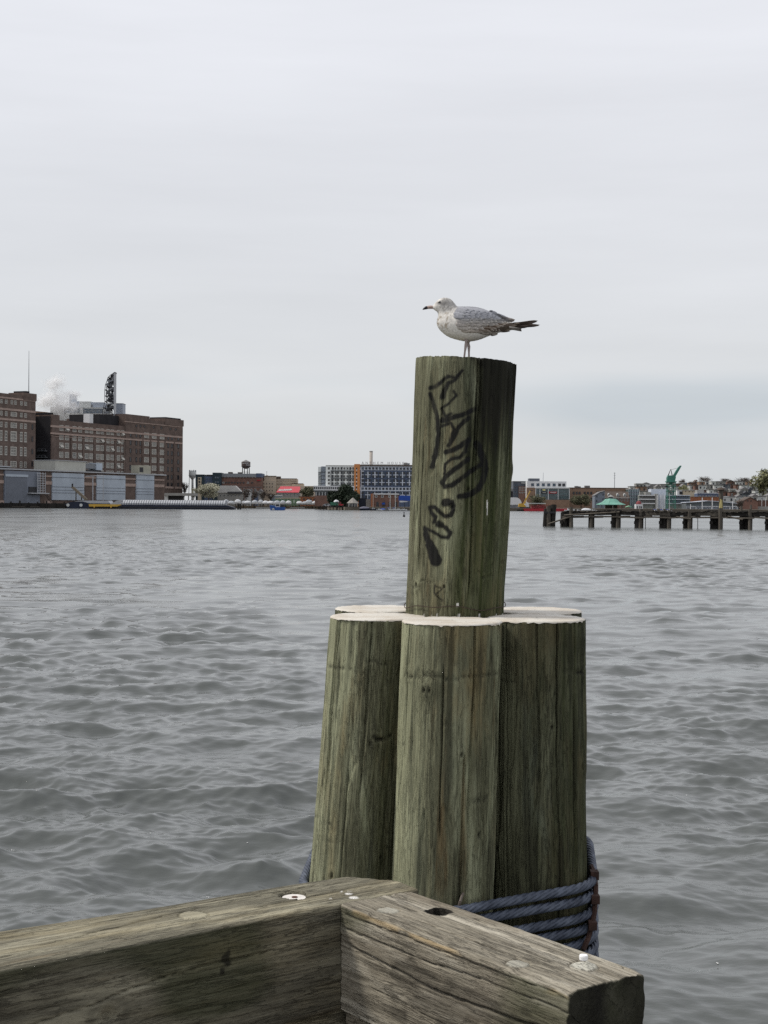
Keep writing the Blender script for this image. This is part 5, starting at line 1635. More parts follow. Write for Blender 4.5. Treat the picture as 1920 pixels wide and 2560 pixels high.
    b = B('brick_shed', 'dark red brick shed right of the gabled hall', 'building', 1895, 785)
    b.box('wall', REDBR, 1895, 1960, 1251, None, 10)
    b.box('roof', CONCR, 1893, 1962, 1249.6, 1251.1, 10.6, -.4)
    b.box('low_wall', CONCR, 1885, 1960, 1266, None, .5, -3)
    for px in (1894, 1904.5, 1914):
        b.box('white_pole', WHITE, px, px + 1, 1247, None, .3, -1.5)
    # hillside houses, row upon row
    rg = random.Random(33)
    kinds = [('pale flat roofed row house on the hillside', OFFW, ROOFG, 'pale row houses on the hillside'), ('brick row house on the hillside', REDBR, ROOFB, 'brick row houses on the hillside'),
             ('grey row house on the hillside', CONCR, ROOFG, 'grey row houses on the hillside'), ('tan row house on the hillside', TANBR, ROOFB, 'tan row houses on the hillside'), ('dark slate row house on the hillside', GC, DARKF, 'dark row houses on the hillside'), ('grey row house on the hillside', CONCR, ROOFG, 'grey row houses on the hillside'), ('pale flat roofed row house on the hillside', OFFW, ROOFG, 'pale row houses on the hillside')]
    for row, (Y, y0, hpx, pa) in enumerate(((1230, 1214, 9, 1590), (1130, 1222, 11, 1575), (1040, 1232, 12, 1600), (960, 1240, 13, 1740), (890, 1248, 12, 1790))):
        px = pa
        while px < 1990:
            wv = rg.uniform(9, 24)
            lab, m, rm, g = rg.choice(kinds)
            x, y = W(px, y0, Y).x, Y + rg.uniform(-14, 14)
            bz = float(hill_h(np.array(x), np.array(y))) - .4
            gab = rg.random() < .35
            wide = 'wide' if wv > 16.5 else 'narrow'
            lab = wide + ' ' + ('gabled ' if gab else 'flat roofed ') + lab.replace('flat roofed ', '')
            b = B('row_house', lab, 'house', px, y, 0, bz, g)
            yt = y0 - hpx * rg.uniform(.25, .75)
            zz = max(5.0, b.z(px, yt))
            xa, xb = b.x(px), b.x(px + wv)
            b.lbox('wall', m, xa, xb, 0, 9, 0, zz)
            if gab:
                MB().prism([(xa - .3, zz), ((xa + xb) / 2, zz + rg.uniform(1.2, 2.4)), (xb + .3, zz)], -.4, 9.4).build('roof', rm, b.r)
            else:
                b.lbox('roof', rm if rg.random() < .85 else OFFW, xa - .3, xb + .3, -.4, 9.3, zz, zz + .5)
            nw = max(1, int((xb - xa) / 2.4))
            for k in range(nw):
                for fl in range(int(zz // 3)):
                    fme, pme = window_meshes(1, 2, OFFW if rg.random() < .5 else DARKF, GLASSD, .1)
                    o = obj('window', fme, None, b.r)
                    o.location = (xa + (k + .5) * (xb - xa) / nw, -.005, zz - 1.6 - fl * 3)
                    o.scale = (1.1, 1, 1.6)
                    obj('pane', pme, None, o)
            px += wv * rg.uniform(.85, 1.25)
    for i, (a, c, yt, yb, Y) in enumerate(((1742, 1786, 1191, 1216, 1300), (1797, 1829, 1196, 1218, 1310), (1834, 1880, 1194, 1216, 1305), (1696, 1716, 1197, 1216, 1290), (1720, 1746, 1203, 1218, 1280), (1780, 1800, 1206, 1222, 1290), (1878, 1910, 1200, 1222, 1280))):
        bz = float(hill_h(np.array(W((a + c) / 2, 1220, Y).x), np.array(float(Y)))) - .5
        tree('bare_tree', 'bare grey tree on top of the hill behind the row houses', a, c, yt, yb, Y, bz, LTWIG, BARK, 'bare', n=2200, group='bare trees on the hilltop', seed=40 + i)
    bz = float(hill_h(np.array(W(1905, 1220, 930).x), np.array(930.))) - .5
    tree('spring_tree', 'tall yellow green budding tree above the brick shed', 1876, 1942, 1170, 1232, 930, bz, LGREEN, BARK, n=2600, seed=50, sparse=.55)
    tree('shrub_tree', 'dull green tree in front of the white glass fronted office', 1318, 1368, 1236, 1264, 775, GZ, LOLIVE, BARK, n=2000, seed=51)
    tree('shrub_tree', 'dull green tree right of the glass front by the brown brick', 1424, 1482, 1234, 1265, 775, GZ, LOLIVE, BARK, n=2200, seed=52)
    tree('shrub_tree', 'pale green tree on the slope behind the green crane', 1694, 1722, 1211, 1232, 960, 5, LGREEN, BARK, n=1300, seed=53)
    tree('shrub_tree', 'brownish bare shrub between marina hall and brick gable', 1842, 1866, 1250, 1272, 765, GZ, LTWIG, BARK, 'bare', n=700, seed=54)
    r = B('radio_mast', 'thin radio mast far behind the brown brick block', 'mast', 1536, 1200, 0, 3)
    MB().cyl((0, 0, 0), (0, 0, r.z(1536, 1181)), .3, .18, 6).build('pole', STEEL, r.r)
    for k in range(3):
        MB().cyl((-.8, 0, r.z(1536, 1183 + k * 6)), (.8, 0, r.z(1536, 1183 + k * 6)), .1, None, 4).build('crossarm', STEEL, r.r)
    # moored boats along the right shore (seen over the pier)
    for i, (px, ln, kd) in enumerate(((1405, 20, 'cabin'), (1424, 26, 'cabin'), (1446, 16, 'cabin'), (1466, 24, 'wrapped'), (1484, 18, 'cabin'), (1640, 18, 'sail'), (1656, 16, 'sail'), (1672, 18, 'sail'))):
        boat(('white motor boat moored left of the green roofed pavilion' if kd != 'sail' else 'white sailboat moored before the terraced apartments'), px, 716 - i % 2 * 4, ln, kd, 0, WHITE, None, 'motor boats by the pavilion' if kd != 'sail' else 'sailboats by the green crane', seed=90 + i)
    r = B('mint_canopy', 'small mint green canopy next to the pavilion', 'canopy', 1566, 742)
    MB().prism([(r.x(1565), r.z(1570, 1268)), (r.x(1574), r.z(1570, 1264)), (r.x(1583), r.z(1570, 1268))], 0, 4).build('roof', M('mint_fabric', (.22, .42, .28), .8, .1, 1), r.r)
    for px in (1566, 1582):
        MB().box(r.x(px) - .1, r.x(px) + .1, .2, .4, 0, r.z(1570, 1268)).build('post', DARK, r.r)
right_shore()

# ------------------------------------------------------------------ the derelict timber pier
def old_pier():
    rg = random.Random(17)
    A = WZ(1402, 1317, 0)
    Bp = WZ(1918, 1324.5, 0)
    d = (Bp - A).normalized()
    ang = math.atan2(d.y, d.x)
    r = T('timber_pier', 'long derelict black timber pier standing in the harbour', 'pier', (A.x, A.y, 0), ang)
    nrm = Vector((-d.y, d.x, 0))
    def loc(px, py, off=0.0):
        dr_ = ray(px, py)
        o = A + nrm * off
        t = (o - CAMP).dot(nrm) / dr_.dot(nrm)
        p = CAMP + dr_ * t - A
        return p.dot(d), p.z
    Ltot = loc(2250, 1300)[0]
    def x_shift(xl):           # keeps the deeper piles of a bent in line behind its front pile as the bents are skewed
        p = A + d * xl
        return (Vector((p.x, p.y, 0)).normalized()).dot(d) / (Vector((p.x, p.y, 0)).normalized()).dot(nrm)
    W_ = 5.0
    bents = [(1402, 1432, 1268), (1474, 1482, 1276), (1529, 1550, 1279), (1588, 1606, 1272), (1650, 1677, 1276), (1709, 1729, 1278), (1777, 1806, 1270), (1851, 1880, 1273), (1915, 1945, 1274), (1985, 2012, 1276), (2060, 2085, 1276), (2140, 2165, 1276)]
    for i, (a, c, yt) in enumerate(bents):
        x0, _ = loc(a, 1300)
        x1, _ = loc(c, 1300)
        n = max(1, int((x1 - x0) / .42))
        zt = loc(c, yt)[1]
        for k in range(n):
            last = k == n - 1
            x = x0 + (x1 - x0) * (k + .5) / n
            rad = .30 if last else .37
            yy = rg.uniform(.0, .3) if last else rg.uniform(.4, 1.6)
            top = zt if last else 2.1
            m = TIMBG if last else TIMB
            x += yy * x_shift(x)
            MB().cyl((x + rg.uniform(-.06, .06), yy, -1.5), (x + rg.uniform(-.08, .08), yy, top), rad * 1.05, rad * .92, 8).build('pile', m, r)
        for k in range(3):
            x = x0 + (x1 - x0) * (k + .5) / 3
            yy = rg.uniform(2.5, W_)
            x += yy * x_shift(x)
            MB().cyl((x, yy, -1.5), (x + .05, yy, 2.1), .32, .3, 8).build('pile', TIMB, r)
        zc = loc(c, 1289)[1]
        MB().box(x1 - .55, x1 - .2, -.1, W_, zc - .35, zc - .02).build('cap_beam', TIMB, r)
        MB().box(x0 - .25, x0 + .2, .2, .8, zc - 1.2, zc - .8).build('bolt_block', TIMB, r)
    # stringers and deck boards, sagging unevenly
    zdeck = lambda x: 2.42 + .05 * math.sin(x * .33) + .05 * math.sin(x * .9 + 1) + (-.18 if x < 6 else 0) * max(0, 1 - x / 6)
    x = .2
    while x < Ltot:
        x2 = min(Ltot, x + rg.uniform(3.6, 4.6))
        for yy in (.1, 1.7, 3.3, 4.7):
            z0, z1 = zdeck(x) + rg.uniform(-.04, .04), zdeck(x2) + rg.uniform(-.04, .04)
            MB().prism([(x - .1, z0 - .62), (x2 + .1, z1 - .62), (x2 + .1, z1 - .12), (x - .1, z0 - .12)], yy, yy + .3).build('stringer', TIMBG if yy == .1 and rg.random() < .4 else TIMB, r)
        z0 = zdeck(x) - rg.uniform(.66, .85)
        z1 = zdeck(x2) - rg.uniform(.66, .85)
        MB().prism([(x, z0 - .2), (x2, z1 - .2), (x2, z1 + .02), (x, z0 + .02)], -.16, .06).build('waler', TIMBG, r)
        x = x2
    nb = 0
    x = .1
    while x < Ltot and nb < 290:
        wv = rg.uniform(.2, .3)
        if rg.random() > .08:
            z = zdeck(x) + rg.uniform(-.05, .05)
            o0 = rg.uniform(-.35, .1)
            MB().add(*(lambda q: (q.v, q.f))(MB().box(x, x + wv, o0, W_ + rg.uniform(-.2, .3), z - .1, z + rg.uniform(-.02, .04)))).build('deck_board', TIMBG if rg.random() < .45 else TIMB, r)
            nb += 1
        x += wv + rg.uniform(.01, .05)
    # fallen braces
    for (pa, ya, pb, yb) in ((1372, 1310, 1432, 1290), (1412, 1288, 1550, 1280), (1692, 1292, 1728, 1298), (1820, 1291, 1858, 1299)):
        xa, za = loc(pa, ya)
        xb, zb = loc(pb, yb)
        MB().bar((xa, -.25, za), (xb, -.2, zb), .16).build('brace', TIMBG, r)
    for px, yt in ((1613, 1291), (1744, 1290)):
        xa, za = loc(px, yt)
        MB().cyl((xa, .1, -.5), (xa, .1, za + .4), .05, None, 6).build('rod', DARK, r)
    # upright with debris on the deck
    for px, yt in ((1852, 1266), (1876, 1262)):
        xa, za = loc(px, yt)
        MB().cyl((xa, .3, 2.2), (xa, .3, za), .16, .14, 7).build('deck_post', TIMBG, r)
    # end dolphin
    p = WZ(1372, 1315.5, 0)
    r2 = T('pile_cluster', 'leaning cluster of black rotten piles off the end of the timber pier', 'dolphin', (p.x, p.y, 0))
    Yd = p.y
    for i, (pb, pt, yt, off) in enumerate(((1361, 1365, 1272, 0), (1366, 1370, 1268, .5), (1372, 1371, 1266, -.2), (1377, 1380, 1263, .3), (1382, 1384, 1261, 0), (1369, 1376, 1264, 1.0), (1380, 1386, 1262, .9))):
        q0 = W(pb, 1315, Yd + off) - p
        q1 = W(pt, yt, Yd + off) - p
        MB().cyl((q0.x, off, -1.5), (q1.x, off, q1.z), .36, .32, 8).build('pile', TIMB if i != 2 else TIMBG, r2)
    MB().box(W(1359, 1300, Yd).x - p.x, W(1388, 1300, Yd).x - p.x, -.5, -.3, 1.9, 2.2).build('binding', DARK, r2)
    # leaning yellowish stump with an osprey-nest-like tuft left on the pier
    rr_ = B('old_piling', 'tall weathered piling with a yellowed fender block standing behind the pier', 'piling', 1800, 216, 0, 0)
    X, Z = rr_.x, lambda y: rr_.z(1800, y)
    MB().cyl((X(1802), 0, -1), (X(1803), 0, Z(1227)), .36, .3, 9).build('post', TIMBG, rr_.r)
    MB().prism([(X(1797), Z(1275)), (X(1800), Z(1248)), (X(1804), Z(1250)), (X(1805), Z(1275))], -.45, -.2).build('yellow_fender', M('faded_yellow', (.5, .42, .18), .8, .2, 1.5), rr_.r)
    MB().lathe((X(1802), 0, 0), [(.35, Z(1227)), (.6, Z(1225)), (.5, Z(1220.5)), (.12, Z(1218.5))], 9).build('cap', ROOFB, rr_.r)
old_pier()

# ------------------------------------------------------------------ the pile dolphin
PR = 0.17
PI = math.pi
def proj_pt(x, y, z):
    a, b = project(np.array([[x, y, z]]))
    return a[0], b[0]
STROKES = [
    ([(305, 365), (325, 430), (350, 500), (368, 600), (370, 700), (355, 800), (338, 880), (325, 950)], 17, 26),
    ([(310, 320), (350, 308), (405, 265), (445, 228), (500, 235)], 22, 16),
    ([(405, 390), (418, 345), (450, 285), (505, 258), (560, 180)], 30, 14),
    ([(398, 485), (440, 455), (490, 412), (518, 380), (495, 345)], 13, 12),
    ([(405, 490), (430, 550), (475, 525)], 14, 14),
    ([(405, 580), (440, 575), (500, 552), (570, 535), (660, 490)], 30, 22),
    ([(398, 628), (470, 600), (498, 650), (478, 715), (455, 785), (495, 720), (540, 625), (610, 560)], 14, 22),
    ([(430, 835), (480, 820), (550, 785), (620, 735)], 24, 26),
    ([(420, 1005), (430, 930), (480, 888), (540, 880), (585, 830), (600, 760)], 13, 20),
    ([(610, 890), (520, 960), (440, 1020), (405, 1080), (420, 1112), (480, 1100), (560, 1042), (640, 982), (700, 942), (740, 920)], 24, 22),
    ([(680, 770), (728, 880), (745, 960), (732, 1060), (690, 1130), (625, 1175), (540, 1190)], 36, 26),
    ([(440, 1240), (485, 1235), (492, 1290), (470, 1340), (425, 1350), (380, 1312), (340, 1275), (302, 1275), (308, 1320), (348, 1352), (335, 1395)], 22, 17),
    ([(425, 1240), (445, 1235)], 40, 40),
    ([(385, 1410), (430, 1440), (465, 1480), (450, 1520), (400, 1515), (340, 1480), (265, 1440)], 22, 14),
    ([(262, 1440), (275, 1500), (300, 1570), (330, 1640), (350, 1700)], 18, 62),
    ([(375, 1410), (400, 1420)], 36, 30),
    ([(345, 1900), (335, 1960), (370, 2000), (405, 2022)], 6, 6),
    ([(350, 1908), (402, 1930), (350, 1972)], 5, 5),
]
def paint_mask(px, py):
    u, v = (px - 980) / 0.31196, (py - 870) / 0.31196
    u = u + 5 * vn(u / 30, v / 30, 1) + 2.5 * vn(u / 9, v / 14, 2)
    m = np.zeros_like(u)
    for pts, w0, w1 in STROKES:
        n = len(pts) - 1
        for k in range(n):
            a, b = np.array(pts[k], float), np.array(pts[k + 1], float)
            d = b - a
            t = np.clip(((u - a[0]) * d[0] + (v - a[1]) * d[1]) / (d @ d), 0, 1)
            dist = np.hypot(u - a[0] - t * d[0], v - a[1] - t * d[1])
            wd = (w0 + (w1 - w0) * (k + t) / n) * .82
            m = np.maximum(m, 1 - sstep(wd - 8, wd + 9, dist))
    return m

def pile(name, label, top_xy, top_z, lean, rad, mat, seed, seg=480, taper=0.05, zlow=1.45, step=0.010, cracks=9, tilt=(0, 0), rings=(), white=True, tall=False, moss=0.0, tophole=0.0):
    """lean: (dx,dy) of the axis per metre going DOWN"""
    rg = random.Random(seed)
    root = T(name, label, 'pile', (top_xy[0] + lean[0] * top_z, top_xy[1] + lean[1] * top_z, 0), 0)
    zs = np.concatenate([np.arange(-1.5, zlow, .15), np.arange(zlow, top_z - 0.0001, step), [top_z]])
    th = np.linspace(0, 2 * np.pi, seg, endpoint=False)
    zz, tt = np.meshgrid(zs, th, indexing='ij')
    cxn, cyn = np.cos(tt), np.sin(tt)
    k = seed * 7.3
    Rr = rad * (1 + taper * (top_z - zz) * .5)
    Rr = Rr * (1 + .022 * vn(cxn * 1.3 + k, cyn * 1.3, zz * .8) + .010 * vn(cxn * 2.5 + k, cyn * 2.5, zz * 4.5))
    Rr = Rr + .0018 * vn(cxn * 9 + k, cyn * 9, zz * 2.2) + .0018 * vn(cxn * 22 + k, cyn * 22, zz * 5) + .0013 * vn(cxn * 45 + k, cyn * 45, zz * 7)
    # peeled flat flakes
    fl = vn(cxn * 5 + k, cyn * 5, zz * 2.0 + 9)
    Rr = Rr - .0045 * sstep(.25, .32, fl)
    for c in range(cracks):
        t0 = rg.uniform(0, 6.283) if c > cracks * .65 else rg.uniform(math.pi + .15, 2 * math.pi - .15)
        za = top_z - rg.choice((0, 0, rg.uniform(0, .6)))
        zb = za - rg.uniform(.25, 1.2)
        wob = .03 * vn(zz[:, 0] * 3 + c * 5, c, k) + .012 * vn(zz[:, 0] * 14, c, k)
        dth = np.abs((tt - (t0 + wob[:, None]) + np.pi) % (2 * np.pi) - np.pi) * rad
        env = sstep(zb, zb + .12, zz) * (1 - sstep(za - .002, za + .06, zz) * (0 if za >= top_z - .001 else 1))
        wd = rg.uniform(.0016, .0030)
        Rr = Rr - rg.uniform(.010, .020) * np.exp(-(dth / wd) ** 2) * env
    rings = list(rings)
    nmain = len(rings)
    scar = np.zeros_like(Rr)
    for _ in range(5):
        t1 = rg.uniform(PI + .1, 2 * PI - .5)
        rings.append((rg.uniform(max(zlow, top_z - 1.1), top_z - .06), t1, t1 + rg.uniform(.3, .55), rg.uniform(.003, .008)))
    for _ in range(8):                                # knots
        t1, z1, kr = rg.uniform(PI + .1, 2 * PI - .1), rg.uniform(max(zlow, top_z - 1.1), top_z - .06), rg.uniform(.008, .016)
        dk = np.hypot((tt - t1) * rad, (zz - z1) * .7)
        scar = np.maximum(scar, .9 * np.exp(-(dk / (kr * .5)) ** 2))
        Rr = Rr + .006 * np.exp(-(dk / (kr * 1.8)) ** 2) - .013 * np.exp(-(dk / (kr * .45)) ** 2)
    for ri_, (zr, ta, tb, dep) in enumerate(rings):
        line = zr + .010 * vn(tt * 3, k, 1) + .004 * vn(tt * 17, k, 2)
        env = sstep(ta, ta + .15, tt) * (1 - sstep(tb - .15, tb, tt)) * (.45 + .55 * sstep(-.2, .4, vn(tt * 9, k, 7)))
        scar = np.maximum(scar, np.exp(-((zz - line) / (.006 if dep > .012 else .0035)) ** 2) * env * (1.2 if ri_ < nmain else .55))
        Rr = Rr + .004 * np.exp(-((zz - line) / .025) ** 2) * env - dep * np.exp(-((zz - line) / .005) ** 2) * env
    if tall:                       # chewed top edge
        Rr = Rr - .003 * sstep(top_z - .02, top_z, zz) * (.5 + .5 * vn(tt * 14, 3, k))
    x = cxn * Rr - lean[0] * zz
    y = cyn * Rr - lean[1] * zz
    zt = zz + (tilt[0] * cxn + tilt[1] * cyn) * rad * sstep(top_z - .5, top_z, zz)
    if tall:
        zt = zt + sstep(top_z - .012, top_z, zz) * .002 * vn(tt * 30, 1, k)
    co = np.stack([x, y, zt], -1).reshape(-1, 3)
    nr = len(zs)
    # cap rings
    caps = []
    for q in (.96, .8, .6, .4, .2, .02):
        c3 = co[-seg:].copy()
        ctr = np.array([-lean[0] * top_z, -lean[1] * top_z, top_z])
        c3 = ctr + (c3 - ctr) * np.array([q, q, 1])
        c3[:, 2] = top_z + (tilt[0] * np.cos(th) + tilt[1] * np.sin(th)) * rad * q + .003 * vn(np.cos(th) * q * 9, np.sin(th) * q * 9, k)
        caps.append(c3)
    co = np.concatenate([co] + caps)
    me = grid_mesh('trunk', co, nr + len(caps), seg, True)
    wco = co + np.array(root.location)
    px, py = project(wco)
    front = np.concatenate([(np.sin(tt) < .05).ravel(), np.zeros(seg * len(caps), bool)])
    tta = np.concatenate([tt.ravel(), np.tile(th, len(caps))])
    za = co[:, 2]
    scar = np.clip(np.concatenate([scar.ravel(), np.zeros(seg * len(caps))]), 0, 1)
    nzv = vn(np.cos(tta) * 6 + k, np.sin(tta) * 6, za * 3)
    nzv2 = vn(np.cos(tta) * 20 + k, np.sin(tta) * 20, za * 1.2)
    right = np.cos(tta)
    if tall:
        attr(me, 'paint', np.where(front, np.clip(paint_mask(px, py) * (1.0 + .35 * nzv2 + .2 * nzv), 0, 1), 0))
        vv = (py - 870) / .31196
        # dark crust creeping down from the top right
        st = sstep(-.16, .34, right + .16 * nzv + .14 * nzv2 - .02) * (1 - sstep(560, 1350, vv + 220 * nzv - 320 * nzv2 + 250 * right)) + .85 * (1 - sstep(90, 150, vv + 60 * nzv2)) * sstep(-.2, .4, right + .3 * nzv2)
        attr(me, 'stain_shade', np.maximum(np.clip(st, 0, 1) * .97, scar))
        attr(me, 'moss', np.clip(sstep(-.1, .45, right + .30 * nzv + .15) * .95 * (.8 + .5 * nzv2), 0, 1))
        attr(me, 'white', ((np.abs(px - 1144) < 3.0) & (np.abs(py - 1512) < 5)).astype(float) + ((np.abs(px - 1218) < 1.2) & (py > 1250) & (py < 1288)) + np.where(front, sstep(.35, .5, nzv2) * (py > 1535) * .9, 0))
    else:
        attr(me, 'moss', np.clip(moss * sstep(-.5, .9, right + .5 * nzv) * (.7 + .6 * nzv2), 0, 1))  # moss, with shade of the right side worked into the same colour
        attr(me, 'stain_shade', np.maximum(np.clip(.55 * sstep(.35, .75, nzv + .4 * nzv2), 0, 1), scar))
        attr(me, 'pale', np.clip(sstep(.2, .9, -right + .3 * nzv) * .75, 0, 1))  # sunlit left side, painted in as paler timber
    o = obj('trunk', me, mat, root)
    if white:
        # painted cap with ragged, dripping edge
        seg2 = 120
        th2 = np.linspace(0, 2 * np.pi, seg2, endpoint=False)
        edge = rad * (1 + .022 * vn(np.cos(th2) * 1.3 + k, np.sin(th2) * 1.3, np.full(seg2, top_z * .8)))
        drip = .0015 + .004 * np.clip(vn(th2 * 9, k, 3), 0, 1) + .016 * np.clip(vn(th2 * 15, k, 5) - .6, 0, 1) * 2
        rings_ = [(.02, .0045), (.3, .0045), (.6, .004), (.85, .0045), (.97, .004), (1.006, 0.001), (1.010, None)]
        cc = []
        for q, h in rings_:
            zc = top_z + (h if h is not None else 0) + .0015 * vn(np.cos(th2) * q * 12, np.sin(th2) * q * 12, k) + (tilt[0] * np.cos(th2) + tilt[1] * np.sin(th2)) * rad * q
            if h is None:
                zc = zc - drip
            cc.append(np.stack([np.cos(th2) * edge * q - lean[0] * top_z, np.sin(th2) * edge * q - lean[1] * top_z, zc], -1))
        cm = grid_mesh('painted_top', np.concatenate(cc), len(cc), seg2, True)
        obj('painted_top', cm, CAPW, root)
    return root

CAPW = bpy.data.materials.new('white_cap_paint')
def _capw():
    t, b = nodes_of(CAPW)
    b.inputs['Roughness'].default_value = .75
    co = N(t, 'ShaderNodeTexCoord')
    n = N(t, 'ShaderNodeTexNoise')
    n.inputs['Scale'].default_value = 9
    n.inputs['Detail'].default_value = 8
    t.links.new(co.outputs['Object'], n.inputs['Vector'])
    n2 = N(t, 'ShaderNodeTexNoise')
    n2.inputs['Scale'].default_value = 45
    n2.inputs['Detail'].default_value = 5
    t.links.new(co.outputs['Object'], n2.inputs['Vector'])
    c = mixc(t, maprange(t, n.outputs['Fac'], .4, .65), (.57, .54, .485), (.47, .42, .35))
    c = mixc(t, maprange(t, n2.outputs['Fac'], .66, .74, 0, .7), c, (.22, .18, .13))
    t.links.new(c, b.inputs['Base Color'])
    bp = N(t, 'ShaderNodeBump')
    bp.inputs['Strength'].default_value = .4
    bp.inputs['Distance'].default_value = .004
    t.links.new(n2.outputs['Fac'], bp.inputs['Height'])
    t.links.new(bp.outputs[0], b.inputs['Normal'])
_capw()

TOPZ = CAMZ - 0.402
piles = {}
piles['front'] = pile('timber_pile', 'front grey green pile, white capped, with a dark ring crack below its top', (0.236, 5.07), TOPZ, (-.030, -.01), .170, PILE, 1, cracks=9, rings=((TOPZ - .172, PI + .25, 2 * PI - .35, .010), (TOPZ - .585, 1.62 * PI, 1.82 * PI, .016)), moss=.25)
piles['left'] = pile('timber_pile', 'white capped pile leaning outwards, with a short dark slot in its flank', (-.020, 5.24), TOPZ, (-.070, .01), .168, PILE, 2, cracks=9, rings=((TOPZ - .40, 1.50 * PI, 1.68 * PI, .018), (TOPZ - .165, PI + .1, 1.4 * PI, .006), (TOPZ - .70, PI + .1, 1.3 * PI, .005)), moss=.55)
piles['right'] = pile('timber_pile', 'dark mossy white capped pile with the wire rope clip at its side', (.541, 5.22), TOPZ, (.012, .0), .171, PILE_DARK, 3, cracks=7, rings=((TOPZ - .172, 1.62 * PI, 2 * PI - .02, .012),), moss=.5)
piles['bl'] = pile('timber_pile', 'low white capped pile behind the outward leaning one', (-.012, 5.58), TOPZ + .004, (-.05, .03), .171, PILE_DARK, 4, seg=160, step=.02, cracks=6)
piles['br'] = pile('timber_pile', 'low white capped pile behind the dark mossy one', (.571, 5.57), TOPZ + .002, (.02, .03), .171, PILE_DARK, 5, seg=160, step=.02, cracks=6)
piles['rear'] = pile('timber_pile', 'low white capped pile hidden directly behind the tall pile', (.275, 5.75), TOPZ - .003, (-.02, .05), .170, PILE_DARK, 6, seg=160, step=.02, cracks=5)
tt_top = W(1164, 905, 5.40)
tt_bot = W(1137, 1543, 5.40)
LEAN_T = (-(tt_top.x - tt_bot.x) / (tt_top.z - tt_bot.z), 0.0)
piles['tall'] = pile('timber_pile', 'tall middle pile with black spray painted scrawl and dark mossy top', (tt_top.x, 5.40), tt_top.z, LEAN_T, .1845, PILE, 7, seg=520, taper=-.075, zlow=2.55, step=.0042, cracks=12, tilt=(-.060, 0.0), white=False, tall=True)
def wire_loop():
    # thin wire round the foot of the tall pile
    ctr = W(1137, 1512, 5.40)
    r = T('thin_wire', 'thin rusty wire looped round the foot of the tall pile', 'wire', (ctr.x, 5.40, ctr.z))
    mb = MB()
    pts = [Vector((math.cos(a) * .1845, math.sin(a) * .1845, .006 * math.sin(3 * a + 1) + .004 * math.sin(7 * a))) for a in np.linspace(0, 2 * PI, 73)]
    for a, b in zip(pts, pts[1:]):
        mb.cyl(a, b, .0016, None, 5)
    mb.build('loop', M('rusty_wire', (.05, .035, .025), .8, .3, 40), r)
wire_loop()

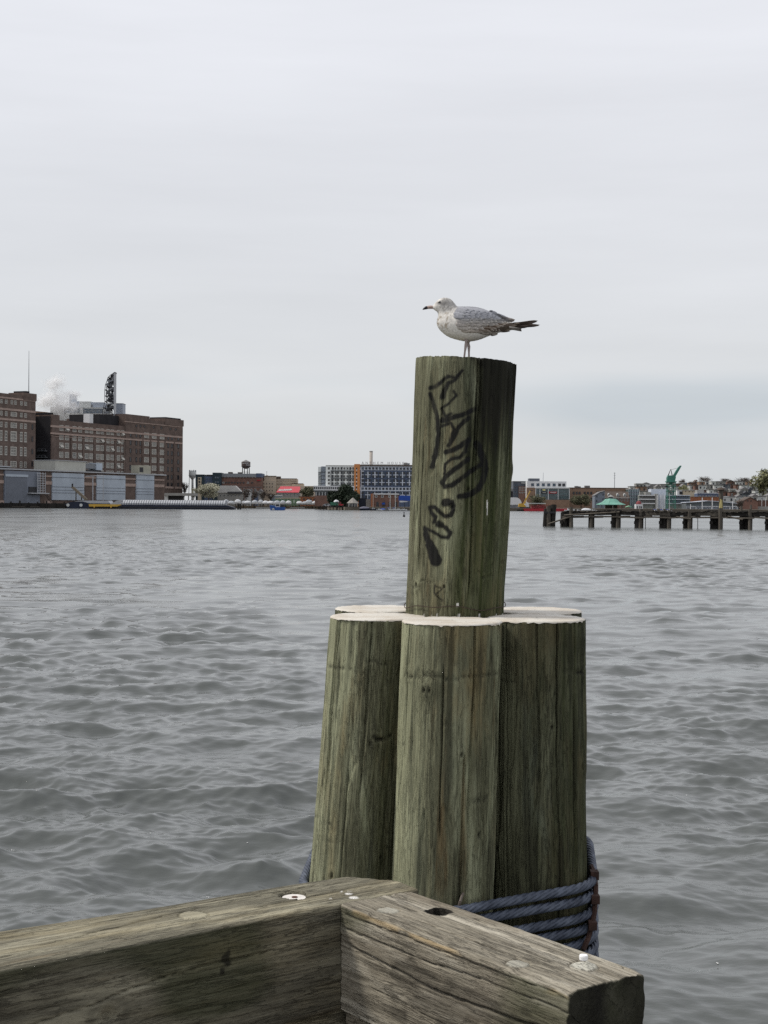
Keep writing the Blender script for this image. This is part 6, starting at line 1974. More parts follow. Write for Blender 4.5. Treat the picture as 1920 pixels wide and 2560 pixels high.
# --- wire rope round the cluster
def rope():
    ROPE_R = .0163
    m = bpy.data.materials.new('blue_grey_wire_rope')
    t, b = nodes_of(m)
    co = N(t, 'ShaderNodeTexCoord')
    n = N(t, 'ShaderNodeTexNoise')
    n.inputs['Scale'].default_value = 16
    n.inputs['Detail'].default_value = 6
    t.links.new(co.outputs['Object'], n.inputs['Vector'])
    c = mixc(t, maprange(t, n.outputs['Fac'], .35, .65), (.028, .036, .057), (.095, .112, .15))
    t.links.new(c, b.inputs['Base Color'])
    b.inputs['Roughness'].default_value = .6
    b.inputs['Metallic'].default_value = .15
    r = T('wire_rope', 'blue grey stranded wire rope wound in several turns round the pile cluster', 'rope', (.27, 5.4, 0))
    info = [((0.236, 5.07), (-.030, -.01), .170), ((-.020, 5.24), (-.070, .01), .168), ((.541, 5.22), (.012, 0), .171), ((-.012, 5.58), (-.05, .03), .171), ((.571, 5.57), (.02, .03), .171), ((.275, 5.75), (-.02, .05), .170)]
    def hull(z):
        pts = []
        for (cx, cy), ln, rad in info:
            dz = TOPZ - z
            R_ = rad * (1 + .05 * dz * .5) + ROPE_R + .004
            for a in np.linspace(0, 2 * PI, 180, endpoint=False):
                pts.append((cx + ln[0] * dz + math.cos(a) * R_, cy + ln[1] * dz + math.sin(a) * R_))
        pts.sort()
        def half(ps):
            h = []
            for p in ps:
                while len(h) > 1 and (h[-1][0] - h[-2][0]) * (p[1] - h[-2][1]) - (h[-1][1] - h[-2][1]) * (p[0] - h[-2][0]) <= 0:
                    h.pop()
                h.append(p)
            return h
        lo, up = half(pts), half(pts[::-1])
        return np.array(lo[:-1] + up[:-1])
    for k in range(8):
        z = 1.865 - k * .0475
        h = hull(z)
        hc = np.vstack([h, h[:1]])
        s = np.concatenate([[0], np.cumsum(np.hypot(*np.diff(hc, axis=0).T))])
        n_ = int(s[-1] / .0055)
        ss = np.linspace(0, s[-1], n_, endpoint=False)
        P = np.stack([np.interp(ss, s, hc[:, 0]), np.interp(ss, s, hc[:, 1])], -1)
        rg = np.random.RandomState(k)
        zz = z + .005 * vn(ss * 2.1, k, 5) - .0455 * ss / s[-1] * .0 + .004 * np.sin(ss * 2 * PI / s[-1] + k) + .052 * (P[:, 1] - 4.98) + .035 * (P[:, 0] - .25)
        nx = np.roll(P, -1, 0) - np.roll(P, 1, 0)
        nx /= np.linalg.norm(nx, axis=1)[:, None]
        side = np.stack([nx[:, 1], -nx[:, 0]], -1)
        na = 30
        ph = np.linspace(0, 2 * PI, na, endpoint=False)
        lay = 2 * PI / .19
        tw = round(lay * s[-1] / (2 * PI) ) * 2 * PI / s[-1]
        q = (ph[None, :] - tw * ss[:, None]) * 3
        rr = ROPE_R * (.56 + .46 * np.abs(np.cos(q)) ** .5)
        ox = rr * np.cos(ph)[None, :]
        oz = rr * np.sin(ph)[None, :]
        x = P[:, 0:1] + side[:, 0:1] * ox - .27
        y = P[:, 1:2] + side[:, 1:2] * ox - 5.4
        zc = zz[:, None] + oz
        co_ = np.stack([x, y, zc], -1)
        co_ = np.concatenate([co_, co_[:1]]).reshape(-1, 3)
        me = grid_mesh('turn', co_, n_ + 1, na, True)
        obj('turn', me, m, r)
    # rusty clip strip that crosses the turns at the right
    RU = M('rusty_iron', (.038, .019, .014), .85, .5, 25)
    rc = T('rope_clip', 'rusty iron strip and clamps holding the wire rope at the right edge', 'clip', (.27, 5.4, 0))
    pts = []
    for (px, py, Y) in ((1478, 2166, 5.24), (1486, 2185, 5.18), (1489, 2215, 5.14), (1488, 2245, 5.12), (1486, 2280, 5.11), (1481, 2310, 5.09), (1471, 2345, 5.07), (1458, 2375, 5.05)):
        p = W(px, py, Y) - Vector((.27, 5.4, 0))
        pts.append(p)
    mb = MB()
    for a, c in zip(pts, pts[1:]):
        mb.cyl(a, c, .0095, None, 6)
    mb.build('strip', RU, rc)
    for i in (1, 3, 5):
        p = pts[i]
        MB().box(p.x - .016, p.x + .012, p.y - .03, p.y + .01, p.z - .014, p.z + .014).build('clamp', RU, rc)
    # bent staple in the front pile
    p = W(1153, 2248, 4.905)
    st = T('staple', 'small bent iron staple hooked over the rope on the front pile', 'staple', p)
    mb = MB()
    P_ = [Vector((-.012, -.02, -.03)), Vector((-.005, -.03, .0)), Vector((.002, -.02, .018)), Vector((.008, .01, .02)), Vector((.004, .04, .016))]
    for a, c in zip(P_, P_[1:]):
        mb.cyl(a, c, .005, None, 6)
    mb.build('wire', M('staple_iron', (.14, .115, .095), .7, .3, 30), st)
rope()

# ------------------------------------------------------------------ squared corner timbers
ZB = CAMZ - 1.10
pA = WZ(850, 2260, ZB)
UA = R(37.0)                       # direction of the long timber
VA = R(-53.6)                      # direction of the short timber
def beam(name, label, origin, ang, length, width, height, mat, seed, ds, feats, cracks, bev=.012, s0=0.0, ncap0=True, endrag=0.0, moss_end=False, front_shade=0.0, orange=False, taper=0.0, skew=0.0):
    """local x along the beam; cross-section: y from 0 (near edge) to width, z from 0 (top) down to -height"""
    root = T(name, label, 'beam', (origin.x, origin.y, ZB), ang)
    prof = []
    def seg_(a, b, n):
        for k in range(n):
            t = k / n
            prof.append((a[0] + (b[0] - a[0]) * t, a[1] + (b[1] - a[1]) * t))
    def arc(c, a0, a1, n):
        for k in range(n):
            a = a0 + (a1 - a0) * k / n
            prof.append((c[0] + bev * math.cos(a), c[1] + bev * math.sin(a)))
    n1, n2 = int(width / ds), int(height / ds)
    seg_((bev, -height), (0 + 0, -height), 2)
    seg_((0, -height), (0, -bev), n2)
    arc((bev, -bev), PI, PI / 2, 5)
    seg_((bev, 0), (width - bev, 0), n1)
    arc((width - bev, -bev), PI / 2, 0, 5)
    seg_((width, -bev), (width, -height), n2 // 2)
    seg_((width, -height), (bev, -height), 8)
    prof = np.array(prof)
    npf = len(prof)
    ctr = np.array([width / 2, -height / 2])
    dv = np.roll(prof, -1, 0) - np.roll(prof, 1, 0)
    nv = np.stack([-dv[:, 1], dv[:, 0]], -1)
    nv /= np.linalg.norm(nv, axis=1)[:, None] + 1e-9
    if ((prof - ctr) * nv).sum() < 0:
        nv = -nv
    ss = np.arange(s0, length + 1e-6, ds)
    sg, ig = np.meshgrid(ss, np.arange(npf), indexing='ij')
    Y_, Z_ = prof[ig, 0], prof[ig, 1]
    disp = .0016 * vn(sg * 2.2, Y_ * 60 + seed, Z_ * 60) + .0011 * vn(sg * 4.5, Y_ * 130 + seed, Z_ * 130) + .003 * vn(sg * 1.5, Y_ * 6 + seed, Z_ * 6)
    top = (Z_ > -bev * .6)
    fr = (Y_ < bev * .6) & ~top
    # raised / chipped front edge
    edge = np.exp(-((np.abs(Y_) + np.abs(Z_)) / .02) ** 2)
    disp = disp - .007 * edge * sstep(.1, .5, vn(sg * 5, seed, 1) + .5 * vn(sg * 22, seed, 4))
    attrs = {k: np.zeros_like(disp) for k in ('moss', 'stain_shade', 'white', 'orange', 'pale')}
    for face, pts, wd, dep in cracks:
        c = Y_ if face == 't' else Z_
        mk = top if face == 't' else fr
        xs_, vs_ = [p[0] for p in pts], [p[1] for p in pts]
        line = np.interp(sg, xs_, vs_) + .0025 * vn(sg * 12, seed, 3) + .0015 * vn(sg * 45, seed, 8)
        env = sstep(xs_[0], xs_[0] + .04, sg) * (1 - sstep(xs_[-1] - .04, xs_[-1], sg))
        disp = disp - dep * np.exp(-((c - line) / wd) ** 2) * env * mk
    for kind, x, y, rad in feats:
        rr = np.hypot(sg - x, Y_ - y) + .0015 * vn(sg * 70, Y_ * 70, seed)
        if kind == 'hole':
            hm = (1 - sstep(rad - .003, rad + .001, rr + .004 * vn(sg * 120, Y_ * 120, 5))) * top
            disp = disp - .16 * hm
            attrs['stain_shade'] = np.maximum(attrs['stain_shade'], (rr + .004 * vn(sg * 120, Y_ * 120, 5) < rad + .0065) * top * 1.0)  # hole and its rim painted black for the shade of its depth
        elif kind == 'plug':
            disp = disp - .007 * np.exp(-((rr - rad) / .0022) ** 2) * top
            attrs['pale'] = np.maximum(attrs['pale'], (1 - sstep(rad - .004, rad, rr)) * .5 * top)
        elif kind == 'sunk':
            disp = disp - .016 * (1 - sstep(rad - .002, rad + .002, rr)) * top
        elif kind == 'mound':
            disp = disp + (.010 * np.exp(-(rr / (rad * .6)) ** 2) * (1 + .4 * vn(np.arctan2(Y_ - y, sg - x) * 6, seed, 3)) - .006 * np.exp(-((rr - rad) / .003) ** 2)) * top
            attrs['pale'] = np.maximum(attrs['pale'], (1 - sstep(rad - .01, rad, rr)) * .9 * top)
        elif kind == 'splat':
            attrs['white'] = np.maximum(attrs['white'], (1 - sstep(rad - .003, rad + .001, rr + .003 * vn(sg * 90, Y_ * 90, 2))) * top)
        elif kind == 'knot':                      # on the front face: y is the height
            rr = np.hypot((sg - x) * .8, Z_ - y)
            disp = disp + (.008 * np.exp(-(rr / (rad * 1.6)) ** 2) - .020 * np.exp(-(rr / (rad * .35)) ** 2)) * fr
            attrs['stain_shade'] = np.maximum(attrs['stain_shade'], .5 * np.exp(-((rr - rad * .8) / (rad * .3)) ** 2) * fr)
        elif kind == 'scorch':
            rr = np.hypot((sg - x), (Z_ - y) * .6) + .006 * vn(sg * 60, Z_ * 60, 3)
            attrs['stain_shade'] = np.maximum(attrs['stain_shade'], .9 * (1 - sstep(rad * .5, rad, rr)) * fr)
    if orange:
        band = np.exp(-((Y_ - .004 + Z_ * 1.0 - (-.012)) / .009) ** 2) * (Z_ < -.004) * (Z_ > -.04) * (Y_ < .02)
        attrs['orange'] = band * sstep(-.1, .35, vn(sg * 7, seed, 9) + .4 * vn(sg * 25, Z_ * 90, 2)) * .85
    if front_shade:
        attrs['stain_shade'] = np.maximum(attrs['stain_shade'], front_shade * fr * (.7 + .4 * vn(sg * 2.0, Z_ * 7, 5)))  # shade of the front face, put into the timber colour
    # stains with their own shape on the front face
    attrs['stain_shade'] = np.maximum(attrs['stain_shade'], .45 * fr * sstep(.25, .6, vn(sg * 3.0 + seed, Z_ * 9, 5) + .4 * vn(sg * 25, Z_ * 50, 2)))
    attrs['moss'] = np.maximum(attrs['moss'], .6 * fr * sstep(.2, .7, vn(sg * 2.5 + 7 + seed, Z_ * 6, 8)))
    P_ = np.stack([sg, Y_ + nv[ig, 0] * disp, Z_ + nv[ig, 1] * disp], -1)
    P_[:, :, 1] *= 1 + taper * (.22 - sg)
    P_[:, :, 0] -= skew * np.clip(P_[:, :, 1] - .12, 0, .2) * sstep(length - .3, length, sg)
    rag = endrag * (vn(Y_[-1] * 22, Z_[-1] * 22, seed) + .6 * vn(Y_[-1] * 70, Z_[-1] * 70, seed))
    wts = sstep(length - .03, length, ss)[:, None]
    P_[:, :, 0] += wts * rag[None, :]
    if moss_end:   # worn, rounded end
        cr_ = np.clip((np.abs(Y_ - width / 2) / (width / 2)) ** 6 * (np.abs(Z_ + height / 2) / (height / 2)) ** 6, 0, 1)
        w2 = sstep(length - .035, length, sg)
        P_[:, :, 1] += -(Y_ - width / 2) * .035 * cr_ * w2
        P_[:, :, 2] += -(Z_ + height / 2) * .035 * cr_ * w2
    rows = [P_]
    extra = []
    for q in (.97, .85, .65, .45, .25, .02):
        e_ = P_[-1].copy()
        e_[:, 1] = width / 2 + (e_[:, 1] - width / 2) * q
        e_[:, 2] = -height / 2 + (e_[:, 2] + height / 2) * q
        e_[:, 0] = e_[:, 0] * (1 if skew else 0) + (0 if skew else length) + .006 * vn(e_[:, 1] * 30, e_[:, 2] * 30, seed) - (.004 if q < .9 else 0)
        extra.append(e_[None])
    start = []
    for q in (.02, .6):
        e_ = P_[0].copy()
        e_[:, 1] = width / 2 + (e_[:, 1] - width / 2) * q
        e_[:, 2] = -height / 2 + (e_[:, 2] + height / 2) * q
        start.append(e_[None])
    allp = np.concatenate(start + rows + extra)
    co = allp.reshape(-1, 3)
    me = grid_mesh('timber', co, allp.shape[0], npf, True)
    me.flip_normals()
    for k, a in attrs.items():
        ex = np.zeros((len(extra), npf))
        if moss_end and k == 'moss':
            ex[:] = .80
        if moss_end and k == 'stain_shade':
            for i_, e_ in enumerate(extra):
                ex[i_] = .86 + .25 * vn(e_[0][:, 1] * 20, e_[0][:, 2] * 5, 3)  # beyond the moss, blocked light on the end is painted in as darker colour
        aa_ = np.concatenate([np.zeros((2, npf)), a, ex])
        attr(me, k, np.clip(aa_, 0, 1).ravel())
    obj('timber', me, mat, root)
    return root

def to_local(px, py, origin, ang):
    p = WZ(px, py, ZB) - origin
    return p.x * math.cos(ang) + p.y * math.sin(ang), -p.x * math.sin(ang) + p.y * math.cos(ang)
BW, BH = .262, .29
def beams():
    L = lambda px, py: to_local(px, py, pA, UA)
    Rr = lambda px, py: to_local(px, py, pA, VA)
    # long timber
    feats = [('sunk',) + L(738, 2238) + (.040,), ('plug',) + L(492, 2290) + (.038,)]
    for q in ((884, 2244, .014), (874, 2235, .011), (876, 2228, .005), (856, 2229, .004), (828, 2247, .004)):
        feats.append(('splat',) + L(q[0], q[1]) + (q[2],))
    rg = random.Random(4)
    for k in range(26):
        px = rg.uniform(430, 600)
        feats.append(('splat',) + L(px, 2262 - (px - 420) * .175 + rg.uniform(-3, 7)) + (rg.uniform(.002, .006),))
    feats += [('knot', -.70, -.165, .050), ('scorch', -.36, -.085, .020), ('scorch', -.375, -.115, .011)]
    Lp = lambda pts: [L(*p) for p in pts]
    cracks = [('t', Lp([(100, 2372), (300, 2322), (520, 2270), (720, 2228), (900, 2196)]), .0022, .014),
              ('t', [(-.2, .10), (0, .105), (.2, .09)], .002, .012), ('t', [(-1.9, .06), (-1.2, .075), (-.6, .05)], .0016, .008), ('t', [(-1.2, .2), (-.5, .215), (.1, .2)], .0015, .009),
              ('f', [(-1.6, -.19), (-1.0, -.165), (-.72, -.125), (-.55, -.10), (-.2, -.085)], .002, .009), ('f', [(-1.5, -.06), (-.9, -.05)], .0015, .005)]
    lb = beam('squared_timber', 'long greenish squared timber with a white washer set in its top', pA, UA, .275, .245, BH, BEAM_G, 3, .0046, feats, cracks, s0=-2.6, endrag=.004, front_shade=.4, taper=.22, skew=.75)
    wl = L(735, 2237)
    p = Vector((math.cos(UA) * wl[0] - math.sin(UA) * wl[1], math.sin(UA) * wl[0] + math.cos(UA) * wl[1], 0)) + Vector((pA.x, pA.y, ZB - .015))
    r = T('bolt_washer', 'round white painted washer with rusty bolt end sunk in the long timber', 'washer', p)
    MB().lathe((0, 0, 0), [(.034, 0), (.035, .004), (.033, .008), (.009, .009)], 32).build('washer', M('worn_white_paint', (.62, .59, .55), .7, .2, 40), r)
    MB().lathe((.002, -.004, 0), [(.0085, .005), (.0085, .011), (.004, .012)], 10).build('bolt_end', M('rust_red', (.10, .05, .035), .9, .3, 60), r)
    # short timber, butted against the long one's side
    org = pA + Vector((math.cos(VA), math.sin(VA), 0)) * .004
    rel = lambda px, py: Rr(px, py)
    ln = rel(1419, 2487)[0] - .016
    feats = [('plug',) + rel(968, 2275) + (.032,), ('hole',) + rel(1094, 2279) + (.033,), ('plug',) + rel(1292, 2409) + (.030,), ('mound',) + rel(1456, 2416) + (.036,)]
    Rp = lambda pts: [rel(*p) for p in pts]
    cracks = [('t', Rp([(905, 2262), (1060, 2307), (1180, 2352), (1330, 2412)]), .0016, .010), ('t', Rp([(890, 2282), (940, 2302), (1030, 2338)]), .002, .013),
              ('t', Rp([(1330, 2448), (1370, 2465), (1412, 2483)]), .004, .016), ('t', Rp([(1500, 2400), (1540, 2416), (1588, 2434)]), .0022, .014), ('t', Rp([(960, 2237), (1000, 2250)]), .002, .01),
              ('f', [(0.0, -.060), (.3, -.062), (.6, -.050), (.92, -.045)], .0016, .009), ('f', [(0.0, -.098), (.2, -.115), (.45, -.125), (.7, -.115), (.92, -.10)], .0030, .016),
              ('f', [(.1, -.19), (.5, -.20), (.85, -.19)], .0015, .007), ('f', [(.0, -.022), (.3, -.021), (.6, -.018), (.92, -.015)], .0018, .008)]
    for k in range(16):
        y = rg.uniform(.02, .25)
        a = rg.uniform(0, .6)
        cracks.append(('t', [(a, y), (a + rg.uniform(.15, .4), y + rg.uniform(-.006, .006))], .0012, .004))
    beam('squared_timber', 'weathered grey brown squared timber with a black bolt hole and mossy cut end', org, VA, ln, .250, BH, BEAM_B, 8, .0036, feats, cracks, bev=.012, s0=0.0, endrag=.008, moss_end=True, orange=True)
    wl = rel(1456, 2408)
    p = Vector((math.cos(VA) * wl[0] - math.sin(VA) * wl[1], math.sin(VA) * wl[0] + math.cos(VA) * wl[1], 0)) + Vector((org.x, org.y, ZB + .004))
    r = T('capped_bolt', 'white topped bolt standing on the end of the short timber', 'bolt', p)
    MB().lathe((0, 0, 0), [(.008, 0), (.008, .012)], 12).build('shank', M('bolt_steel', (.35, .32, .30), .5, .3, 60), r)
    MB().lathe((0, 0, 0), [(.0105, .006), (.0108, .014), (.0095, .017), (.003, .018)], 14).build('cap', M('white_cap', (.8, .8, .8), .6, .05, 60), r)
    # courses below
    for nm, lab, ori, an, l0, l1, wd, mt in (('lower_timber', 'dark lower timber under the long greenish one', pA, UA, -2.6, .27, BW, BEAM_G), ('lower_timber', 'dark lower timber under the weathered grey brown one', org, VA, 0.012, ln - .03, .25, BEAM_B)):
        r = T(nm, lab, 'beam', (ori.x, ori.y, ZB), an)
        MB().box(l0, l1, .012, wd - .01, -2 * BH, -BH - .004).build('timber', mt, r)
        for k in range(2, 9):
            MB().box(l0, l1, .03 + .004 * (k % 2), wd - .03, -(k + 1) * BH, -k * BH - .005).build('wall_board', mt, r)
    d = MB().add([(-6, -4, 1.35), (-.2, -4, 1.35), (6, -4, 1.35), (.9, 2.4, 1.35), (pA.x - .02, pA.y - .06, 1.35), (-2.4, 2.4, 1.35), (-6, -.3, 1.35)], [(0, 1, 2, 3, 4, 5, 6)]).build('pier_deck', M('deck_wood', (.13, .11, .09), .9, .3, 2))
    d['kind'] = 'structure'
beams()

# ------------------------------------------------------------------ the gull
def gull():
    Yg = 5.40
    sc = .217 / F * Yg                        # metres per zoom pixel
    base = W(1020 + 680 * .217, 710 + 850 * .217, Yg)
    tx = base.x
    # height of the pile top under the bird
    ztop = tt_top.z + .002 - .02 * (tx - tt_top.x)
    root = T('gull', 'young grey and white gull with pink black tipped bill standing on the tall pile', 'bird', (tx, Yg, ztop))
    org = W(1020, 710, Yg)
    def G(u, v):                               # zoom pixel -> local x,z
        p = W(1020 + u * .217, 710 + v * .217, Yg)
        return p.x - tx, p.z - ztop
    st = [((284, 258), (287, 286), .006), ((318, 214), (310, 303), .0125), ((362, 174), (338, 325), .0175), ((420, 157), (348, 362), .0205), ((486, 172), (337, 402), .0228), ((536, 222), (331, 444), .027),
          ((566, 256), (341, 490), .034), ((630, 260), (384, 548), .043), ((705, 260), (470, 610), .051), ((790, 268), (600, 650), .0545), ((875, 290), (715, 662), .053), ((950, 322), (828, 640), .046),
          ((1030, 360), (940, 596), .037), ((1115, 410), (1060, 558), .027), ((1205, 450), (1180, 530), .018), ((1290, 478), (1280, 526), .010)]
    m = len(st)
    arr = np.array([[a[0], a[1], b[0], b[1], w_] for a, b, w_ in st], float)
    def cr(t):
        i = int(min(max(math.floor(t), 0), m - 2))
        f = t - i
        p0, p1, p2, p3 = arr[max(i - 1, 0)], arr[i], arr[i + 1], arr[min(i + 2, m - 1)]
        return .5 * (2 * p1 + (p2 - p0) * f + (2 * p0 - 5 * p1 + 4 * p2 - p3) * f * f + (3 * p1 - p0 - 3 * p2 + p3) * f ** 3)
    nr, na = 110, 56
    co, uv = [], []
    for k in range(nr):
        a = cr(k * (m - 1) / (nr - 1))
        x0, z0 = G(a[0], a[1])
        x1, z1 = G(a[2], a[3])
        cxm, czm = (x0 + x1) / 2, (z0 + z1) / 2
        hx, hz = (x0 - x1) / 2, (z0 - z1) / 2
        for j in range(na):
            ph = 2 * PI * j / na
            c, s = math.cos(ph), math.sin(ph)
            sw = math.copysign(abs(s) ** .92, s)
            rough = 1 + .006 * math.sin(j * 5.1 + k * 2.3) * (k > 6)
            co.append((cxm + hx * c * rough, -a[4] * sw * rough, czm + hz * c * rough))
    co = np.array(co)
    nb = len(co)
    # fine plumage relief
    nn_ = vn(co[:, 0] * 160, co[:, 1] * 160, co[:, 2] * 160) * .0006
    co[:, 1] += np.sign(co[:, 1]) * nn_
    verts = [tuple(v) for v in co]
    faces = []
    for k in range(nr - 1):
        for j in range(na):
            j2 = (j + 1) % na
            faces.append((k * na + j, (k + 1) * na + j, (k + 1) * na + j2, k * na + j2))
    faces.append(tuple(range(na)))
    faces.append(tuple(range(nr * na - 1, (nr - 1) * na - 1, -1)))
    bvh = BVHTree.FromPolygons([Vector(v) for v in verts], faces)
    mb = MB()
    mb.add(verts, faces)
    # legs grow out of the belly: thigh feathering, joint, shank, webbed foot
    for sgn, top, kn, ft in ((-1, (668, 640), (664, 715), (642, 850)), (1, (694, 650), (704, 715), (706, 850))):
        yl = sgn * .017
        pt = [G(*top), G(*kn), G(*ft)]
        P_ = [Vector((pt[0][0], yl, pt[0][1])), Vector((pt[0][0] * .6 + pt[1][0] * .4, yl, pt[0][1] * .6 + pt[1][1] * .4)), Vector((pt[1][0], yl, pt[1][1])), Vector((pt[2][0] * .5 + pt[1][0] * .5, yl, (pt[1][1] + pt[2][1]) / 2)), Vector((pt[2][0], yl, .006))]
        rad = [.0085, .0045, .0056, .0034, .0036]
        n = 10
        vs, fs = [], []
        for p, r_ in zip(P_, rad):
            for j in range(n):
                a = 2 * PI * j / n
                vs.append((p.x + r_ * math.cos(a), p.y + r_ * math.sin(a), p.z))
        for k in range(len(P_) - 1):
            for j in range(n):
                fs.append((k * n + j, (k + 1) * n + j, (k + 1) * n + (j + 1) % n, k * n + (j + 1) % n))
        mb.add(vs, fs)
        f0 = P_[-1]
        toes = [Vector((-.040, -.017, -.004)), Vector((-.048, 0, -.004)), Vector((-.040, .017, -.004))]
        for t_ in toes:
            mb.cyl(f0 + Vector((0, 0, -.001)), f0 + t_, .0034, .0018, 6)
        mb.cyl(f0, f0 + Vector((.010, 0, -.003)), .0025, .0014, 6)
        w0 = f0 + Vector((-.004, 0, -.002))
        mb.add([w0, f0 + toes[0], f0 + toes[1] * .93, f0 + toes[2], w0 + Vector((0, 0, -.0015)), f0 + toes[0] + Vector((0, 0, -.0015)), f0 + toes[1] * .93 + Vector((0, 0, -.0015)), f0 + toes[2] + Vector((0, 0, -.0015))], [(0, 1, 2, 3), (7, 6, 5, 4)])
    me = mb.mesh('body', True)
    # plumage colour by position
    allv = np.array(mb.v)
    # back to zoom pixel space
    px, py = project(allv + np.array([tx, Yg, ztop]))
    u, v = (px - 1020) / .217, (py - 710) / .217
    n1 = vn(u / 16, v / 24, allv[:, 1] * 60)
    n2 = vn(u / 26, v / 40, 5 + allv[:, 1] * 30)
    n3 = vn(u / 7, v / 7, allv[:, 1] * 120)
    col = np.tile(np.array([.70, .67, .62]), (len(allv), 1))
    def lay(c, f):
        f = np.clip(f, 0, 1)[:, None]
        col[:] = col * (1 - f) + np.array(c) * f
    lay((.60, .55, .47), sstep(560, 660, v) * sstep(500, 700, u) * .5)
    head = (1 - sstep(300, 345, v)) * (1 - sstep(545, 600, u))
    lay((.30, .295, .29), head * sstep(350, 440, u + 25 * n2) * (.55 + .35 * n1))
    lay((.12, .115, .11), head * np.exp(-(((u - 372) / 48) ** 2 + ((v - 220) / 20) ** 2)) * .95)
    lay((.20, .19, .18), head * np.exp(-(((u - 440) / 55) ** 2 + ((v - 218) / 38) ** 2)) * .8)
    lay((.24, .22, .20), head * sstep(.15, .5, n3) * .65 * sstep(330, 380, u))
    brst = sstep(300, 350, v) * (1 - sstep(490, 560, v)) * (1 - sstep(470, 540, u))
    lay((.30, .24, .17), brst * sstep(.2, .45, n1 + .3 * n3) * .75)
    nape = sstep(230, 300, v) * (1 - sstep(330, 400, v)) * sstep(440, 500, u) * (1 - sstep(560, 620, u))
    lay((.30, .28, .26), nape * sstep(0, .35, n1) * .7)
    mantle = sstep(530, 590, u) * (1 - sstep(360, 420, v))
    lay((.27, .275, .295), mantle)
    leg = (np.arange(len(allv)) >= nb)
    col[leg] = (.36, .30, .28)
    ca = me.color_attributes.new('plumage', 'FLOAT_COLOR', 'POINT')
    ca.data.foreach_set('color', np.concatenate([col, np.ones((len(allv), 1))], 1).astype(np.float32).ravel())
    pm = bpy.data.materials.new('gull_plumage')
    t, b = nodes_of(pm)
    b.inputs['Roughness'].default_value = .85
    b.inputs['Specular IOR Level'].default_value = .15
    va = N(t, 'ShaderNodeVertexColor', layer_name='plumage')
    cn = N(t, 'ShaderNodeTexCoord')
    nz_ = N(t, 'ShaderNodeTexNoise')
    nz_.inputs['Scale'].default_value = 140
    nz_.inputs['Detail'].default_value = 4
    t.links.new(cn.outputs['Object'], nz_.inputs['Vector'])
    cc = mixc(t, 1.0, va.outputs['Color'], maprange(t, nz_.outputs['Fac'], .3, .7, .78, 1.12), 'MULTIPLY')
    t.links.new(cc, b.inputs['Base Color'])
    bp = N(t, 'ShaderNodeBump')
    bp.inputs['Strength'].default_value = .35
    bp.inputs['Distance'].default_value = .002
    t.links.new(nz_.outputs['Fac'], bp.inputs['Height'])
    t.links.new(bp.outputs[0], b.inputs['Normal'])
    obj('body', me, pm, root)
    # wings: overlapping feathers laid on the flank
    def surf(u_, v_, sgn, lift):
        x, z = G(u_, v_)
        h = bvh.ray_cast(Vector((x, sgn * .3, z)), Vector((0, -sgn, 0)))
        return x, z, (abs(h[0].y) if h[0] is not None else None)
    def wing(sgn):
        rg = random.Random(6)
        V, Fc, Cc = [], [], []
        def feather(u0, v0, ang, ln, wd, colr, tipc, lift, tip=.35, ybase=None):
            ca_, sa_ = math.cos(ang), math.sin(ang)
            nl, nw = 9, 5
            i0 = len(V)
            ylast = None
            for a in range(nl):
                t_ = a / (nl - 1)
                hw = wd * (math.sin(min(1, t_ * 3.2 + .25) * PI / 2)) * (1 - max(0, (t_ - (1 - tip)) / tip) ** 2.2 * .93)
                for c in range(nw):
                    s_ = (c / (nw - 1) - .5) * 2
                    uu, vv = u0 + ca_ * ln * t_ - sa_ * hw * s_, v0 + sa_ * ln * t_ + ca_ * hw * s_
                    x, z, y = surf(uu, vv, sgn, lift)
                    if y is None:
                        y = (ylast if ylast is not None else .02) * .985
                    if ybase is not None:
                        y = max(min(y, ybase), .004) if y else ybase
                    if c == nw // 2:
                        ylast = y
                    yy = y + lift * (0.35 + .65 * t_) - .0010 * s_ * s_
                    V.append((x, sgn * yy, z))
                    k_ = sstep(.72, .98, np.array(t_)) * 1.0
                    fcol = np.array(colr) * (1 - k_) + np.array(tipc) * k_
                    fcol = fcol * (1 - .10 * (abs(s_) < .2)) * (1 + .06 * (rg.random() - .5))
                    Cc.append(fcol)
            for a in range(nl - 1):
                for c in range(nw - 1):
                    q = i0 + a * nw + c
                    Fc.append((q, q + 1, q + nw + 1, q + nw))
        GREY, LG, WH, BR, DK = (.30, .305, .33), (.36, .36, .375), (.46, .41, .36), (.10, .068, .048), (.038, .028, .022)
        # primaries (far ends), then secondaries, coverts, scapulars on top
        for k, (ua, va_, ub, vb) in enumerate(((960, 522, 1312, 508), (1000, 505, 1395, 488), (1020, 494, 1516, 475), (1080, 484, 1470, 470), (1150, 472, 1440, 448), (1130, 478, 1492, 428))):
            feather(ua, va_, math.atan2(vb - va_, ub - ua), math.hypot(vb - va_, ub - ua), 14, DK, (.10, .08, .07), .003 + k * .0006, .22, .020)
        for k in range(5):
            feather(880 + k * 26, 528 - k * 7, R(2 - k * 2.5), 300, 17, (.10, .078, .062), (.24, .20, .16), .004 + k * .0006, .3, .033)
        for k in range(7):
            feather(760 + k * 34, 540 - k * 10, R(6 - k * 2), 190, 20, BR if k % 2 else (.24, .2, .165), (.42, .37, .32), .005, .4)
        rows_ = [(600, 545, 7, 52, 4, 110, 22, WH, (.42, .37, .31)), (560, 512, 9, 50, 2, 115, 22, (.44, .405, .37), (.50, .46, .42)), (545, 478, 9, 54, 0, 120, 24, (.40, .37, .345), WH), (545, 442, 10, 52, -1, 125, 24, (.36, .34, .325), (.47, .44, .40)), (560, 408, 10, 52, -2, 130, 25, (.36, .35, .345), (.38, .37, .37))]
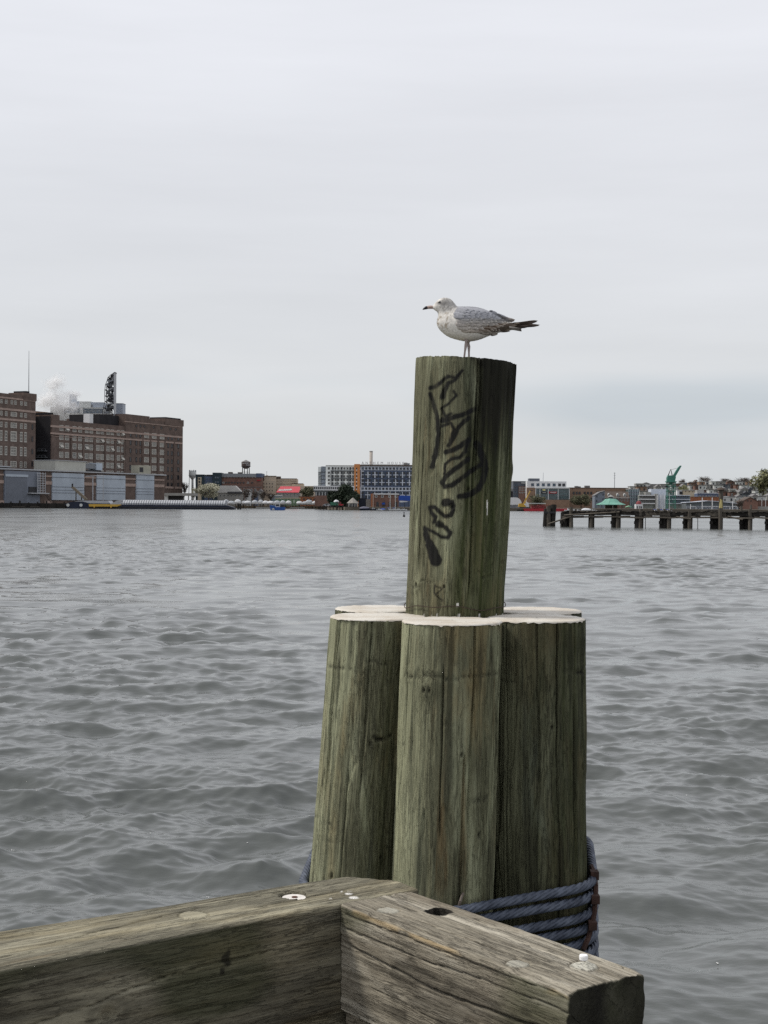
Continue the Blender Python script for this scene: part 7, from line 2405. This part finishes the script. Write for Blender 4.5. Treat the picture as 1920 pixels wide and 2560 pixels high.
        for ri, (u0, v0, n, du, dv, ln, wd, c0, c1) in enumerate(rows_):
            for k in range(n):
                f = k / n
                cA = np.array(c0) * (1 - f * .35)
                if ri < 3 and k > n - 4 and rg.random() < .5:
                    cA = np.array(BR)
                feather(u0 + du * k + rg.uniform(-8, 8), v0 + dv * k + rg.uniform(-5, 5), R(12 - 6 * f) + rg.uniform(-.05, .05), ln * rg.uniform(.9, 1.15), wd, cA, c1, .0032 + .0006 * ri, .45)
        for ri, (u0, v0, n, du, dv) in enumerate(((520, 385, 9, 60, -1), (520, 352, 9, 60, 2), (540, 318, 9, 58, 6), (570, 290, 7, 58, 7))):
            for k in range(n):
                f = k / n
                feather(u0 + du * k + rg.uniform(-8, 8), v0 + dv * k, R(11 + 4 * f), 130 * rg.uniform(.9, 1.2), 27, np.array(GREY) * rg.uniform(.88, 1.12), LG if ri < 2 else GREY, .0065 + .0004 * ri, .5)
        # tertials
        for k in range(6):
            feather(900 + k * 24, 350 + k * 14, R(17 - k * 3.5), 250 - k * 8, 22, np.array((.21, .20, .20)) * (1 - .06 * k), (.33, .29, .26), .006 + .0004 * k, .35, .034)
        me_ = bpy.data.meshes.new('wing')
        me_.from_pydata([tuple(x) for x in V], [], Fc)
        me_.polygons.foreach_set('use_smooth', [True] * len(Fc))
        a_ = me_.color_attributes.new('plumage', 'FLOAT_COLOR', 'POINT')
        cl = np.array(Cc)
        a_.data.foreach_set('color', np.concatenate([cl, np.ones((len(cl), 1))], 1).astype(np.float32).ravel())
        o = obj('wing', me_, pm, root)
        md = o.modifiers.new('thick', 'SOLIDIFY')
        md.thickness = .0007
    wing(-1)
    wing(1)
    # tail
    mb2, cols = MB(), []
    for k in range(7):
        y = (k - 3) * .0085
        a = G(1160, 520 - abs(k - 3) * 3)
        c = G(1308 - abs(k - 3) * 5, 540 - abs(k - 3) * 6)
        vs = [(a[0], y - .006, a[1] + .004), (a[0], y + .006, a[1] + .004), (c[0], y + .009, c[1]), (c[0], y - .009, c[1]), (a[0], y - .006, a[1]), (a[0], y + .006, a[1]), (c[0], y + .009, c[1] - .0012), (c[0], y - .009, c[1] - .0012)]
        mb2.add(vs, [(0, 1, 2, 3), (7, 6, 5, 4), (0, 4, 5, 1), (1, 5, 6, 2), (2, 6, 7, 3), (3, 7, 4, 0)])
        cols += [(.5, .47, .43)] * 2 + [(.16, .14, .13)] * 2 + [(.5, .47, .43)] * 2 + [(.16, .14, .13)] * 2
    mt = mb2.mesh('tail')
    a_ = mt.color_attributes.new('plumage', 'FLOAT_COLOR', 'POINT')
    cl = np.array(cols)
    a_.data.foreach_set('color', np.concatenate([cl, np.ones((len(cl), 1))], 1).astype(np.float32).ravel())
    obj('tail', mt, pm, root)
    # bill: pink base, black tip
    prof = [(300, 252, 288, .0062), (262, 247, 287, .0052), (225, 252, 289, .0045), (200, 258, 294, .004), (180, 273, 297, .0028), (168, 290, 298, .001)]
    def loft(ps, name, mm):
        vs, fs = [], []
        n = 12
        for (uu, vt, vb, hw) in ps:
            x, zt_ = G(uu, vt)
            _, zb_ = G(uu, vb)
            for j in range(n):
                a = 2 * PI * j / n
                vs.append((x, hw * math.sin(a), (zt_ + zb_) / 2 + (zt_ - zb_) / 2 * math.cos(a)))
        for k in range(len(ps) - 1):
            for j in range(n):
                fs.append((k * n + j, k * n + (j + 1) % n, (k + 1) * n + (j + 1) % n, (k + 1) * n + j))
        fs += [tuple(range(n - 1, -1, -1)), tuple(range((len(ps) - 1) * n, len(ps) * n))]
        return MB().add(vs, fs).build(name, mm, root, True)
    bill = loft([(300, 252, 288, .0062), (262, 247, 287, .0052), (235, 250, 288, .0046), (221, 252.5, 289.5, .0044)], 'bill', M('bill_pink', (.40, .30, .26), .45, .15, 90))
    tip = loft(prof[2:3] + prof[3:], 'bill_tip', M('bill_black', (.012, .011, .016), .4, .2, 90))
    tip.parent = bill
    gape = MB()
    for a, c in (((300, 272), (262, 273)), ((262, 273), (225, 276))):
        for sg in (-1, 1):
            p0, p1 = G(*a), G(*c)
            gape.cyl((p0[0], sg * .0058, p0[1]), (p1[0], sg * .0047, p1[1]), .0006, None, 4)
    gape.build('gape_line', M('gape_dark', (.10, .05, .04), .7, .1, 50), bill)
    for sgn in (-1, 1):
        x, z, y = surf(364, 216, sgn, 0)
        vs = MB()
        vs.lathe((0, 0, 0), [(.0045 * math.sin(k * PI / 8) + .00001, -.0045 * math.cos(k * PI / 8)) for k in range(9)], 12)
        e_ = vs.build('eye', M('eye_black', (.006, .005, .005), .12, .1, 50, .6), root, True)
        e_.location = (x, sgn * (y - .0018), z)
        e_.scale = (1.3, .8, .78)
gull()
